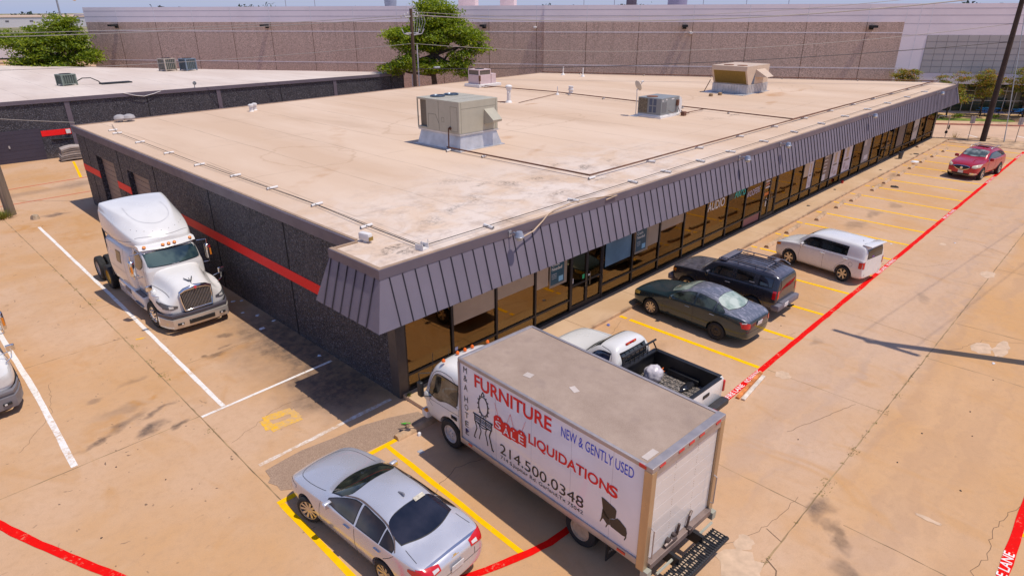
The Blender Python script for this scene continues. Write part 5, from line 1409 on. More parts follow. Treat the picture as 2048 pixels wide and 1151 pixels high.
class Body:
    """a body mesh plus the means to lay panes, lamps and gaps on its surface"""
    def __init__(s, root, me, paint, name='body', smooth=38, parent=None):
        nm = len(me.materials)
        mats = [paint, M_arch] if nm > 1 else [paint]
        s.o = obj_me(name, me, mats, parent or root, smooth)
        s.root = root
        bm = nb_(); bm.from_mesh(me); s.bvh = BVHTree.FromBMesh(bm); bm.free()
    def hit(s, view, u, v):
        if view == 'L': o, d = Vector((u, 4, v)), Vector((0, -1, 0))
        elif view == 'R': o, d = Vector((u, -4, v)), Vector((0, 1, 0))
        elif view == 'T': o, d = Vector((v, u, 8)), Vector((0, 0, -1))
        elif view == 'F': o, d = Vector((9, u, v)), Vector((-1, 0, 0))
        else: o, d = Vector((-9, u, v)), Vector((1, 0, 0))
        h = s.bvh.ray_cast(o, d)
        if h[0] is None:
            q = {'L': Vector((u, .9, v)), 'R': Vector((u, -.9, v)), 'T': Vector((v, u, 1.2)), 'F': Vector((2, u, v)), 'B': Vector((-2, u, v))}[view]
            h = s.bvh.find_nearest(q)
        n = h[1]
        if n.dot(d) > 0: n = -n
        return h[0], n
    def patch(s, name, m, view, lo, hi, off=.005, nu=16, nv=8, parent=None, mid=None):
        bm = nb_(); rows = []
        lo, hi = chaikin(lo), chaikin(hi)
        u0, u1 = max(lo[0][0], hi[0][0]), min(lo[-1][0], hi[-1][0])
        for i in range(nu+1):
            u = u0+(u1-u0)*i/nu
            a, b_ = lerp_poly(lo, u), lerp_poly(hi, u)
            row = []
            for j in range(nv+1):
                p, n = s.hit(view, u, a+(b_-a)*j/nv)
                row.append(bm.verts.new(p+n*off))
            rows.append(row)
        for a, b_ in zip(rows, rows[1:]):
            for j in range(nv): bm.faces.new((a[j], a[j+1], b_[j+1], b_[j]))
        bmesh.ops.remove_doubles(bm, verts=bm.verts, dist=1e-5)
        d = {'L': (0, 1, 0), 'R': (0, -1, 0), 'T': (0, 0, 1), 'F': (1, 0, 0), 'B': (-1, 0, 0)}[view]
        bm.normal_update()
        for f in bm.faces:
            if f.normal.dot(Vector(d)) < 0: f.normal_flip()
        return obj(name, bm, m, parent or s.root, smooth=180)
    def window(s, name, m, view, lo, hi, border=.022, **kw):
        """dark seal with the pane slightly proud of it"""
        u0, u1 = lo[0][0], lo[-1][0]
        tr = s.patch('window_seal', M_trimb, view, lo, hi, .004, **kw)
        b = border
        us = sorted(set([u0+b, u1-b]+[u for u, _ in lo+hi if u0+b < u < u1-b]))
        l2 = [(u, lerp_poly(lo, u)+b) for u in us]; h2 = [(u, lerp_poly(hi, u)-b) for u in us]
        w = s.patch(name, m, view, l2, h2, .009, **kw)
        tr.parent = w
        return w
    def gaps(s, lines, w=.014, m=None, name='panel_gap', off=.002, parent=None):
        bm = nb_()
        for view, pts in lines:
            P = []; pts = chaikin(pts)
            for a, b_ in zip(pts, pts[1:]):
                k = max(1, int(hypot(b_[0]-a[0], b_[1]-a[1])/.07)); P += [(a[0]+(b_[0]-a[0])*i/k, a[1]+(b_[1]-a[1])*i/k) for i in range(k)]
            P.append(pts[-1])
            prev = None
            for i, p in enumerate(P):
                q0, q1 = P[max(0, i-1)], P[min(len(P)-1, i+1)]
                d = Vector((q1[0]-q0[0], q1[1]-q0[1])).normalized(); nn = Vector((-d.y, d.x))*w/2
                c = []
                for sg in (1, -1):
                    h, n = s.hit(view, p[0]+nn.x*sg, p[1]+nn.y*sg); c.append(bm.verts.new(h+n*off))
                if prev and (prev[0].co-c[0].co).length < .3: bm.faces.new((prev[0], prev[1], c[1], c[0]))
                prev = c
        return obj(name, bm, m or M_seamc, parent or s.o, smooth=180)
    def handle(s, side, x, z, m, L=.2):
        p, n = s.hit(side, x, z)
        bm = nb_(); sg = 1 if side == 'L' else -1
        box(bm, -L/2, L/2, -.012, .035, -.014, .014, bev=.008, M=basis(p, (1, 0, 0), (0, sg, 0)))
        return obj('door_handle', bm, m, s.root, smooth=40)

def wheel(root, x, y, r, w, m_rim, rim_r, spokes=5, steer=0.0, name='wheel', style='spoke', dual=False):
    """tyre with a rim inside; y sign gives the outer side"""
    sg = 1 if y > 0 else -1
    Mx = Matrix.Translation((x, y, r)) @ Matrix.Rotation(steer, 4, 'Z') @ Matrix.Rotation(-sg*pi/2, 4, 'X')
    bm = nb_()
    h = w/2
    lathe(bm, [(rim_r*.97, -h*.85), (rim_r+.02, -h), (r-.05, -h), (r-.012, -h*.8), (r, -h*.45), (r, h*.45), (r-.012, h*.8), (r-.05, h), (rim_r+.02, h), (rim_r*.97, h*.85)], Mx, 34, close=False)
    for k in range(34):
        pass
    t = obj(name, bm, M_tyre, root, smooth=30)
    bm = nb_()
    lathe(bm, [(rim_r, h*.9), (rim_r*.96, h*.88), (rim_r*.9, h*.45), (rim_r*.88, -h*.5)], Mx, 30, close=False)
    if style == 'spoke':
        for k in range(spokes):
            a = 2*pi*k/spokes
            Mr = Mx @ Matrix.Rotation(a, 4, 'Z')
            wd = rim_r*(1.55/spokes+.05)
            v = [bm.verts.new(Mr @ Vector(p)) for p in ((.03, -wd*.45, h*.62), (.03, wd*.45, h*.62), (rim_r*.93, wd*.62, h*.80), (rim_r*.93, -wd*.62, h*.80), (.03, -wd*.45, h*.3), (.03, wd*.45, h*.3), (rim_r*.93, wd*.62, h*.5), (rim_r*.93, -wd*.62, h*.5))]
            for f in ((0, 1, 2, 3), (0, 4, 5, 1), (3, 2, 6, 7), (0, 3, 7, 4), (1, 5, 6, 2)): bm.faces.new([v[i] for i in f])
        lathe(bm, [(.075, h*.4), (.07, h*.68), (.03, h*.72)], Mx, 16)
    elif style == 'disc':
        lathe(bm, [(rim_r*.9, h*.5), (rim_r*.7, h*.25), (rim_r*.5, h*.55), (rim_r*.36, h*.7), (.02, h*.72)], Mx, 26)
        for k in range(5):
            a = 2*pi*k/5; lathe(bm, [(.018, 0), (.015, .03)], Mx @ Matrix.Translation((rim_r*.33*cos(a), rim_r*.33*sin(a), h*.68)), 8)
    elif style == 'deep':
        lathe(bm, [(rim_r*.93, h*.6), (rim_r*.88, -h*.35), (rim_r*.5, -h*.5), (rim_r*.42, -h*.15), (.02, -h*.1)], Mx, 26)
    elif style == 'flat':
        lathe(bm, [(rim_r*.95, h*.7), (rim_r*.82, h*.8), (rim_r*.55, h*1.05), (rim_r*.4, h*1.1), (.02, h*1.12)], Mx, 26)
        for k in range(10):
            a = 2*pi*k/10; lathe(bm, [(.022, 0), (.018, .05)], Mx @ Matrix.Translation((rim_r*.62*cos(a), rim_r*.62*sin(a), h*.98)), 8)
    rm = obj('rim', bm, m_rim, t, smooth=35)
    if style in ('spoke', 'flat', 'deep', 'disc'):
        bm = nb_(); lathe(bm, [(rim_r*.9, h*.1), (.02, h*.12)] if style == 'spoke' else [(rim_r*.2, -h*.55), (.02, -h*.54)], Mx, 20, close=False)
        if style in ('flat', 'disc'):
            for k in range(8 if style == 'disc' else 2):
                a = 2*pi*k/8; lathe(bm, [(rim_r*.075, 0), (rim_r*.07, .004)], Mx @ Matrix.Translation((rim_r*.68*cos(a), rim_r*.68*sin(a), h*.36 if style == 'disc' else h*.95)), 8)
        if style == 'deep':
            for k in range(5):
                a = 2*pi*k/5+.3; lathe(bm, [(rim_r*.13, 0), (rim_r*.12, .006)], Mx @ Matrix.Translation((rim_r*.66*cos(a), rim_r*.66*sin(a), -h*.38)), 10)
        obj('brake', bm, M_arch, t)
    return t

def mirror(root, x, y, z, m, sg, size=(.12, .2, .15)):
    bm = nb_()
    box(bm, -size[0]/2, size[0]/2, 0, sg*size[1], -size[2]/2, size[2]/2, bev=.04, M=Matrix.Translation((x, y, z)), seg=3)
    bmesh.ops.recalc_face_normals(bm, faces=bm.faces)
    o = obj('side_mirror', bm, m, root, smooth=50)
    bm = nb_(); x0 = x-size[0]/2-.004
    vs = [bm.verts.new(p) for p in ((x0, y+sg*.03, z-size[2]*.34), (x0, y+sg*(size[1]-.03), z-size[2]*.34), (x0, y+sg*(size[1]-.03), z+size[2]*.34), (x0, y+sg*.03, z+size[2]*.34))]
    bm.faces.new(vs); obj('mirror_glass', bm, M_chrome, o)
    return o

def plate(root, x, z, s, face=-1, tilt=0.0, y=0.0):
    bm = nb_(); box(bm, -.006, .006, -.155, .155, -.08, .08, bev=.004)
    text_into(bm, s, .24, .075, basis((face*.008, .12 if face < 0 else -.12, -.04), (0, -1, 0) if face < 0 else (0, 1, 0), (0, 0, 1)), mi=1)
    o = obj('number_plate', bm, [M_plate, M_ptxt], root, loc=(x, y, z), rot=(0, tilt, 0))
    return o
# ---------------------------------------------------------------- cars (local x forward, origin on the ground under the centre)
def cuts(pairs, hw_y, r): return [(x, s*hw_y, r_, r+.065, .30) for x, r_ in pairs for s in (-1, 1)]
def sedan(root, L, W, H, paint, glass_s, glass_f, glass_b, axf, axr, tr, boxy=0.0):
    kx, kw, kz = L/4.86, W/1.85, H/1.46
    S = [(2.43, .30, .45, .46, .60, .60, .52, .64, .34, .66), (2.36, .22, .62, .44, .76, .66, .68, .71, .45, .73), (2.1, .19, .76, .46, .88, .76, .80, .82, .56, .85), (1.75, .18, .80, .50, .915, .83, .84, .90, .60, .93),
         (1.3, .18, .83, .52, .925, .89, .865, .96, .62, .99), (.98, .18, .83, .53, .925, .925, .875, 1.0, .64, 1.03), (.72, .18, .83, .53, .925, .94, .88, 1.10, .66, 1.14), (.32, .18, .83, .54, .925, .955, .885, 1.30, .62, 1.35),
         (-.05, .18, .83, .54, .925, .965, .885, 1.385, .585, 1.435), (-.55, .18, .83, .54, .925, .98, .885, 1.405, .575, 1.46), (-1.0, .18, .83, .55, .925, .995, .88, 1.36, .57, 1.415), (-1.4, .18, .82, .55, .925, 1.01, .87, 1.22, .585, 1.27),
         (-1.75, .19, .81, .56, .92, 1.02, .855, 1.085, .63, 1.115), (-2.05, .21, .79, .57, .905, 1.015, .83, 1.045, .62, 1.06), (-2.27, .25, .74, .58, .86, .98, .78, 1.01, .58, 1.025), (-2.40, .30, .66, .60, .79, .90, .72, .94, .52, .95), (-2.44, .36, .6, .60, .72, .82, .66, .85, .46, .86)]
    S = [(x*kx, zb, wb*kw, zm, wm*kw, zs*kz, ws*kw, zr*kz, (wr+boxy*.03*(abs(x) < 1.2))*kw, zt*kz) for (x, zb, wb, zm, wm, zs, ws, zr, wr, zt) in S]
    me = loft_mesh(S, cuts(((axf, tr), (axr, tr)), W/2-.05, tr), crease=((3, .35), (1, .3)))
    B = Body(root, me, paint)
    for sd in ('L', 'R'):
        lo = [(-1.58*kx, 1.03*kz), (-1.2*kx, 1.015*kz), (.2*kx, .985*kz), (.72*kx, 1.0*kz)]
        hi = [(-1.58*kx, 1.06*kz), (-1.38*kx, 1.17*kz), (-1.0*kx, 1.305*kz), (-.5*kx, 1.36*kz), (-.1*kx, 1.345*kz), (.25*kx, 1.24*kz), (.72*kx, 1.025*kz)]
        def cut(a, b_): return [(u, lerp_poly(lo, u)) for u in [a]+[q for q, _ in lo if a < q < b_]+[b_]], [(u, lerp_poly(hi, u)) for u in [a]+[q for q, _ in hi if a < q < b_]+[b_]]
        for a, b_ in ((-1.55*kx, -1.17*kx), (-1.14*kx, -.40*kx), (-.34*kx, .66*kx)):
            l, h = cut(a, b_); B.window('side_window', glass_s, sd, l, h, nu=18, border=.016)
        for x in (-.6*kx, .48*kx): pass
        for x in (-.28*kx-.55, -.05*kx+.35): pass
        B.handle(sd, -1.12*kx, .87*kz, M_chrome if glass_s is M_gtint else paint); B.handle(sd, -.12*kx, .85*kz, M_chrome if glass_s is M_gtint else paint)
        mirror(root, .56*kx, (1 if sd == 'L' else -1)*.79*kw, 1.0*kz, paint, 1 if sd == 'L' else -1)
    w2 = .62*kw
    B.window('windshield', glass_f, 'T', [(-w2-.09, .62*kx), (-w2*.6, .83*kx), (0, .90*kx), (w2*.6, .83*kx), (w2+.09, .62*kx)], [(-w2-.09, .50*kx), (-w2+.06, .06*kx), (0, .13*kx), (w2-.06, .06*kx), (w2+.09, .50*kx)][:5], nu=22, nv=10, border=.0) if False else None
    B.window('windshield', glass_f, 'T', [(-w2-.05, .30*kx), (-w2+.07, .02*kx), (0, .08*kx), (w2-.07, .02*kx), (w2+.05, .30*kx)], [(-w2-.05, .68*kx), (-w2*.6, .84*kx), (0, .92*kx), (w2*.6, .84*kx), (w2+.05, .68*kx)], nu=24, nv=10)
    B.window('rear_window', glass_b, 'T', [(-w2-.04, -1.62*kx), (-w2*.5, -1.76*kx), (0, -1.80*kx), (w2*.5, -1.76*kx), (w2+.04, -1.62*kx)], [(-w2-.04, -1.36*kx), (-w2+.06, -1.06*kx), (0, -1.02*kx), (w2-.06, -1.06*kx), (w2+.04, -1.36*kx)], nu=24, nv=10)
    B.gaps([(sd, pl) for sd in ('L', 'R') for pl in ([(.92*kx, .30), (.92*kx, .62), (.84*kx, .93*kz)], [(-.37*kx, .26), (-.37*kx, .98*kz)], [(-.95*kx, .30), (-1.05*kx, .62), (-1.45*kx, .86), (-1.6*kx, 1.0*kz)], [(.9*kx, .26), (-.9*kx, .25)])] +
           [('T', [(-.66*kw, .92*kx), (-.70*kw, 1.6*kx), (-.58*kw, 2.12*kx), (0, 2.25*kx), (.58*kw, 2.12*kx), (.70*kw, 1.6*kx), (.66*kw, .92*kx)]), ('T', [(-.66*kw, -1.74*kx), (-.7*kw, -2.1*kx)]), ('T', [(.66*kw, -1.74*kx), (.7*kw, -2.1*kx)])], .012)
    return B, kx, kw, kz
# silver sedan, nearest the camera
M_silver = m_paintc('silver_paint', (.56, .56, .61), .38, .26)
A_silver = atan2(2.6, -.13)
car = thing('silver_sedan', 'silver sedan with black rear window parked between yellow lines beside the box truck', 'car', (-3.50, -4.02, 0), A_silver)
B, kx, kw, kz = sedan(car, 4.86, 1.86, 1.46, M_silver, M_gtint, m_carglass('windshield_dark', (.008, .012, .010), (.05, .055, .035), 3), m_carglass('rear_glass_navy', (.006, .008, .016), (.022, .022, .034), 1.2), 1.44, -1.30, .335)
wheel(car, 1.44, .80, .335, .22, M_alloy, .235, 10, R(18)); wheel(car, 1.44, -.80, .335, .22, M_alloy, .235, 10, R(18)); wheel(car, -1.30, .81, .335, .22, M_alloy, .235, 10); wheel(car, -1.30, -.81, .335, .22, M_alloy, .235, 10)
for s in (1, -1):
    a, b_ = (.40, .80)
    lo = [(s*q, z) for q, z in ((.40, .86), (.62, .84), (.80, .80))]; hi = [(s*q, z) for q, z in ((.40, .965), (.62, .99), (.80, 1.0))]
    if s < 0: lo.reverse(); hi.reverse()
    tl = B.patch('tail_lamp', M_redl, 'B', lo, hi, .012)
    l2 = [(s*q, z) for q, z in ((.60, .79), (.72, .77), (.82, .76))]; h2 = [(s*q, z) for q, z in ((.60, .835), (.72, .83), (.82, .80))]
    if s < 0: l2.reverse(); h2.reverse()
    B.patch('tail_lamp', M_redl, 'L' if s > 0 else 'R', [(-2.36, .80), (-2.2, .82), (-2.0, .90)], [(-2.36, .96), (-2.2, .98), (-2.0, .95)], .012)
    l3 = [(s*q, z) for q, z in ((.44, .885), (.58, .875))]; h3 = [(s*q, z) for q, z in ((.44, .93), (.58, .935))]
    if s < 0: l3.reverse(); h3.reverse()
    B.patch('reversing_lamp', M_clear, 'B', l3, h3, .016, parent=tl, nu=6, nv=4)
    B.patch('headlamp', M_clear, 'L' if s > 0 else 'R', [(1.9, .66), (2.15, .60), (2.36, .58)], [(1.9, .74), (2.15, .73), (2.36, .67)], .008)
    B.patch('turn_signal', M_amber, 'L' if s > 0 else 'R', [(2.18, .52), (2.36, .50)], [(2.18, .59), (2.36, .57)], .009, nu=6, nv=4)
plate(car, -2.47, .70, 'FWT-5827', -1, R(-8))
bm = nb_(); M_ = basis((-2.405, .0, .90), (0, -1, 0), (.35, 0, 1)); prism(bm, [(-.10, -.022), (-.035, -.022), (-.035, -.05), (.035, -.05), (.045, -.022), (.11, -.022), (.09, .022), (.035, .022), (.035, .05), (-.035, .05), (-.045, .022), (-.09, .022)], -.02, .012, M_); obj('badge', bm, mat('badge_gold', (.75, .62, .32), .25, metal=.8), car)
bm = nb_(); prism(bm, [(-.10, 0), (.10, 0), (.02, .03), (-.06, .055), (-.085, .05)], -.015, .015, basis((-.78, -.06, 1.446), (1, 0, 0), (0, 0, 1))); obj('antenna_fin', bm, mat('fin_grey', (.22, .22, .25), .4), car)
bm = nb_(); p, n = B.hit('T', -.28, -1.06); box(bm, -.13, .13, -.05, .05, .012, .018, M=basis(p+n*.01, (0, -1, 0), Vector((1, 0, .25)))); obj('permit_sticker', bm, mat('permit', (.55, .50, .40), .6, var=.3, scale=22), car)
B.gaps([('B', [(-.82, .62), (0, .60), (.82, .62)]), ('B', [(-.5, .78), (-.5, .62)]), ('B', [(.5, .78), (.5, .62)])], .012)
B.gaps([('B', [(-.7, .985), (0, 1.005), (.7, .985)])], .02, M_chrome, 'trunk_edge', .004)
for s in ('L', 'R'): B.gaps([(s, [(-1.6, 1.05), (-1.38, 1.19), (-1.0, 1.325), (-.5, 1.378), (-.1, 1.362), (.27, 1.255)])], .016, mat('trim_bronze', (.40, .26, .18), .25, metal=.8), 'window_trim', .006)

# dark green sedan
M_green = m_paintc('dark_green_paint', (.020, .040, .050), .25, .2, peel=True, overlay_c=(.33, .31, .36))
car = thing('green_sedan', 'dark green sedan with sun faded roof and trunk parked facing the shops', 'car', (10.78, -3.62, 0), atan2(1, .06))
B, kx, kw, kz = sedan(car, 4.82, 1.80, 1.50, M_green, m_carglass('glass_green_dark', (.012, .016, .015), (.06, .08, .065), 2.5), M_ggreen, m_carglass('rear_glass_green', (.24, .31, .26), (.50, .55, .48), 2.5), 1.42, -1.32, .325, 1)
for s in (1, -1):
    wheel(car, 1.42, s*.78, .325, .2, M_alloy, .21, 9); 
wheel(car, -1.32, .78, .325, .2, M_steelr, .21, 5, style='disc'); wheel(car, -1.32, -.78, .325, .2, M_alloy, .21, 9)
for s in (1, -1):
    sd = 'L' if s > 0 else 'R'
    lo = [(s*q, z) for q, z in ((.58, .74), (.68, .73), (.80, .74))]; hi = [(s*q, z) for q, z in ((.58, .90), (.68, .93), (.80, .94))]
    if s < 0: lo.reverse(); hi.reverse()
    B.patch('tail_lamp', M_redl, 'B', lo, hi, .012); B.patch('tail_lamp', M_redl, sd, [(-2.36, .74), (-2.2, .77)], [(-2.36, .94), (-2.2, .91)], .012)
    B.patch('reversing_lamp', M_clear, sd, [(-2.34, .92), (-2.2, .90)], [(-2.34, .96), (-2.2, .94)], .016, nu=5, nv=3)
    B.patch('headlamp', mat('lamp_yellowed', (.66, .50, .12), .15, coat=.6), sd, [(1.98, .68), (2.15, .62), (2.34, .60)], [(1.98, .77), (2.15, .76), (2.34, .69)], .008)
    B.gaps([(sd, [(.85, .56), (-1.0, .58)])], .02, mat('side_strip', (.05, .06, .06), .4), 'side_strip', .006)
plate(car, -2.44, .80, 'BKX 417', -1, R(-8))
B.gaps([('B', [(-.8, .60), (0, .58), (.8, .60)])], .014); B.gaps([('B', [(-.55, .93), (0, .94), (.55, .93)])], .03, M_trimb, 'trunk_strip', .004)

# dark off-road wagon with roof rack
M_navy = m_paintc('black_blue_paint', (.024, .024, .034), .1, .28, dust=.6, overlay_c=(.22, .20, .24))  # dust here also paints a sky reflection onto the tops
M_gflare = mat('flare_grey', (.15, .14, .17), .5)
car = thing('black_suv', 'black boxy suv with a roof rack parked between the green sedan and the white wagon', 'suv', (13.52, -3.52, 0), atan2(1, .02))
S = [(2.20, .42, .50, .60, .72, .88, .70, .96, .45, .97), (2.12, .38, .72, .62, .86, .98, .80, 1.04, .55, 1.06), (1.8, .36, .80, .66, .90, 1.07, .84, 1.11, .62, 1.14), (1.3, .36, .82, .68, .91, 1.10, .86, 1.14, .66, 1.17), (.95, .36, .82, .68, .91, 1.12, .87, 1.17, .70, 1.20),
     (.78, .36, .82, .68, .91, 1.13, .87, 1.30, .72, 1.34), (.48, .36, .82, .68, .91, 1.14, .87, 1.60, .70, 1.64), (.22, .36, .82, .68, .91, 1.14, .87, 1.68, .69, 1.74), (-.3, .36, .82, .69, .91, 1.15, .87, 1.72, .68, 1.78), (-1.0, .36, .82, .69, .91, 1.16, .87, 1.73, .68, 1.79),
     (-1.7, .37, .82, .69, .91, 1.16, .87, 1.72, .68, 1.78), (-1.98, .38, .80, .69, .90, 1.15, .86, 1.68, .67, 1.74), (-2.12, .40, .80, .69, .90, 1.14, .85, 1.62, .66, 1.66), (-2.20, .42, .79, .69, .88, 1.12, .84, 1.54, .65, 1.57), (-2.23, .46, .76, .69, .85, 1.08, .81, 1.40, .62, 1.42)]
B = Body(car, loft_mesh(S, cuts(((1.38, .37), (-1.32, .37)), .87, .37), crease=((3, .5), (1, .4), (6, .4))), M_navy)
for s in (1, -1):
    sd = 'L' if s > 0 else 'R'
    for x in (1.38, -1.32): wheel(car, x, s*.80, .37, .25, M_alloy, .225, 6)
    B.window('side_window', M_gdark, sd, [(-.42, 1.20), (.50, 1.20)], [(-.42, 1.585), (.18, 1.575), (.50, 1.28)]); B.window('side_window', M_gdark, sd, [(-1.28, 1.20), (-.55, 1.20)], [(-1.28, 1.60), (-.55, 1.60)], border=.03)
    B.window('side_window', m_carglass('glass_navy', (.006, .008, .015), (.02, .025, .045)), sd, [(-2.0, 1.24), (-1.45, 1.21)], [(-2.0, 1.58), (-1.45, 1.61)])
    for x in (1.38, -1.32):
        arc = [(x+.47*cos(a), .37+.47*sin(a)) for a in [R(q) for q in range(-5, 186, 12)]]
        B.gaps([(sd, arc)], .085, M_gflare, 'wheel_flare', .014)
    B.handle(sd, -.30, 1.03, M_gflare); B.handle(sd, -1.22, 1.28, M_gflare)
    mirror(car, .50, s*.86, 1.22, M_navy, s, (.12, .24, .18))
    B.patch('tail_lamp', M_redl, sd, [(-2.19, .86), (-2.07, .86)], [(-2.19, 1.16), (-2.07, 1.16)], .012, nu=6)
    lo = [(s*q, z) for q, z in ((.66, .86), (.78, .86))]; hi = [(s*q, z) for q, z in ((.66, 1.16), (.78, 1.16))]
    if s < 0: lo.reverse(); hi.reverse()
    B.patch('tail_lamp', M_redl, 'B', lo, hi, .012, nu=6)
    B.patch('turn_signal', M_amber, sd, [(1.95, .84), (2.14, .82)], [(1.95, .96), (2.14, .94)], .01, nu=6, nv=4)
    B.gaps([(sd, [(.66, .42), (.66, 1.16)]), (sd, [(-.48, .42), (-.48, 1.62)]), (sd, [(-.92, .9), (-1.36, 1.18), (-1.36, 1.62)]), (sd, [(.66, .40), (-.85, .40)])])
w2 = .66
B.window('windshield', m_carglass('windshield_grey', (.05, .055, .055), (.22, .23, .22), 2), 'T', [(-w2, .36), (0, .40), (w2, .36)], [(-w2, .72), (0, .86), (w2, .72)], nu=18)
B.window('rear_window', M_gdark, 'B', [(-.60, 1.16), (.60, 1.16)], [(-.60, 1.60), (.60, 1.60)], nu=18)
bm = nb_(); box(bm, -2.38, -2.06, -.88, .88, .42, .66, bev=.05); box(bm, -2.36, -2.1, -.55, .55, .655, .69, bev=.01); obj('bumper', bm, M_gflare, car, smooth=40)
bm = nb_(); box(bm, 2.1, 2.32, -.86, .86, .40, .66, bev=.06); obj('bumper', bm, M_gflare, car, smooth=40)
bm = nb_(); box(bm, -2.48, -2.36, -.08, .08, .40, .48); tube(bm, [(-2.46, 0, .44), (-2.56, 0, .52)], .03, 8); obj('tow_hitch', bm, M_black, car)
plate(car, -2.385, .58, 'DHR 2260', -1, y=.25)
bm = nb_()
for s in (1, -1):
    tube(bm, [(.25, s*.62, 1.74), (.18, s*.62, 1.85), (-1.7, s*.62, 1.88), (-1.95, s*.62, 1.78)], .022, 8)
    for x in (-.5, -1.2): tube(bm, [(x, s*.62, 1.74), (x, s*.62, 1.87)], .02, 6)
for x in (-.05, -1.55): tube(bm, [(x, -.62, 1.86), (x, .62, 1.86)], .02, 8)
box(bm, -.02, .30, -.66, .66, 1.73, 1.81, bev=.04); box(bm, -1.62, -1.48, -.45, -.15, 1.86, 1.95, bev=.03)
obj('roof_rack', bm, M_gflare, car, smooth=45)
bm = nb_()
for k in range(6): box(bm, -1.75, -.1, -.5+.2*k-.015, -.5+.2*k+.015, 1.775, 1.80)
obj('roof_rib', bm, M_navy, car)
B.gaps([('T', [(-.72, .95), (-.78, 1.6), (-.7, 2.05), (0, 2.12), (.7, 2.05), (.78, 1.6), (.72, .95)])], .014)
B.gaps([('T', [(-.6, .84), (0, .95), (.6, .84)])], .09, mat('cowl_grey', (.30, .29, .31), .5), 'wiper_cowl', .006)

# white boxy wagon
M_white = m_paintc('white_paint', (.74, .71, .69), 0, .25)
car = thing('white_wagon', 'white boxy hatchback wagon parked slightly askew beside the black suv', 'car', (19.40, -5.0, 0), atan2(1, .17))
car.scale = (.95, 1, 1.05)
S = [(2.13, .28, .50, .48, .66, .70, .60, .76, .40, .78), (2.05, .22, .68, .50, .80, .80, .73, .86, .50, .88), (1.75, .20, .76, .54, .86, .90, .80, .97, .58, 1.0), (1.35, .19, .78, .56, .875, .96, .82, 1.03, .62, 1.07), (1.08, .19, .78, .57, .88, .99, .83, 1.07, .65, 1.11),
     (.90, .19, .78, .57, .88, 1.0, .84, 1.16, .67, 1.20), (.60, .19, .78, .58, .88, 1.01, .845, 1.46, .68, 1.50), (.36, .19, .78, .58, .88, 1.02, .845, 1.58, .67, 1.63), (-.3, .19, .78, .58, .88, 1.03, .845, 1.585, .66, 1.64), (-1.0, .19, .78, .58, .88, 1.04, .85, 1.60, .67, 1.65),
     (-1.65, .20, .78, .59, .88, 1.05, .85, 1.59, .67, 1.64), (-1.98, .22, .77, .60, .875, 1.05, .845, 1.57, .66, 1.61), (-2.08, .25, .76, .62, .865, 1.04, .83, 1.50, .655, 1.54), (-2.14, .28, .74, .63, .85, 1.02, .81, 1.40, .64, 1.43), (-2.17, .32, .70, .64, .82, .98, .78, 1.25, .62, 1.28)]
B = Body(car, loft_mesh(S, cuts(((1.25, .325), (-1.35, .325)), .83, .325), crease=((3, .4), (1, .3), (6, .35))), M_white)
for s in (1, -1):
    sd = 'L' if s > 0 else 'R'
    for x in (1.25, -1.35): wheel(car, x, s*.775, .325, .2, M_alloy, .215, 6)
    B.window('side_window', M_gdark, sd, [(-.38, 1.075), (.70, 1.065)], [(-.38, 1.47), (.42, 1.46), (.70, 1.18)], border=.015); B.window('side_window', M_gdark, sd, [(-1.38, 1.095), (-.33, 1.075)], [(-1.38, 1.46), (-.33, 1.47)], border=.015)
    B.handle(sd, -.30, .93, M_white); B.handle(sd, -1.36, .97, M_white)
    mirror(car, .66, s*.84, 1.08, M_white, s, (.11, .19, .15))
    B.patch('tail_lamp', M_redl, sd, [(-2.12, .72), (-1.98, .72)], [(-2.12, .98), (-1.98, .96)], .012, nu=5)
    lo = [(s*q, z) for q, z in ((.70, .70), (.82, .72))]; hi = [(s*q, z) for q, z in ((.70, 1.0), (.82, .98))]
    if s < 0: lo.reverse(); hi.reverse()
    B.patch('tail_lamp', M_redl, 'B', lo, hi, .012, nu=5)
    B.patch('turn_signal', M_amber, sd, [(1.78, .76), (2.04, .70)], [(1.78, .86), (2.04, .80)], .009, nu=6, nv=4)
    B.gaps([(sd, [(.80, .34), (.80, .70), (.72, 1.03)]), (sd, [(-.36, .28), (-.36, 1.44)]), (sd, [(-.92, .36), (-1.0, .62), (-1.42, .9), (-1.42, 1.05)]), (sd, [(.8, .27), (-.92, .27)]), (sd, [(-1.62+.09*cos(a), .80+.09*sin(a)) for a in [R(30*k) for k in range(13)]])], .01, mat('gap_grey', (.20, .19, .19), .7))
    B.patch('fog_lamp', M_clear, 'B', [(s*.6-.04, .42), (s*.6+.04, .42)], [(s*.6-.04, .48), (s*.6+.04, .48)], .01, nu=3, nv=3)
w2 = .62
B.window('windshield', m_carglass('windshield_mid', (.03, .035, .035), (.12, .13, .12), 2), 'T', [(-w2, .40), (0, .44), (w2, .40)], [(-w2, .80), (0, .98), (w2, .80)], nu=18)
B.window('rear_window', M_gdark, 'B', [(-.60, 1.08), (.60, 1.08)], [(-.60, 1.47), (.60, 1.47)], nu=18)
bm = nb_(); vs = box(bm, -2.26, -1.86, -.62, .62, 1.585, 1.63, bev=.018); obj('spoiler', bm, M_white, car, smooth=40)
B.gaps([('T', [(-.66, 1.06), (-.70, 1.6), (-.5, 1.98), (0, 2.05), (.5, 1.98), (.70, 1.6), (.66, 1.06)])], .012)
B.gaps([('T', [(-.56, .98), (0, 1.10), (.56, .98)])], .08, mat('cowl_blue', (.17, .16, .22), .5), 'wiper_cowl', .006)
bm = nb_(); lathe(bm, [(.03, 0), (.02, .03)], Matrix.Translation((-1.6, .1, 1.615)), 8); box(bm, -1.85, -1.83, -.42, .42, 1.60, 1.612); obj('roof_detail', bm, M_trimb, car)
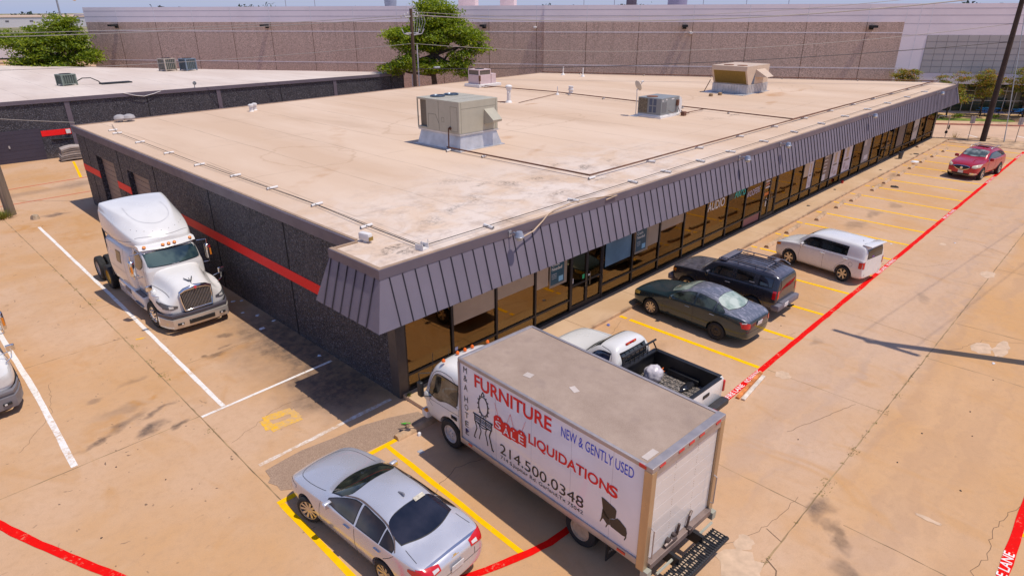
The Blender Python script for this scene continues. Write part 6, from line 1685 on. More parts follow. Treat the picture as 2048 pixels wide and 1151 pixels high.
plate(car, -2.135, .74, 'CFT 8103', -1, R(-6))
B.patch('window_sticker', mat('sticker_purple', (.25, .08, .45), .5), 'B', [(.1, 1.13), (.25, 1.13)], [(.1, 1.18), (.25, 1.18)], .014, nu=3, nv=3)

# red crossover facing left across the stalls
M_redc = m_paintc('red_paint', (.44, .010, .026), .2, .22)
car = thing('red_suv', 'dark red crossover suv parked across the far stalls with its nose toward the camera', 'suv', (44.5, -5.78, 0), atan2(.17, -.98))
car.scale = (.94, 1, 1.05)
S = [(2.54, .34, .45, .52, .66, .74, .62, .80, .42, .82), (2.46, .28, .70, .54, .86, .88, .80, .94, .55, .97), (2.1, .26, .84, .60, .97, 1.0, .90, 1.06, .64, 1.10), (1.5, .26, .88, .64, 1.0, 1.07, .93, 1.13, .68, 1.17), (1.15, .26, .88, .65, 1.0, 1.09, .94, 1.17, .72, 1.21),
     (.9, .26, .88, .65, 1.0, 1.10, .94, 1.30, .74, 1.34), (.45, .26, .88, .66, 1.0, 1.11, .95, 1.60, .72, 1.65), (.1, .26, .88, .66, 1.0, 1.12, .95, 1.70, .70, 1.77), (-.6, .26, .88, .67, 1.0, 1.13, .95, 1.73, .69, 1.81), (-1.4, .26, .88, .67, 1.0, 1.15, .94, 1.69, .67, 1.77),
     (-2.0, .28, .87, .68, .99, 1.17, .93, 1.56, .66, 1.63), (-2.35, .30, .84, .70, .96, 1.15, .90, 1.36, .68, 1.40), (-2.50, .36, .78, .70, .90, 1.05, .84, 1.15, .66, 1.18), (-2.56, .42, .7, .70, .84, .95, .78, 1.02, .6, 1.04)]
B = Body(car, loft_mesh(S, cuts(((1.55, .38), (-1.47, .38)), .95, .38), crease=((3, .35), (1, .3))), M_redc)
for s in (1, -1):
    sd = 'L' if s > 0 else 'R'
    for x in (1.55, -1.47): wheel(car, x, s*.88, .38, .25, M_alloy, .26, 6)
    B.window('side_window', M_gdark, sd, [(-.4, 1.18), (.72, 1.16)], [(-.4, 1.57), (.3, 1.54), (.72, 1.26)]); B.window('side_window', M_gdark, sd, [(-1.35, 1.20), (-.35, 1.18)], [(-1.35, 1.56), (-.35, 1.57)]); B.window('side_window', M_gdark, sd, [(-2.05, 1.24), (-1.4, 1.21)], [(-2.05, 1.36), (-1.4, 1.55)])
    mirror(car, .72, s*.95, 1.2, M_redc, s, (.14, .24, .18))
    lo = [(s*q, z) for q, z in ((.58, .80), (.75, .78), (.92, .84))]; hi = [(s*q, z) for q, z in ((.58, .92), (.75, .98), (.92, 1.02))]
    if s < 0: lo.reverse(); hi.reverse()
    B.patch('headlamp', mat('lamp_cream', (.62, .56, .42), .15, coat=.5), 'F', lo, hi, .012)
    B.gaps([(sd, [(.9, .4), (.9, 1.1)]), (sd, [(-.4, .4), (-.4, 1.2)]), (sd, [(-1.3, .9), (-1.4, 1.2)])])
    l2 = [(s*q, .40) for q in (.55, .86)]; h2 = [(s*q, .50) for q in (.55, .86)]
    if s < 0: l2.reverse(); h2.reverse()
    B.patch('bumper_trim', M_chrome, 'F', l2, h2, .012, nu=6, nv=3)
gr = B.patch('grille', mat('grille_dark', (.05, .05, .06), .35, metal=.6, stretch=(1, 30, 1), var=.5), 'F', [(-.52, .80), (-.3, .68), (0, .64), (.3, .68), (.52, .80)], [(-.52, .86), (-.3, .88), (0, .885), (.3, .88), (.52, .86)], .012)
B.gaps([('F', [(-.53, .83), (-.3, .67), (0, .63), (.3, .67), (.53, .83), (.3, .89), (0, .895), (-.3, .89), (-.53, .83)])], .03, M_chrome, 'grille_surround', .018, parent=gr)
bm = nb_(); p, n = B.hit('F', 0, .77); lathe(bm, [(.085, 0), (.085, .03), (.06, .04)], basis(p+n*.01, (0, 1, 0), (0, 0, 1)), 14); obj('badge', bm, M_chrome, car)
B.patch('lower_grille', M_trimb, 'F', [(-.5, .34), (.5, .34)], [(-.5, .44), (.5, .44)], .012)
B.patch('bumper_skirt', mat('skirt_tan', (.26, .20, .15), .5), 'F', [(-.86, .31), (0, .29), (.86, .31)], [(-.86, .42), (0, .36), (.86, .42)], .009)
w2 = .70
B.window('windshield', m_carglass('windshield_pale', (.07, .09, .09), (.34, .38, .36), 2.2), 'T', [(-w2, .26), (0, .32), (w2, .26)], [(-w2, .86), (0, 1.05), (w2, .86)], nu=18)
plate(car, 2.56, .52, 'BVR 9164', 1)
bm = nb_()
for s in (1, -1): tube(bm, [(.0, s*.64, 1.72), (-.1, s*.63, 1.80), (-1.5, s*.61, 1.82), (-1.75, s*.6, 1.74)], .022, 8)
for x in (-.35, -1.3): tube(bm, [(x, -.62, 1.82), (x, .62, 1.82)], .018, 8)
obj('roof_rack', bm, M_alu, car, smooth=45)
bm = nb_(); box(bm, -.75, -.2, -.35, .35, 1.812, 1.822, bev=.0); obj('sunroof', bm, mat('sunroof_red', (.16, .01, .015), .15), car)
B.gaps([('T', [(-.72, 1.1), (-.80, 1.7), (-.66, 2.3), (0, 2.46), (.66, 2.3), (.80, 1.7), (.72, 1.1)])], .012)

# white pickup behind the box truck
M_whitep = m_paintc('white_pickup_paint', (.73, .71, .68), 0, .3)
car = thing('white_pickup', 'white pickup with an open black lined bed parked behind the box truck', 'pickup truck', (4.98, -4.62, 0), atan2(1, .035))
S = [(2.62, .40, .55, .62, .76, .86, .72, .92, .50, .94), (2.52, .36, .80, .64, .90, .94, .86, 1.0, .60, 1.02), (2.1, .34, .86, .66, .96, 1.02, .90, 1.08, .66, 1.11), (1.5, .34, .88, .66, .97, 1.06, .92, 1.11, .70, 1.15), (1.2, .34, .88, .66, .97, 1.08, .93, 1.14, .72, 1.18),
     (1.0, .34, .88, .66, .97, 1.09, .93, 1.28, .74, 1.32), (.72, .34, .88, .66, .97, 1.10, .93, 1.58, .72, 1.62), (.48, .34, .88, .66, .97, 1.10, .93, 1.68, .70, 1.74), (.15, .34, .88, .66, .97, 1.11, .93, 1.70, .69, 1.77), (-.02, .34, .88, .66, .97, 1.11, .93, 1.66, .69, 1.72), (-.14, .36, .88, .66, .96, 1.10, .92, 1.44, .72, 1.48), (-.20, .38, .86, .66, .94, 1.06, .9, 1.30, .72, 1.33)]
B = Body(car, loft_mesh(S, cuts(((1.68, .39),), .90, .39), crease=((3, .4), (1, .3))), M_whitep)
for s in (1, -1):
    sd = 'L' if s > 0 else 'R'
    wheel(car, 1.68, s*.86, .39, .26, M_alloy, .22, 5); wheel(car, -1.40, s*.86, .39, .24, M_alloy, .22, 5)
    B.window('side_window', m_carglass('glass_sky', (.008, .012, .03), (.03, .05, .12)), sd, [(.10, 1.16), (.82, 1.15)], [(.10, 1.55), (.55, 1.54), (.82, 1.26)], border=.02)
    mirror(car, .80, s*.93, 1.2, M_trimb, s, (.12, .22, .18))
    B.handle(sd, .12, .98, M_trimb); B.gaps([(sd, [(.95, .4), (.95, 1.08)]), (sd, [(.02, .4), (.02, 1.2), (.06, 1.6), (.5, 1.62)])], .01)
w2 = .66
B.window('windshield', M_gmix, 'T', [(-w2, .56), (0, .60), (w2, .56)], [(-w2, .92), (0, 1.08), (w2, .92)], nu=18)
B.window('rear_window', M_gdark, 'B', [(-.60, 1.20), (.60, 1.20)], [(-.60, 1.56), (.60, 1.56)], nu=16)
bm = nb_(); p, n = B.hit('B', 0, 1.685); box(bm, -.02, .02, -.24, .24, -.035, .035, bev=.01, M=Matrix.Translation((p.x-.01, 0, 1.69))); bl = obj('brake_lamp', bm, M_redl, car)
bm = nb_()
for s in (-.14, .14): box(bm, -.006, .006, s-.05, s+.05, -.02, .02, M=Matrix.Translation((p.x-.033, 0, 1.69)))
obj('cargo_lamp', bm, M_amber, bl)
B.gaps([('T', [(-.74, 1.16), (-.80, 1.8), (-.74, 2.4), (0, 2.5), (.74, 2.4), (.80, 1.8), (.74, 1.16)])], .012)
B.gaps([('T', [(-.66, 1.06), (0, 1.2), (.66, 1.06)])], .1, M_trimb, 'wiper_cowl', .005)
bm = nb_()
for s in (1, -1):
    y0, y1 = sorted((s*.84, s*.965)); box(bm, -2.5, -.24, y0, y1, .45, 1.22, bev=.03)
box(bm, -.32, -.24, -.84, .84, .5, 1.2); box(bm, -2.46, -.24, -.85, .85, .5, .58)
me = bpy.data.meshes.new('bed'); bm.to_mesh(me); bm.free()
bed = Body(car, finish(me, [(-1.40, s*.95, .39, .46, .16) for s in (1, -1)], 0), M_whitep, name='bed', smooth=40)
bm = nb_(); box(bm, -2.56, -2.505, -.90, .90, .52, 1.22, bev=.018); obj('tailgate', bm, M_whitep, car, smooth=40)
M_liner = mat('bed_liner', (.012, .012, .014), .45, var=.3, scale=6)
bm = nb_()
for s in (1, -1):
    y0, y1 = sorted((s*.80, s*.842)); box(bm, -2.46, -.32, y0, y1, .585, 1.225); y0, y1 = sorted((s*.80, s*.95)); box(bm, -2.47, -.3, y0, y1, 1.222, 1.245, bev=.008)
    box(bm, -1.92, -.88, min(s*.70, s*.81), max(s*.70, s*.81), .59, .88, bev=.04)
box(bm, -.36, -.318, -.80, .80, .585, 1.2); box(bm, -2.47, -2.44, -.80, .80, .585, 1.225); box(bm, -2.565, -2.44, -.80, .80, 1.222, 1.245, bev=.008)
obj('bed_liner', bm, M_liner, car, smooth=40)
b = NB('bed_floor_litter'); v = b.pos()
c = b.mix(b.remap(b.noise(b.scalev(v, (4, 14, 1)), 3.2, 7, .8), .50, .60), (.045, .042, .044), (.50, .41, .33)); c = b.mix(b.remap(b.voro(v, 26, out='Color'), .84, .95), c, (.55, .50, .46)); b.col(c); b.p(Roughness=.7); b.bump(b.noise(v, 30, 5), .6, .02)
bm = nb_()
for k in range(9): box(bm, -2.44, -.36, -.80+.178*k, -.80+.178*k+.09, .58, .70); box(bm, -2.44, -.36, -.80+.178*k+.09, -.80+.178*(k+1), .58, .685)
obj('bed_floor', bm, b.m, car)
bm = nb_(); tube(bm, [(-.34, -.80, 1.60), (-.34, .80, 1.60)], .032, 8); tube(bm, [(-.38, -.84, 1.26), (-.34, -.66, 1.60)], .022, 8); tube(bm, [(-.38, .84, 1.26), (-.34, .66, 1.60)], .022, 8)
for y in (-.42, -.21, 0, .21, .42): tube(bm, [(-.34, y, 1.22), (-.34, y, 1.60)], .013, 6)
box(bm, -.42, -.28, -.86, .86, 1.225, 1.27); obj('headache_rack', bm, mat('rack_black', (.03, .03, .032), .35, metal=.4), car, smooth=40)
for s in (1, -1):
    bm = nb_(); box(bm, -2.59, -2.42, min(s*.90, s*.985), max(s*.90, s*.985), .78, 1.12, bev=.02); obj('tail_lamp', bm, M_redl, car, smooth=40)
bm = nb_(); box(bm, -2.575, -2.555, -.16, .16, .98, 1.08, bev=.02); obj('tailgate_handle', bm, M_trimb, car)
bm = nb_(); box(bm, -2.80, -2.55, -.93, .93, .46, .64, bev=.05); obj('bumper', bm, mat('bumper_black', (.03, .028, .03), .55, var=.2), car, smooth=40)
def bag(name, label, p, r, m, seed, knot=None):
    rnd = random.Random(seed); bm = nb_()
    bmesh.ops.create_icosphere(bm, subdivisions=4, radius=1)
    from mathutils import noise as mn
    for v_ in bm.verts:
        d = v_.co.normalized(); f = 1+.16*mn.noise(d*2.2+Vector((seed, 0, 0)))+.10*abs(mn.noise(d*6+Vector((0, seed, 0))))+.04*mn.noise(d*15)
        v_.co = Vector((d.x*r[0]*f, d.y*r[1]*f, max(-r[2]*.75, d.z*r[2]*f)))
    o = setp(obj(name, bm, m, smooth=60, loc=p), label, 'bag')
    if knot:
        bm = nb_()
        for k in range(5):
            a = 2*pi*k/5; tube(bm, [(r[0]*.9, 0, .05), (r[0]*1.05+.03*cos(a), .10*sin(a), .05+.10*cos(a))], [.03, .012], 5)
        obj('tie', bm, mat('tie_orange', (.80, .16, .02), .5), o)
    return o
def pk(x, y, z):
    q = car.matrix_basis @ Vector((x, y, z)); return (q.x, q.y, q.z)
bpy.context.view_layer.update()
M_bagw = mat('bag_white', (.60, .55, .57), .3, var=.12, scale=6, coat=.2)
o = bag('trash_bag', 'full white plastic trash bag with an orange tie in the pickup bed', pk(-.80, -.12, .90), (.28, .26, .27), M_bagw, 3, True); o.rotation_euler = (0, 0, R(-25))
bag('plastic_sheet', 'crumpled black plastic lying along the bed wall of the pickup', pk(-1.72, -.52, .74), (.36, .12, .06), mat('bag_black', (.02, .02, .024), .18, var=.2, coat=.5), 9)
# ---------------------------------------------------------------- box truck
M_boxw = m_paintc('box_white', (.80, .755, .78), 0, .4)
M_rail = mat('box_rail_alu', (.42, .37, .36), .4, metal=.5, var=.12)
M_post = mat('rear_post_alu', (.50, .36, .22), .35, metal=.55, var=.12, stretch=(1, 1, .3))
truck = thing('box_truck', 'white furniture box truck with red and blue lettering on its side', 'box truck', (.359, -6.403, 0), R(87.5))
b = NB('box_roof_skin'); v = b.pos()
c = b.mix(b.remap(b.noise(v, 1.2, 6, .7), .3, .7), (.25, .17, .125), (.385, .28, .215)); c = b.mix(b.remap(b.noise(v, 40, 4, .8), .35, .7, 0, .5), c, (.46, .36, .29))
c = b.mix(b.remap(b.noise(v, 2.3, 5), .55, .75, 0, .5), c, (.25, .18, .15)); b.col(c); b.p(Roughness=.85); b.bump(b.noise(v, 1.5, 3), .2, .02); M_boxroof = b.m
bm = nb_(); box(bm, -2.70, 2.72, -1.20, 1.20, .80, 3.02, bev=.03); body = obj('cargo_box', bm, M_boxw, truck, smooth=30)
bm = nb_(); box(bm, -2.70, 2.72, -1.17, 1.17, 3.0, 3.075); obj('box_roof', bm, M_boxroof, truck)
bm = nb_()
for s in (1, -1):
    y0, y1 = sorted((s*1.165, s*1.235)); box(bm, -2.74, 2.74, y0, y1, 3.005, 3.10, bev=.012); box(bm, -2.74, 2.74, y0, y1, .72, .87, bev=.008)
box(bm, 2.66, 2.78, -1.2, 1.2, 2.98, 3.10, bev=.03); box(bm, 2.70, 2.76, -1.235, -1.16, .8, 3.0, bev=.02); box(bm, 2.70, 2.76, 1.16, 1.235, .8, 3.0, bev=.02)
obj('side_rail', bm, M_rail, truck, smooth=30)
bm = nb_()
for s in (1, -1):
    bm = nb_(); y0, y1 = sorted((s*1.09, s*1.245)); box(bm, -2.80, -2.62, y0, y1, .66, 3.0, bev=.012); obj('rear_post', bm, M_post, truck)
bm = nb_(); box(bm, -2.80, -2.62, -1.245, 1.245, 3.0, 3.11, bev=.012); box(bm, -2.79, -2.70, -1.09, 1.09, 2.87, 3.01); obj('door_header', bm, M_rail, truck)
bm = nb_(); box(bm, -2.86, -2.62, -1.09, 1.09, .66, .80, bev=.01); obj('rear_sill', bm, mat('rear_frame_brown', (.26, .19, .165), .5, metal=.3, var=.2), truck)
bm = nb_()
for k in range(7): box(bm, -2.745, -2.70, -1.085, 1.085, .803+.295*k, 1.096+.295*k, bev=.003)
rd = obj('roll_door', bm, m_paintc('door_white', (.66, .62, .59), 0, .45), truck)
bm = nb_()
for y in (-.38, .38):
    for k in range(7):
        for q in range(3): box(bm, -2.748, -2.743, y-.006, y+.006, .88+.295*k+.06*q, .90+.295*k+.06*q)
obj('rivet_line', bm, mat('rivet_tan', (.40, .30, .20), .5), rd)
bm = nb_(); tube(bm, [(-2.80, .55, .84), (-2.82, .35, .88), (-2.82, .2, .86)], .045, 8); lathe(bm, [(.06, 0), (.06, .08)], basis((-2.83, .42, .9), (0, 1, 0), (0, 0, 1)), 10); lathe(bm, [(.05, 0), (.05, .08)], basis((-2.83, .22, .92), (0, 1, 0), (0, 0, 1)), 10); obj('door_latch', bm, mat('latch_steel', (.12, .09, .085), .5, metal=.6), rd)
bm = nb_(); tube(bm, [(-2.78, .1, .85), (-2.80, .08, 1.12)], .03, 6); obj('door_latch', bm, MATS['latch_steel'], rd)
bm = nb_(); tube(bm, [(-2.79, -.25, .8), (-2.8, -.3, 1.1), (-2.78, -.4, 1.15)], .025, 6); box(bm, -2.9, -2.8, -.32, -.2, .7, .84, bev=.02)
obj('door_latch', bm, mat('latch_steel', (.12, .09, .085), .5, metal=.6), rd)
bm = nb_()
for s in (1, -1): tube(bm, [(-2.80, s*1.10, .95), (-2.87, s*1.10, .97), (-2.87, s*1.10, 1.65), (-2.80, s*1.10, 1.67)], .013, 6)
obj('grab_bar', bm, M_rail, truck)
for y in (-.95, -.35, 0, .35, .95):
    bm = nb_(); box(bm, -2.815, -2.80, y-.09, y+.09, 3.03, 3.08, bev=.006); obj('marker_lamp', bm, M_redl, truck)
for s in (1, -1):
    for x0, x1, z0, z1 in ((-2.66, -2.5, 3.02, 3.09), (2.3, 2.42, .79, .85), (-2.36, -2.16, .77, .83)):
        bm = nb_(); box(bm, x0, x1, min(s*1.236, s*1.25), max(s*1.236, s*1.25), z0, z1); obj('marker_lamp', bm, M_redl, truck)
bm = nb_()
for (x, y, rx, ry, rz) in ((1.05, .55, .1, .09, 10), (-.05, .25, .12, .07, -20)):
    box(bm, -rx, rx, -ry, ry, 3.076, 3.082, M=Matrix.Translation((x, y, 0)) @ Matrix.Rotation(R(rz), 4, 'Z'))
box(bm, -2.56, -2.42, .72, 1.08, 3.076, 3.083)
obj('roof_patch', bm, mat('roof_patch', (.52, .44, .39), .7, var=.1), truck)
# lettering and pictures on the side; SX maps a side coordinate (x to the rear, z up)
def side(x, z, o=.0): return basis((x, 1.2005+.006+o, z), (-1, 0, 0), (0, 0, 1))
M_tred = mat('sign_red', (.74, .008, .012), .5, var=.05); M_tblue = mat('sign_blue', (.03, .06, .58), .5, var=.05); M_tblk = mat('sign_black', (.022, .018, .015), .5, var=0); M_tbrn = mat('sign_brown', (.038, .026, .016), .5, var=0)
bm = nb_()
for ch, z in zip('M&AHOTEL', (2.77, 2.54, 2.29, 1.97, 1.74, 1.51, 1.26, 1.03)): text_into(bm, ch, .13, .16, side(2.57, z))
obj('lettering', bm, M_tblk, body)
bm = nb_(); text_into(bm, 'FURNITURE', 2.46, .35, side(2.17, 2.55), bold=.022); text_into(bm, 'LIQUIDATION', 2.22, .30, side(.38, 1.90), bold=.022); text_into(bm, 'S', .22, .27, side(-1.84, 1.93), bold=.03)
lt = obj('lettering', bm, M_tred, body)
bm = nb_(); text_into(bm, 'NEW & GENTLY USED', 1.82, .24, side(-.56, 2.62)); obj('lettering', bm, M_tblue, body)
bm = nb_(); text_into(bm, '214.500.0348', 2.54, .27, side(1.31, 1.16)); text_into(bm, '714 S.Jupiter Rd. Garland,Tx 75042', 2.52, .12, side(1.29, .985)); obj('lettering', bm, M_tblk, body)
bm = nb_()
for k, (ch, x, z, w, h) in enumerate((('S', 1.51, 1.76, .32, .39), ('A', 1.23, 1.72, .30, .37), ('L', .98, 1.745, .29, .34), ('E', .74, 1.77, .29, .37))):
    prism(bm, [(0, 0), (w, 0), (w, h*.78), (w*.72, h), (w*.28, h), (0, h*.78)], -.001*k, .001, side(x, z, .002+.0012*k))
    tube(bm, [tuple(side(x-w/2, z+h*.9, .002) @ Vector((0, 0, 0))), tuple(side(x-w/2+.12*(-1)**k, z+h+.30, .002) @ Vector((0, 0, 0)))], .0035, 4)
tg = obj('price_tag', bm, M_tred, body)
bm = nb_()
for k, (ch, x, z, w, h) in enumerate((('S', 1.45, 1.81, .19, .20), ('A', 1.18, 1.77, .19, .19), ('L', .93, 1.79, .15, .17), ('E', .68, 1.82, .16, .20))):
    text_into(bm, ch, w, h, side(x, z, .009), bold=.01)
for x, z in ((1.35, 2.06), (1.08, 2.0), (.835, 2.0), (.595, 2.06)): lathe(bm, [(.02, 0), (.02, .001)], side(x, z+.02, .009), 10)
obj('lettering', bm, M_boxw, tg)
bm = nb_()
def stroke(pts, w=.012):
    tube(bm, [tuple(side(x, z, -.006) @ Vector((0, 0, 0))) for x, z in pts], w, 5)
for rr, w in ((1.0, .012), (1.13, .008)):
    stroke([(1.88+.155*rr*cos(R(a)), 2.14+.25*rr*sin(R(a))) for a in range(0, 361, 15)], w)
for a in range(0, 360, 24):
    x, z = 1.88+.19*cos(R(a)), 2.14+.29*sin(R(a)); stroke([(x, z), (x+.03*cos(R(a+50)), z+.04*sin(R(a+50)))], .012)
stroke([(1.93, 2.44), (1.88, 2.53), (1.83, 2.44)], .016)
obj('mirror_picture', bm, M_tbrn, body)
bm = nb_()
stroke([(2.25, 1.80), (1.56, 1.80)], .022); stroke([(2.2, 1.60), (1.6, 1.60)], .016); stroke([(2.2, 1.80), (2.2, 1.60)], .016); stroke([(1.6, 1.8), (1.6, 1.6)], .016)
for x in (2.0, 1.8): stroke([(x, 1.79), (x, 1.61)], .010)
for z in (1.66, 1.70, 1.74): stroke([(2.2, z), (1.6, z)], .012)
stroke([(2.19, 1.6), (2.13, 1.42), (2.20, 1.25), (2.24, 1.12), (2.18, 1.12)], .016); stroke([(1.62, 1.6), (1.68, 1.42), (1.62, 1.22), (1.58, 1.08), (1.53, 1.06)], .018)
stroke([(2.05, 1.58), (1.98, 1.40), (2.03, 1.25), (2.05, 1.15)], .014); stroke([(1.78, 1.58), (1.82, 1.42), (1.76, 1.22), (1.74, 1.12)], .014); stroke([(2.1, 1.58), (1.92, 1.52), (1.72, 1.58)], .014)
obj('table_picture', bm, M_tbrn, body)
bm = nb_()
def spoly(pts, o): 
    f = bm.faces.new([bm.verts.new(side(x, z, o) @ Vector((0, 0, 0))) for x, z in pts])
spoly([(-1.68, 1.77), (-1.74, 1.77), (-2.02, 1.70), (-2.06, 1.66), (-2.05, 1.45), (-1.98, 1.42), (-1.86, 1.33), (-1.76, 1.40), (-1.73, 1.5)], 0)
spoly([(-1.72, 1.5), (-1.78, 1.47), (-1.90, 1.36), (-1.93, 1.22), (-1.85, 1.19), (-1.76, 1.27), (-1.70, 1.24)], 0)
spoly([(-1.905, 1.36), (-2.03, 1.43), (-2.09, 1.50), (-2.15, 1.49), (-2.31, 1.40), (-2.34, 1.30), (-2.33, 1.19), (-2.24, 1.17), (-1.95, 1.20), (-1.935, 1.23)], 0)
for x, z in ((-1.70, 1.25), (-1.85, 1.2), (-2.31, 1.19)): spoly([(x, z), (x-.03, z), (x+.01, z-.1), (x+.03, z-.1)], 0)
for f in bm.faces:
    pass
bmesh.ops.triangulate(bm, faces=bm.faces)
obj('armchair_picture', bm, mat('armchair_brown', (.045, .033, .025), .5, var=0), body)
bm = nb_(); stroke([(2.56, 1.18), (2.50, 1.10), (2.52, 1.2), (2.45, 1.14)], .02); obj('scratch_mark', bm, mat('mark_purple', (.06, .03, .09), .6), body)
bm = nb_()
for x in (1.45, .3, -.85, -1.9): box(bm, x-.003, x+.003, 1.199, 1.2015, .88, 3.0)
obj('panel_gap', bm, mat('gap_lilac', (.45, .42, .45), .6), body)
# cab
M_cabw = m_paintc('cab_white', (.74, .72, .70), 0, .3)
S = [(4.66, .52, .70, .75, .86, 1.10, .84, 1.22, .70, 1.26), (4.60, .45, .86, .78, .97, 1.24, .94, 1.42, .80, 1.48), (4.44, .42, .92, .82, 1.0, 1.34, .97, 1.86, .84, 1.94), (4.24, .42, .93, .84, 1.0, 1.38, .98, 2.14, .85, 2.22), (3.98, .42, .93, .84, 1.0, 1.40, .98, 2.24, .85, 2.32),
     (3.5, .46, .93, .84, 1.0, 1.40, .98, 2.26, .86, 2.34), (3.05, .50, .93, .84, 1.0, 1.40, .98, 2.25, .86, 2.33), (2.90, .52, .92, .84, .99, 1.38, .97, 2.18, .86, 2.26), (2.86, .56, .88, .84, .95, 1.36, .94, 2.05, .84, 2.1)]
B = Body(truck, loft_mesh(S, [(3.49, s*.92, .42, .50, .30) for s in (1, -1)], crease=((3, .4), (1, .3))), M_cabw, 'cab')
for s in (1, -1):
    sd = 'L' if s > 0 else 'R'
    B.window('side_window', m_carglass('glass_cab', (.035, .03, .02), (.18, .16, .11), 2), sd, [(3.17, 1.34), (3.62, 1.34), (3.92, 1.20), (4.36, 1.28)], [(3.17, 1.98), (4.0, 2.0), (4.22, 1.85), (4.36, 1.52)], border=.03)
    B.handle(sd, 3.28, 1.02, M_trimb); B.gaps([(sd, [(3.10, .62), (3.10, 2.05), (4.12, 2.1), (4.38, 1.6), (4.44, 1.1), (4.2, .95)]), (sd, [(3.1, 1.16), (4.4, 1.12)])], .012)
    B.patch('door_pocket', M_trimb, sd, [(3.18, .96), (3.42, .96)], [(3.18, 1.08), (3.42, 1.06)], .01, nu=4, nv=3)
    bm = nb_(); box(bm, 4.28, 4.46, s*1.22-.05, s*1.22+.07, 1.28, 1.72, bev=.04); tube(bm, [(4.3, s*.95, 1.9), (4.45, s*1.2, 1.92), (4.42, s*1.22, 1.25), (4.25, s*.98, 1.22)], .016, 6); obj('side_mirror', bm, M_trimb, truck, smooth=45)
    y0, y1 = sorted((s*1.0, s*1.05))
    bm = nb_(); lathe(bm, [(.12, 0), (.13, .04), (.07, .09)], basis((4.42, s*.98, 1.18), (0, 0, 1), (s*1, 0, 0)), 14); obj('round_mirror', bm, M_clear, truck, smooth=45)
    bm = nb_(); box(bm, 4.50, 4.62, min(s*.9, s*1.0), max(s*.9, s*1.0), .60, .66, bev=.01); obj('turn_signal', bm, M_amber, truck)
    wheel(truck, 3.49, s*.88, .42, .24, mat('rim_dirty_white', (.55, .50, .46), .5, var=.2, scale=9), .25, 5, style='disc')
    wheel(truck, -1.07, s*.98, .42, .24, mat('rim_tan', (.46, .34, .23), .55, var=.25, scale=8), .255, 5, style='deep'); wheel(truck, -1.07, s*.70, .42, .22, M_steelr, .25, style='deep')
    bm = nb_(); box(bm, -1.86, -1.83, min(s*.72, s*1.16), max(s*.72, s*1.16), .18, .74); mf = obj('mud_flap', bm, M_black, truck)
    bm = nb_()
    text_into(bm, 'PARTS', .3, .08, basis((-1.865, s*.94+.15, .34), (0, -1, 0), (0, 0, 1))); prism(bm, [(-.1, 0), (.1, 0), (0, .12)], 0, .002, basis((-1.864, s*.94, .46), (0, -1, 0), (0, 0, 1))); obj('flap_print', bm, mat('flap_grey', (.3, .3, .3), .7), mf)
B.window('windshield', M_gmix, 'F', [(-.84, 1.30), (0, 1.26), (.84, 1.30)], [(-.76, 2.05), (0, 2.10), (.76, 2.05)], nu=18)
for y in (-.75, -.25, 0, .25, .75):
    bm = nb_(); lathe(bm, [(.05, 0), (.045, .05), (.02, .075)], Matrix.Translation((4.0 if abs(y) < .5 else 3.95, y, 2.30 if abs(y) > .5 else 2.32)), 10)
    obj('roof_marker', bm, mat('marker_orange', (.78, .14, .01), .25), truck, smooth=40)
bm = nb_(); tube(bm, [(4.3, .86, 1.9), (4.2, .9, 2.5)], .008, 5); tube(bm, [(4.35, .3, 1.98), (4.3, .3, 2.35)], .008, 5); obj('antenna', bm, M_trimb, truck)
bm = nb_(); box(bm, 4.52, 4.78, -.98, .98, .36, .60, bev=.05); obj('bumper', bm, M_cabw, truck, smooth=40)
bm = nb_()
for s in (1, -1): box(bm, -2.7, 4.3, s*.42-.05, s*.42+.05, .48, .68)
for x in (-2.3, -1.6, -.4, .6, 1.6, 2.5): box(bm, x-.04, x+.04, -1.1, 1.1, .66, .79)
box(bm, .4, 1.5, -.95, -.5, .32, .66, bev=.05); box(bm, .2, 1.3, .5, .9, .34, .66, bev=.06); tube(bm, [(-1.07, -.7, .42), (-1.07, .7, .42)], .09, 10)
obj('chassis', bm, M_black, truck)
# rear step
bm = nb_()
box(bm, -3.36, -3.02, -.95, .95, .42, .50, bev=.02)
lathe(bm, [(.045, 0), (.045, 1.9)], basis((-3.36, -.95, .46), (0, 0, 1), (1, 0, 0)), 10)
for k in range(27): box(bm, -3.38, -3.02, -.92+.07*k, -.90+.07*k, .50, .515)
for s in (1, -1): box(bm, -3.1, -2.6, s*.42-.04, s*.42+.04, .40, .66); tube(bm, [(-3.0, s*.42, .46), (-2.6, s*.42, .7)], .03, 6)
obj('step_bumper', bm, mat('step_black', (.025, .024, .027), .45, metal=.3), truck)
bm = nb_()
rnd = random.Random(4)
for k in range(26):
    for q in range(3):
        if rnd.random() < .62: box(bm, -3.30+.08*q, -3.25+.08*q, -.895+.07*k, -.862+.07*k, .503, .506)
obj('step_grating', bm, mat('grating_tan', (.45, .33, .22), .6), truck)
for s in (1, -1):
    bm = nb_(); tube(bm, [(-2.95, s*1.0, .56), (-2.95, s*.45, .56)], .03, 6); box(bm, -2.9, -2.74, s*1.17-.07, s*1.17+.07, .52, .70)
    obj('rear_light_bar', bm, mat('bar_sage', (.36, .35, .28), .5), truck)

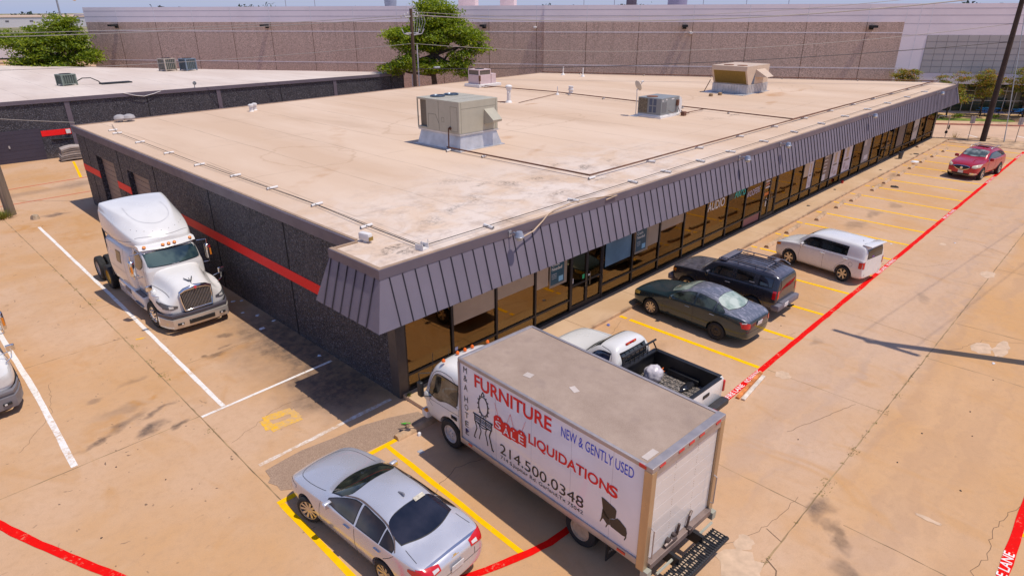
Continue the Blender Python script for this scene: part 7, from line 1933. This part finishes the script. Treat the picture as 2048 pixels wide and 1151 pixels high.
# ---------------------------------------------------------------- highway tractors
def tractor(label, loc, paint, bump_m, alt=False):
    t = thing('semi_tractor', label, 'semi truck', loc, R(-90))
    hood = Body(t, loft_mesh([(-.30, .64, .62, .84, .80, 1.04, .74, 1.42, .48, 1.52), (-.38, .60, .86, .84, 1.05, 1.10, .97, 1.54, .55, 1.63), (-.75, .60, 1.0, .90, 1.19, 1.24, 1.09, 1.70, .61, 1.78, .09, .06), (-1.25, .60, 1.02, .95, 1.24, 1.38, 1.12, 1.82, .68, 1.90, .10, .04), (-1.75, .60, 1.02, .95, 1.22, 1.40, 1.08, 1.95, .78, 2.03, .08, .10), (-2.05, .60, .98, .95, 1.12, 1.42, 1.0, 2.05, .86, 2.13), (-2.2, .60, .98, .95, 1.12, 1.42, 1.0, 2.06, .86, 2.14)],
                         [(-1.5, s*1.08, .51, .60, .35) for s in (1, -1)], crease=((1, .3), (4, .25))), paint, 'hood')
    cab = Body(t, loft_mesh([(-1.72, .92, .86, 1.4, .97, 1.92, .94, 2.04, .66, 2.10), (-1.90, .90, .98, 1.4, 1.04, 2.0, 1.02, 2.36, .88, 2.46), (-2.12, .90, 1.0, 1.4, 1.06, 2.05, 1.04, 2.66, .90, 2.74), (-2.4, .90, 1.0, 1.4, 1.06, 2.06, 1.05, 2.74, .92, 2.82), (-3.0, .90, 1.0, 1.4, 1.06, 2.06, 1.05, 2.76, .94, 2.84), (-3.5, .90, 1.0, 1.4, 1.06, 2.06, 1.05, 2.76, .94, 2.84)], crease=((1, .4),)), paint, 'cab')
    slp = Body(t, loft_mesh([(-3.05, .95, 1.0, 1.4, 1.07, 2.1, 1.06, 2.5, .9, 2.6), (-3.25, .92, 1.12, 1.4, 1.19, 2.1, 1.18, 2.58, 1.0, 2.66), (-3.7, .92, 1.17, 1.4, 1.235, 2.1, 1.235, 2.66, 1.18, 2.7), (-5.1, .92, 1.18, 1.4, 1.25, 2.1, 1.25, 2.66, 1.2, 2.7), (-5.38, .92, 1.18, 1.4, 1.25, 2.1, 1.25, 2.66, 1.2, 2.7), (-5.42, .92, 1.18, 1.4, 1.25, 2.1, 1.25, 2.66, 1.2, 2.7)], crease=((1, .5),)), paint, 'sleeper')
    fr = Body(t, loft_mesh([(-2.30, 2.72, .60, 2.80, .74, 2.86, .70, 2.93, .42, 2.97), (-2.46, 2.66, .84, 2.80, .98, 2.96, .92, 3.10, .52, 3.15), (-2.85, 2.55, 1.0, 2.82, 1.11, 3.10, 1.05, 3.36, .62, 3.44), (-3.4, 2.45, 1.1, 2.88, 1.20, 3.26, 1.14, 3.60, .76, 3.68), (-4.1, 2.45, 1.18, 2.98, 1.245, 3.42, 1.20, 3.76, .96, 3.83), (-4.8, 2.45, 1.19, 3.08, 1.25, 3.56, 1.22, 3.84, 1.08, 3.90), (-5.3, 2.45, 1.19, 3.1, 1.25, 3.62, 1.225, 3.88, 1.12, 3.94), (-5.38, 2.45, 1.19, 3.1, 1.25, 3.62, 1.225, 3.88, 1.12, 3.94), (-5.42, 2.45, 1.19, 3.1, 1.25, 3.62, 1.225, 3.88, 1.12, 3.94)], crease=((3, .25), (6, .5))), paint, 'roof_fairing')
    fr.gaps([('T', [(-.66, -4.3), (-.70, -3.6), (-.52, -3.05), (0, -2.78), (.52, -3.05), (.70, -3.6), (.66, -4.3)])], .035, mat('fairing_shade', (.50, .49, .50), .5), 'fairing_groove', .003)
    fr.gaps([(s_, [(-5.2, 2.72), (-4.2, 2.74), (-3.2, 2.86), (-2.7, 2.95)]) for s_ in 'LR']+[('T', [(-.92, -2.62), (-.5, -2.42), (0, -2.36), (.5, -2.42), (.92, -2.62)])], .018, mat('fairing_seam', (.28, .27, .28), .6), 'fairing_seam', .003)
    bm = nb_()
    rr = random.Random(2)
    for i in range(9):
        a = R(20+17.5*i); h, n = fr.hit('T', .93*cos(a), -3.25+.72*sin(a)); lathe(bm, [(.012, 0), (.01, .012)], Matrix.Translation(h), 6)
    obj('rivet', bm, M_seamc, fr.o)
    gm = m_carglass('windshield_sky', (.012, .03, .045), (.085, .13, .12), 1.1) if not alt else M_gmix
    cab.window('windshield', gm, 'F', [(-.93, 2.12), (0, 2.08), (.93, 2.12)], [(-.87, 2.60), (0, 2.66), (.87, 2.60)], nu=20, nv=8, border=.03)
    # sun visor with amber markers
    bm = nb_()
    N = 14; rows = []
    for i in range(N+1):
        y = -.98+1.96*i/N; x = -1.98-.20*(y/.98)**2
        rows.append([bm.verts.new((x-.42, y, 2.83)), bm.verts.new((x-.1, y, 2.82)), bm.verts.new((x+.02, y, 2.70)), bm.verts.new((x, y, 2.68)), bm.verts.new((x-.42, y, 2.70))])
    for a, b_ in zip(rows, rows[1:]):
        for k in range(4): bm.faces.new((a[k], a[k+1], b_[k+1], b_[k]))
    for r_ in (rows[0], rows[-1]): bm.faces.new(r_)
    bmesh.ops.recalc_face_normals(bm, faces=bm.faces); obj('sun_visor', bm, paint, t, smooth=50)
    for y in (-.80, -.2, 0, .2, .80):
        bm = nb_(); x = -2.02-.20*(y/.98)**2; lathe(bm, [(.062, 0), (.055, .03), (.02, .045)], Matrix.Translation((x, y, 2.80)) @ Matrix.Rotation(R(35), 4, 'Y'), 14); obj('marker_lamp', bm, M_amber, t, smooth=40)
    for s in (1, -1):
        sd = 'L' if s > 0 else 'R'
        cab.window('side_window', M_gtint if alt else m_carglass('glass_olive', (.05, .045, .03), (.14, .125, .08)), sd, [(-2.85, 1.95), (-2.45, 1.90), (-2.12, 2.10)], [(-2.85, 2.56), (-2.35, 2.55), (-2.12, 2.36)], border=.03)
        slp.window('sleeper_window', mat('glass_sand', (.20, .155, .085), .2, var=.1), sd, [(-4.35, 1.85), (-3.85, 1.85)], [(-4.35, 2.32), (-3.85, 2.32)], border=.025)
        cab.handle(sd, -2.75, 1.62, M_chrome); cab.gaps([(sd, [(-2.02, 1.0), (-2.02, 2.1), (-2.2, 2.6), (-3.0, 2.62), (-3.0, 1.0)])], .014); slp.gaps([(sd, [(-3.6, 1.0), (-3.6, 2.5)]), (sd, [(-3.6, 1.55), (-5.2, 1.55)])], .014, mat('gap_grey', (.2, .19, .19)))
        hood.gaps([(sd, [(-.6, 1.32), (-1.2, 1.46), (-1.9, 1.52)])], .016, mat('gap_grey', (.2, .19, .19)))
        if alt:
            hood.patch('headlamp', M_clear, sd, [(-1.05, 1.16), (-.8, .98), (-.45, .86)], [(-1.05, 1.25), (-.75, 1.28), (-.45, 1.10)], .014)
            lo = [(s*q, z) for q, z in ((.62, .88), (.85, .86), (1.04, .92))]; hi = [(s*q, z) for q, z in ((.62, 1.12), (.85, 1.18), (1.04, 1.16))]
            if s < 0: lo.reverse(); hi.reverse()
            hood.patch('headlamp', M_clear, 'F', lo, hi, .014)
        else:
            lo = [(s*q, z) for q, z in ((.66, .98), (.85, .93), (1.08, .98))]; hi = [(s*q, z) for q, z in ((.66, 1.05), (.85, 1.10), (1.08, 1.20))]
            if s < 0: lo.reverse(); hi.reverse()
            hl = hood.patch('headlamp', mat('lamp_smoke', (.10, .10, .11), .1, coat=.8), 'F', lo, hi, .014)
            l2 = [(s*q, z) for q, z in ((.80, .985), (.93, .985))]; h2 = [(s*q, z) for q, z in ((.80, 1.06), (.93, 1.08))]
            if s < 0: l2.reverse(); h2.reverse()
            hood.patch('lamp_lens', M_clear, 'F', l2, h2, .018, nu=5, nv=4, parent=hl)
            hood.patch('headlamp', MATS['lamp_smoke'], sd, [(-.95, 1.14), (-.55, 1.0)], [(-.95, 1.20), (-.55, 1.14)], .012, nu=8, nv=4)
        # door mirror
        bm = nb_(); box(bm, -2.22, -2.02, s*1.34-.10, s*1.34+.10, 1.86, 2.44, bev=.05); m_ = obj('side_mirror', bm, M_chrome, t, smooth=45)
        bm = nb_(); tube(bm, [(-2.2, s*1.02, 2.62), (-2.12, s*1.34, 2.62), (-2.12, s*1.34, 1.74), (-2.25, s*1.03, 1.72)], .02, 6); obj('mirror_arm', bm, M_chrome, m_)
        bm = nb_(); box(bm, -2.02, -2.005, s*1.34+s*.05-.03, s*1.34+s*.05+.03, 2.0, 2.26, bev=.005); obj('mirror_signal', bm, M_amber, m_)
        bm = nb_(); box(bm, -.98, -.92, s*1.26-.11, s*1.26+.11, 1.62, 1.82, bev=.025); tube(bm, [(-.97, s*1.26, 1.62), (-.95, s*1.22, 1.42), (-.85, s*1.04, 1.34)], .016, 6); tube(bm, [(-.97, s*1.26, 1.62), (-1.1, s*1.0, 1.52)], .012, 6); obj('hood_mirror', bm, M_chrome, t, smooth=45)
        # steps and side fairing
        y0, y1 = sorted((s*.75, s*1.20))
        bm = nb_(); box(bm, -5.1, -2.25, y0, y1, .38, .93, bev=.09, seg=3); sf = obj('side_fairing', bm, paint, t, smooth=45)
        bm = nb_(); y0, y1 = sorted((s*1.0, s*1.19)); box(bm, -3.1, -2.3, y0, y1, .93, .955); y0, y1 = sorted((s*1.12, s*1.27)); box(bm, -3.15, -2.35, y0, y1, .52, .56); box(bm, -4.2, -3.6, s*1.2-.015, s*1.2+.015, .70, .86); obj('step_plate', bm, mat('step_grey', (.15, .15, .17), .5, metal=.4), sf)
        bm = nb_(); box(bm, -5.46, -5.36, s*1.2-.03, s*1.2+.03, .95, 2.9); obj('cab_extender', bm, M_black, t)
        wheel(t, -1.5, s*1.05, .51, .29, M_chrome, .29, 10, style='flat', steer=R(4))
        for x, rm in ((-6.65, mat('rim_gold', (.52, .30, .03), .5, var=.2)), (-8.05, mat('rim_pale', (.42, .38, .35), .5, var=.2))):
            wheel(t, x, s*1.06, .51, .27, rm, .29, 10, style='deep'); wheel(t, x, s*.72, .51, .27, M_steelr, .29, style='deep')
    bm = nb_()
    for s in (1, -1): box(bm, -8.9, -1.0, s*.42-.05, s*.42+.05, .72, 1.0)
    box(bm, -7.9, -6.8, -.45, .45, 1.02, 1.14, bev=.04); box(bm, -6.4, -5.6, -.4, .4, .98, 1.02)
    for x in (-6.65, -8.05, -1.5): tube(bm, [(x, -.95, .51), (x, .95, .51)], .11, 10)
    tube(bm, [(-5.4, .2, 1.2), (-6.0, .1, 1.5), (-6.6, 0, 1.2)], .03, 6)
    obj('chassis', bm, M_black, t)
    # bumper: wraps round the nose
    def bump(z0, z1, x0, w, m, name, inset=0):
        bm = nb_(); N = 20; rows = []
        for i in range(N+1):
            y = -w+2*w*i/N; k = abs(y)/w
            x = x0-.10*k**2-.62*max(0, k-.80)**1.5/.089
            rows.append([bm.verts.new((x-.12, y, z1)), bm.verts.new((x, y, z1-.02)), bm.verts.new((x+.015, y, (z0+z1)/2)), bm.verts.new((x-.02, y, z0)), bm.verts.new((x-.14, y, z0))])
        for a, b_ in zip(rows, rows[1:]):
            for k in range(4): bm.faces.new((a[k], a[k+1], b_[k+1], b_[k]))
        bmesh.ops.recalc_face_normals(bm, faces=bm.faces)
        for r_ in (rows[0], rows[-1]): bm.faces.new(r_)
        return obj(name, bm, m, t, smooth=50)
    bump(.64, .79, -.14, 1.19, mat('bumper_dark', (.075, .07, .09), .4) if not alt else bump_m, 'bumper_top'); lb_ = bump(.27, .64, -.10, 1.20, bump_m, 'bumper')
    bm = nb_(); box(bm, -.12, -.075, -.45, .45, .36, .52, bev=.02); box(bm, -.16, -.10, .62, .84, .40, .48, bev=.015); box(bm, -.16, -.10, -.84, -.62, .40, .48, bev=.015); obj('bumper_grille', bm, M_trimb, lb_)
    bm = nb_(); box(bm, -.082, -.070, .66, .72, .42, .47); box(bm, -.082, -.070, -.72, -.66, .42, .47); obj('fog_lamp', bm, M_clear, lb_)
    # grille
    ys = .52
    bm = nb_(); prism(bm, [(-ys+.02, .80), (ys-.02, .80), (ys, 1.52), (.0, 1.62), (-ys, 1.52)], 0, .14, basis((-.27, 0, 0), (0, 1, 0), (-.10, 0, 1))); gb = obj('grille', bm, M_trimb, t)
    bm = nb_()
    for k in range(19):
        y = -.47+.94*k/18; z1 = 1.50+.08*(1-abs(y)/.5); f = lambda z: -.115-.10*z
        tube(bm, [(f(.86)-.0, y*.94, .87), (f(z1), y, z1)], .013, 5)
    obj('grille_bar', bm, mat('grille_steel', (.30, .29, .29), .25, metal=.7), gb)
    bm = nb_()
    pts = [(-ys+.05, .84), (ys-.05, .84), (ys, 1.2), (ys+.02, 1.52), (ys-.15, 1.60), (0, 1.645), (-ys+.15, 1.60), (-ys-.02, 1.52), (-ys, 1.2), (-ys+.05, .84)]
    tube(bm, [(-.12-.10*z, y, z) for y, z in pts], [.035]*len(pts), 8); tube(bm, [(-.125-.10*z, y, z-.02) for y, z in pts[3:8]], [.05, .075, .09, .075, .05], 8); obj('grille_surround', bm, M_chrome, gb, smooth=50)
    bm = nb_(); prism(bm, [(-.06, .03), (0, -.06), (.06, .03), (0, .06)], 0, .02, basis((-.20, 0, 1.60), (0, 1, 0), (-.5, 0, 1))); obj('badge', bm, mat('badge_red', (.5, .03, .03), .4), gb)
    bm = nb_()
    for s in (1, -1): prism(bm, [(0, 0), (.05, 0), (.16, .22), (.13, .23)], -.006, .006, basis((-.58, 0, 1.74), (0, s, 0), (-.9, 0, .35)))
    tube(bm, [(-.5, 0, 1.68), (-.70, 0, 1.82)], .012, 5); obj('hood_ornament', bm, mat('ornament_dark', (.12, .12, .12), .3, metal=.7), t)
    for s in (1, -1):
        bm = nb_(); tube(bm, [(-1.74, s*.1, 2.13), (-1.85, s*.62, 2.22)], .012, 5); obj('wiper', bm, M_trimb, t)
    return t
M_truckw = m_paintc('truck_white', (.72, .70, .68), 0, .22)
tractor('white highway tractor with tall roof fairing parked along the black wall', (-2.16, 8.70, 0), M_truckw, m_paintc('bumper_pearl', (.58, .53, .48), .5, .16))
tractor('white highway tractor with grey bumper cut off by the left picture edge', (-8.98, 7.02, 0), M_truckw, mat('bumper_grey', (.17, .16, .175), .45), True)
# ---------------------------------------------------------------- wheel stops and small things on the ground
M_stop = mat('stop_concrete', (.47, .31, .19), .9, var=.3, scale=4, bump=.3)
def stop_bm(L=1.75):
    bm = nb_(); prism(bm, [(-.12, 0), (.12, 0), (.10, .07), (.06, .115), (-.06, .115), (-.10, .07)], 0, L, basis((0, 0, .002), (0, 1, 0), (0, 0, 1)))
    return bm
s0 = None
ORD = ['first', 'second', 'third', 'fourth', 'fifth', 'sixth', 'seventh', 'eighth', 'ninth', 'tenth', 'eleventh', 'twelfth', 'thirteenth', 'fourteenth']
ST = [(20.2, -2.05, .03), (22.95, -1.86, .05), (26.25, -2.1, .12), (29.4, -2.0, .10), (31.5, -2.12, .06), (34.95, -2.2, .05), (37.4, -2.15, .02), (40.4, -2.2, .06), (43.2, -2.13, .0), (46.0, -2.13, .05), (48.8, -2.2, .04), (51.6, -2.3, .05)]
for k, (x, y, a) in enumerate(ST):
    if s0 is None:
        o = s0 = obj('wheel_stop', stop_bm(), M_stop, smooth=30)
    else:
        o = s0.copy(); COL.objects.link(o)
    o.location = (x, y, 0); o.rotation_euler = (0, 0, a)
    setp(o, 'concrete wheel stop in the %s stall counted from the white boxy wagon' % ORD[k], 'wheel stop', 'wheel stops along the shop pavement')
for x, y, a, l in ((51.5, -.45, .02, 'concrete wheel stop lying on the pavement by the far shop windows'), (-1.28, -1.56, -.02, 'broken concrete wheel stop in front of the box truck'), (15.0, -1.75, 0, 'concrete wheel stop beyond the black suv beside the pavement'), (17.6, -1.72, .05, 'concrete wheel stop ahead of the white boxy wagon')):
    o = s0.copy(); COL.objects.link(o); o.location = (x, y, .12 if y > -1 else 0); o.rotation_euler = (0, 0, a)
    setp(o, l, 'wheel stop', 'wheel stops along the shop pavement')
def flat(name, label, cat, p, pts, h, m, rz=0, group=None):
    bm = nb_(); prism(bm, pts, 0, h); o = obj(name, bm, m, loc=p, rot=(0, 0, rz)); return setp(o, label, cat, group)
# planks beside the red line
M_or = mat('plank_orange', (.62, .20, .045), .7, var=.45, scale=6); M_pw = mat('plank_white', (.66, .56, .46), .7, var=.25, scale=6)
def plank(label, p, rz, L, m):
    bm = nb_(); box(bm, 0, L, -.055, .055, .0, .05, bev=.006); return setp(obj('plank', bm, m, loc=p, rot=(0, 0, rz)), label, 'plank')
plank('orange painted plank lying against the red lane line by the pickup', (6.92, -7.21, .01), R(4.5), 1.9, M_or); plank('white painted plank with red edges lying beside the orange plank', (6.95, -7.37, .01), R(5), 1.7, M_pw)
# bucket bin, cup, debris
t = thing('bucket_bin', 'dark grey bucket bin standing on the pavement by the far windows', 'bin', (45.9, -.75, .12))
t.scale = (.72, .72, .72)
bm = nb_(); lathe(bm, [(.17, 0), (.24, .62), (.26, .62), (.26, .68), (.22, .68), (.15, .03)], None, 20); obj('bucket', bm, mat('bucket_grey', (.09, .09, .10), .5), t, smooth=40)
bm = nb_(); lathe(bm, [(.215, .5), (.0, .5)], None, 16, close=False); obj('liner', bm, M_black, t)
bm = nb_(); lathe(bm, [(.07, 0), (.085, .18), (.09, .18), (.08, .18), (.07, .02)], None, 14); setp(obj('red_can', bm, mat('can_red', (.50, .02, .03), .4), smooth=40, loc=(35.2, -.3, .12)), 'small red can on the pavement below the chair poster', 'can')
rnd = random.Random(12)
def scrap(label, p, r, m, n=7, h=.03, name='debris', cat='debris', group=None):
    bm = nb_(); pts = [(r*rnd.uniform(.5, 1.1)*cos(2*pi*k/n), r*rnd.uniform(.4, 1.0)*sin(2*pi*k/n)) for k in range(n)]
    top = [bm.verts.new((x*.8, y*.8, h*rnd.uniform(.6, 1.4))) for x, y in pts]; bot = [bm.verts.new((x, y, 0)) for x, y in pts]; c_ = bm.verts.new((0, 0, h*1.5))
    for k in range(n): bm.faces.new((bot[k], bot[(k+1) % n], top[(k+1) % n], top[k])); bm.faces.new((top[k], top[(k+1) % n], c_))
    return setp(obj(name, bm, m, loc=p), label, cat, group)
M_pap = mat('paper', (.70, .68, .70), .7, var=.06); M_deb = mat('debris_black', (.035, .028, .026), .8, var=.4)
scrap('crumpled black rag lying across a far yellow stall line', (36.95, -2.95, .01), .30, M_deb, 11, .06); scrap('white paper scrap with orange bits near the bucket bin', (46.0, -1.7, .01), .4, M_pap, 8, .06)
scrap('orange rag lying beside the white scrap by the kerb', (45.2, -1.9, .01), .22, mat('rag_orange', (.5, .22, .08), .8), 7, .05)
scrap('dark stick on the far pavement near the bucket bin', (48.6, -1.2, .12), .3, M_deb, 5, .03)
for x, y in ((48.2, -.9), (33.2, -.55), (40.9, -.9), (28.4, -.8)): scrap('small dark scrap on the shop pavement', (x, y, .122), .13, M_deb, 6, .02, group='dark scraps on the pavement')
for x, y, r in ((-.32, 8.5, .12), (-.42, 10.4, .12), (-.15, 10.2, .1), (-.6, 9.1, .09), (-.12, 7.6, .1)): scrap('white paper scrap at the foot of the black wall near the tractor', (x, y, .004), r, M_pap, 7, .012, 'paper_scrap', 'litter', 'paper scraps by the black wall')
scrap('white paper plate near the black wall ahead of the tractor', (-.72, 7.3, .004), .12, M_pap, 12, .02, 'paper_plate', 'litter'); scrap('bluish paper scrap by the white line end at the black wall', (-.32, 4.0, .006), .08, mat('paper_blue', (.55, .60, .72), .7), 6, .03, 'paper_scrap', 'litter')
scrap('grey plastic disc on the shaded ground beside the box truck', (-1.15, -2.45, .004), .11, mat('lid_grey', (.42, .42, .46), .6), 12, .015, 'plastic_disc', 'litter'); scrap('crumpled white wrapper by the box truck front wheel', (-.72, -1.85, .004), .09, M_pap, 8, .07, 'wrapper', 'litter')
scrap('blue wrapper at the kerb left of the green sedan', (8.2, -1.55, .004), .11, mat('wrap_blue', (.12, .16, .45), .5), 6, .03, 'wrapper', 'litter')
scrap('round tan stone beside the end of the long white line', (-3.2, 29.1, 0), .27, mat('stone', (.42, .32, .22), .9, var=.3), 9, .2, 'stone', 'stone')
for x, y in ((10.6, -3.1), (24.9, -6.2), (27.2, -8.4), (14.6, -12.2)): scrap('tiny pale litter fleck on the parking lot', (x, y, .004), .07, M_pap, 5, .02, 'litter_fleck', 'litter', 'pale litter flecks')
for x, y in ((7.0, -11.5), (10.9, -12.3), (9.6, -12.6), (13.4, -12.4), (6.9, -12.9), (8.8, -11.6), (12.5, -6.1), (6.2, -9.3), (-7.9, .2), (-6.9, 2.6), (-6.2, 1.2)): scrap('small dark leaf scrap on the open paving', (x, y, .004), .032, M_deb, 5, .01, 'leaf_scrap', 'litter', 'dark leaf scraps on the paving')
bm = nb_(); lathe(bm, [(.035, 0), (.035, .16), (.015, .22), (.015, .26)], basis((0, 0, .04), (0, 0, 1), (1, 0, 0)), 10); setp(obj('green_bottle', bm, mat('bottle_green', (.10, .42, .05), .2), loc=(-.62, -1.32, .012), rot=(0, 0, .7), smooth=40), 'small green bottle at the kerb by the box truck front', 'bottle')
scrap('brown paper bag at the kerb beside the green bottle', (-.75, -1.42, .01), .13, mat('bag_brown', (.40, .25, .14), .8), 8, .10, 'paper_bag', 'litter')
# stack of flattened mats by the black wall
t = thing('mat_stack', 'sagging stack of grey pads lying against the neighbouring black wall', 'pads', (2.75, 45.3, 0), R(-4))
for k in range(6):
    bm = nb_(); n = 10; w, dd = 2.0-.05*k+rnd.uniform(-.1, .1), .9; rows = []
    for i in range(n+1):
        x = -w/2+w*i/n; z = .07+.145*k+.10*(1-(2*i/n-1)**2)*(1+.3*k)*.6
        rows.append([bm.verts.new((x, -dd/2, z)), bm.verts.new((x, dd/2, z+.04)), bm.verts.new((x, dd/2, z+.15)), bm.verts.new((x, -dd/2, z+.11))])
    for a, b_ in zip(rows, rows[1:]):
        for q in range(4): bm.faces.new((a[q], a[(q+1) % 4], b_[(q+1) % 4], b_[q]))
    for r_ in (rows[0], rows[-1]): bm.faces.new(r_)
    bmesh.ops.recalc_face_normals(bm, faces=bm.faces); obj('pad', bm, mat('pad_grey_%d' % (k % 3), ((.30, .25, .22), (.20, .165, .15), (.38, .33, .30))[k % 3], .9, var=.2), t, smooth=50)
# signs and meter at the far end
def sign(label, x, y, rz):
    t = thing('sign_post', label, 'sign', (x, y, .03), rz, 'sign posts at the far lot edge')
    bm = nb_(); tube(bm, [(0, 0, 0), (0, 0, 2.0)], .028, 6); obj('post', bm, mat('sign_steel', (.28, .27, .27), .5, metal=.5), t)
    bm = nb_(); box(bm, -.012, .012, -.2, .2, 1.45, 2.05, bev=.005); obj('sign_plate', bm, mat('sign_back', (.36, .33, .33), .5, metal=.4), t)
sign('grey sign post seen from behind, left of the dark leaning pole', 58.4, -2.6, R(40)); sign('grey sign post seen from behind, right of the dark leaning pole', 60.2, -5.7, R(40))
t = thing('water_valve', 'black standpipe valve with a round wheel beside the far corner post', 'valve', (58.3, -.9, .05))
bm = nb_(); tube(bm, [(0, 0, 0), (0, 0, 1.9), (-1.2, .6, 1.95)], .035, 6); tube(bm, [(-1.2, .6, 1.95), (-1.2, .6, 1.75)], .04, 6); obj('standpipe', bm, M_gal, t)
bm = nb_(); lathe(bm, [(.0, 0), (.19, .02), (.19, .08), (0, .1)], basis((-.05, -.08, .95), (1, 0, 0), (0, 0, 1)), 16); box(bm, -.08, .08, -.1, .1, .4, .62, bev=.03); obj('wheel_handle', bm, M_black, t)
rnd2 = random.Random(5)
o = obj('dry_weed', weed('', (0, 0, 0), 1.0, 77, 60), mat('dry_weed', (.40, .26, .08), .8, var=.3), loc=(58.6, -1.6, .05)); setp(o, 'dry straw coloured weed at the far pavement end', 'weed')
# picnic tables and the bin by the office
def picnic(label, p, rz):
    t = thing('picnic_table', label, 'picnic table', p, rz); m = mat('picnic_blue', (.015, .12, .42), .4)
    bm = nb_(); box(bm, -.95, .95, -.4, .4, .72, .77, bev=.015); obj('table_top', bm, mat('picnic_top', (.02, .25, .55), .4), t)
    for s in (1, -1):
        bm = nb_(); box(bm, -.95, .95, s*.72-.13, s*.72+.13, .42, .46, bev=.012); obj('bench', bm, m, t)
        bm = nb_(); x = s*.65; tube(bm, [(x, -.75, 0), (x, -.3, .72)], .035, 6); tube(bm, [(x, .75, 0), (x, .3, .72)], .035, 6); tube(bm, [(x, -.72, .42), (x, .72, .42)], .03, 6); obj('leg', bm, M_black, t)
picnic('blue picnic table half hidden behind the dark leaning pole', wp(-.2, 1.5, .14), R(124)); picnic('bright blue picnic table beside the blue wheeled bin', wp(-3.0, 2.0, .14), R(150))
t = thing('wheeled_bin', 'dark blue wheeled bin at the right edge beside the bright picnic table', 'bin', wp(-3.95, 2.9, .14), R(124))
bm = nb_()
vs = [bm.verts.new(p) for p in ((-.3, -.28, .08), (.3, -.28, .08), (.3, .28, .08), (-.3, .28, .08), (-.4, -.38, 1.0), (.4, -.38, 1.0), (.4, .38, 1.0), (-.4, .38, 1.0))]
for f in ((3, 2, 1, 0), (4, 5, 6, 7), (0, 1, 5, 4), (1, 2, 6, 5), (2, 3, 7, 6), (3, 0, 4, 7)): bm.faces.new([vs[i] for i in f])
obj('tub', bm, mat('bin_blue', (.012, .03, .20), .5), t)
bm = nb_(); box(bm, -.44, .44, -.44, .42, 1.0, 1.1, bev=.03); obj('lid', bm, mat('bin_lid', (.01, .022, .13), .5), t)
for s in (1, -1):
    bm = nb_(); lathe(bm, [(.12, 0), (.12, .07)], basis((s*.3, .33, .12), (0, 1, 0), (0, 0, 1)), 14); obj('wheel', bm, M_black, t)
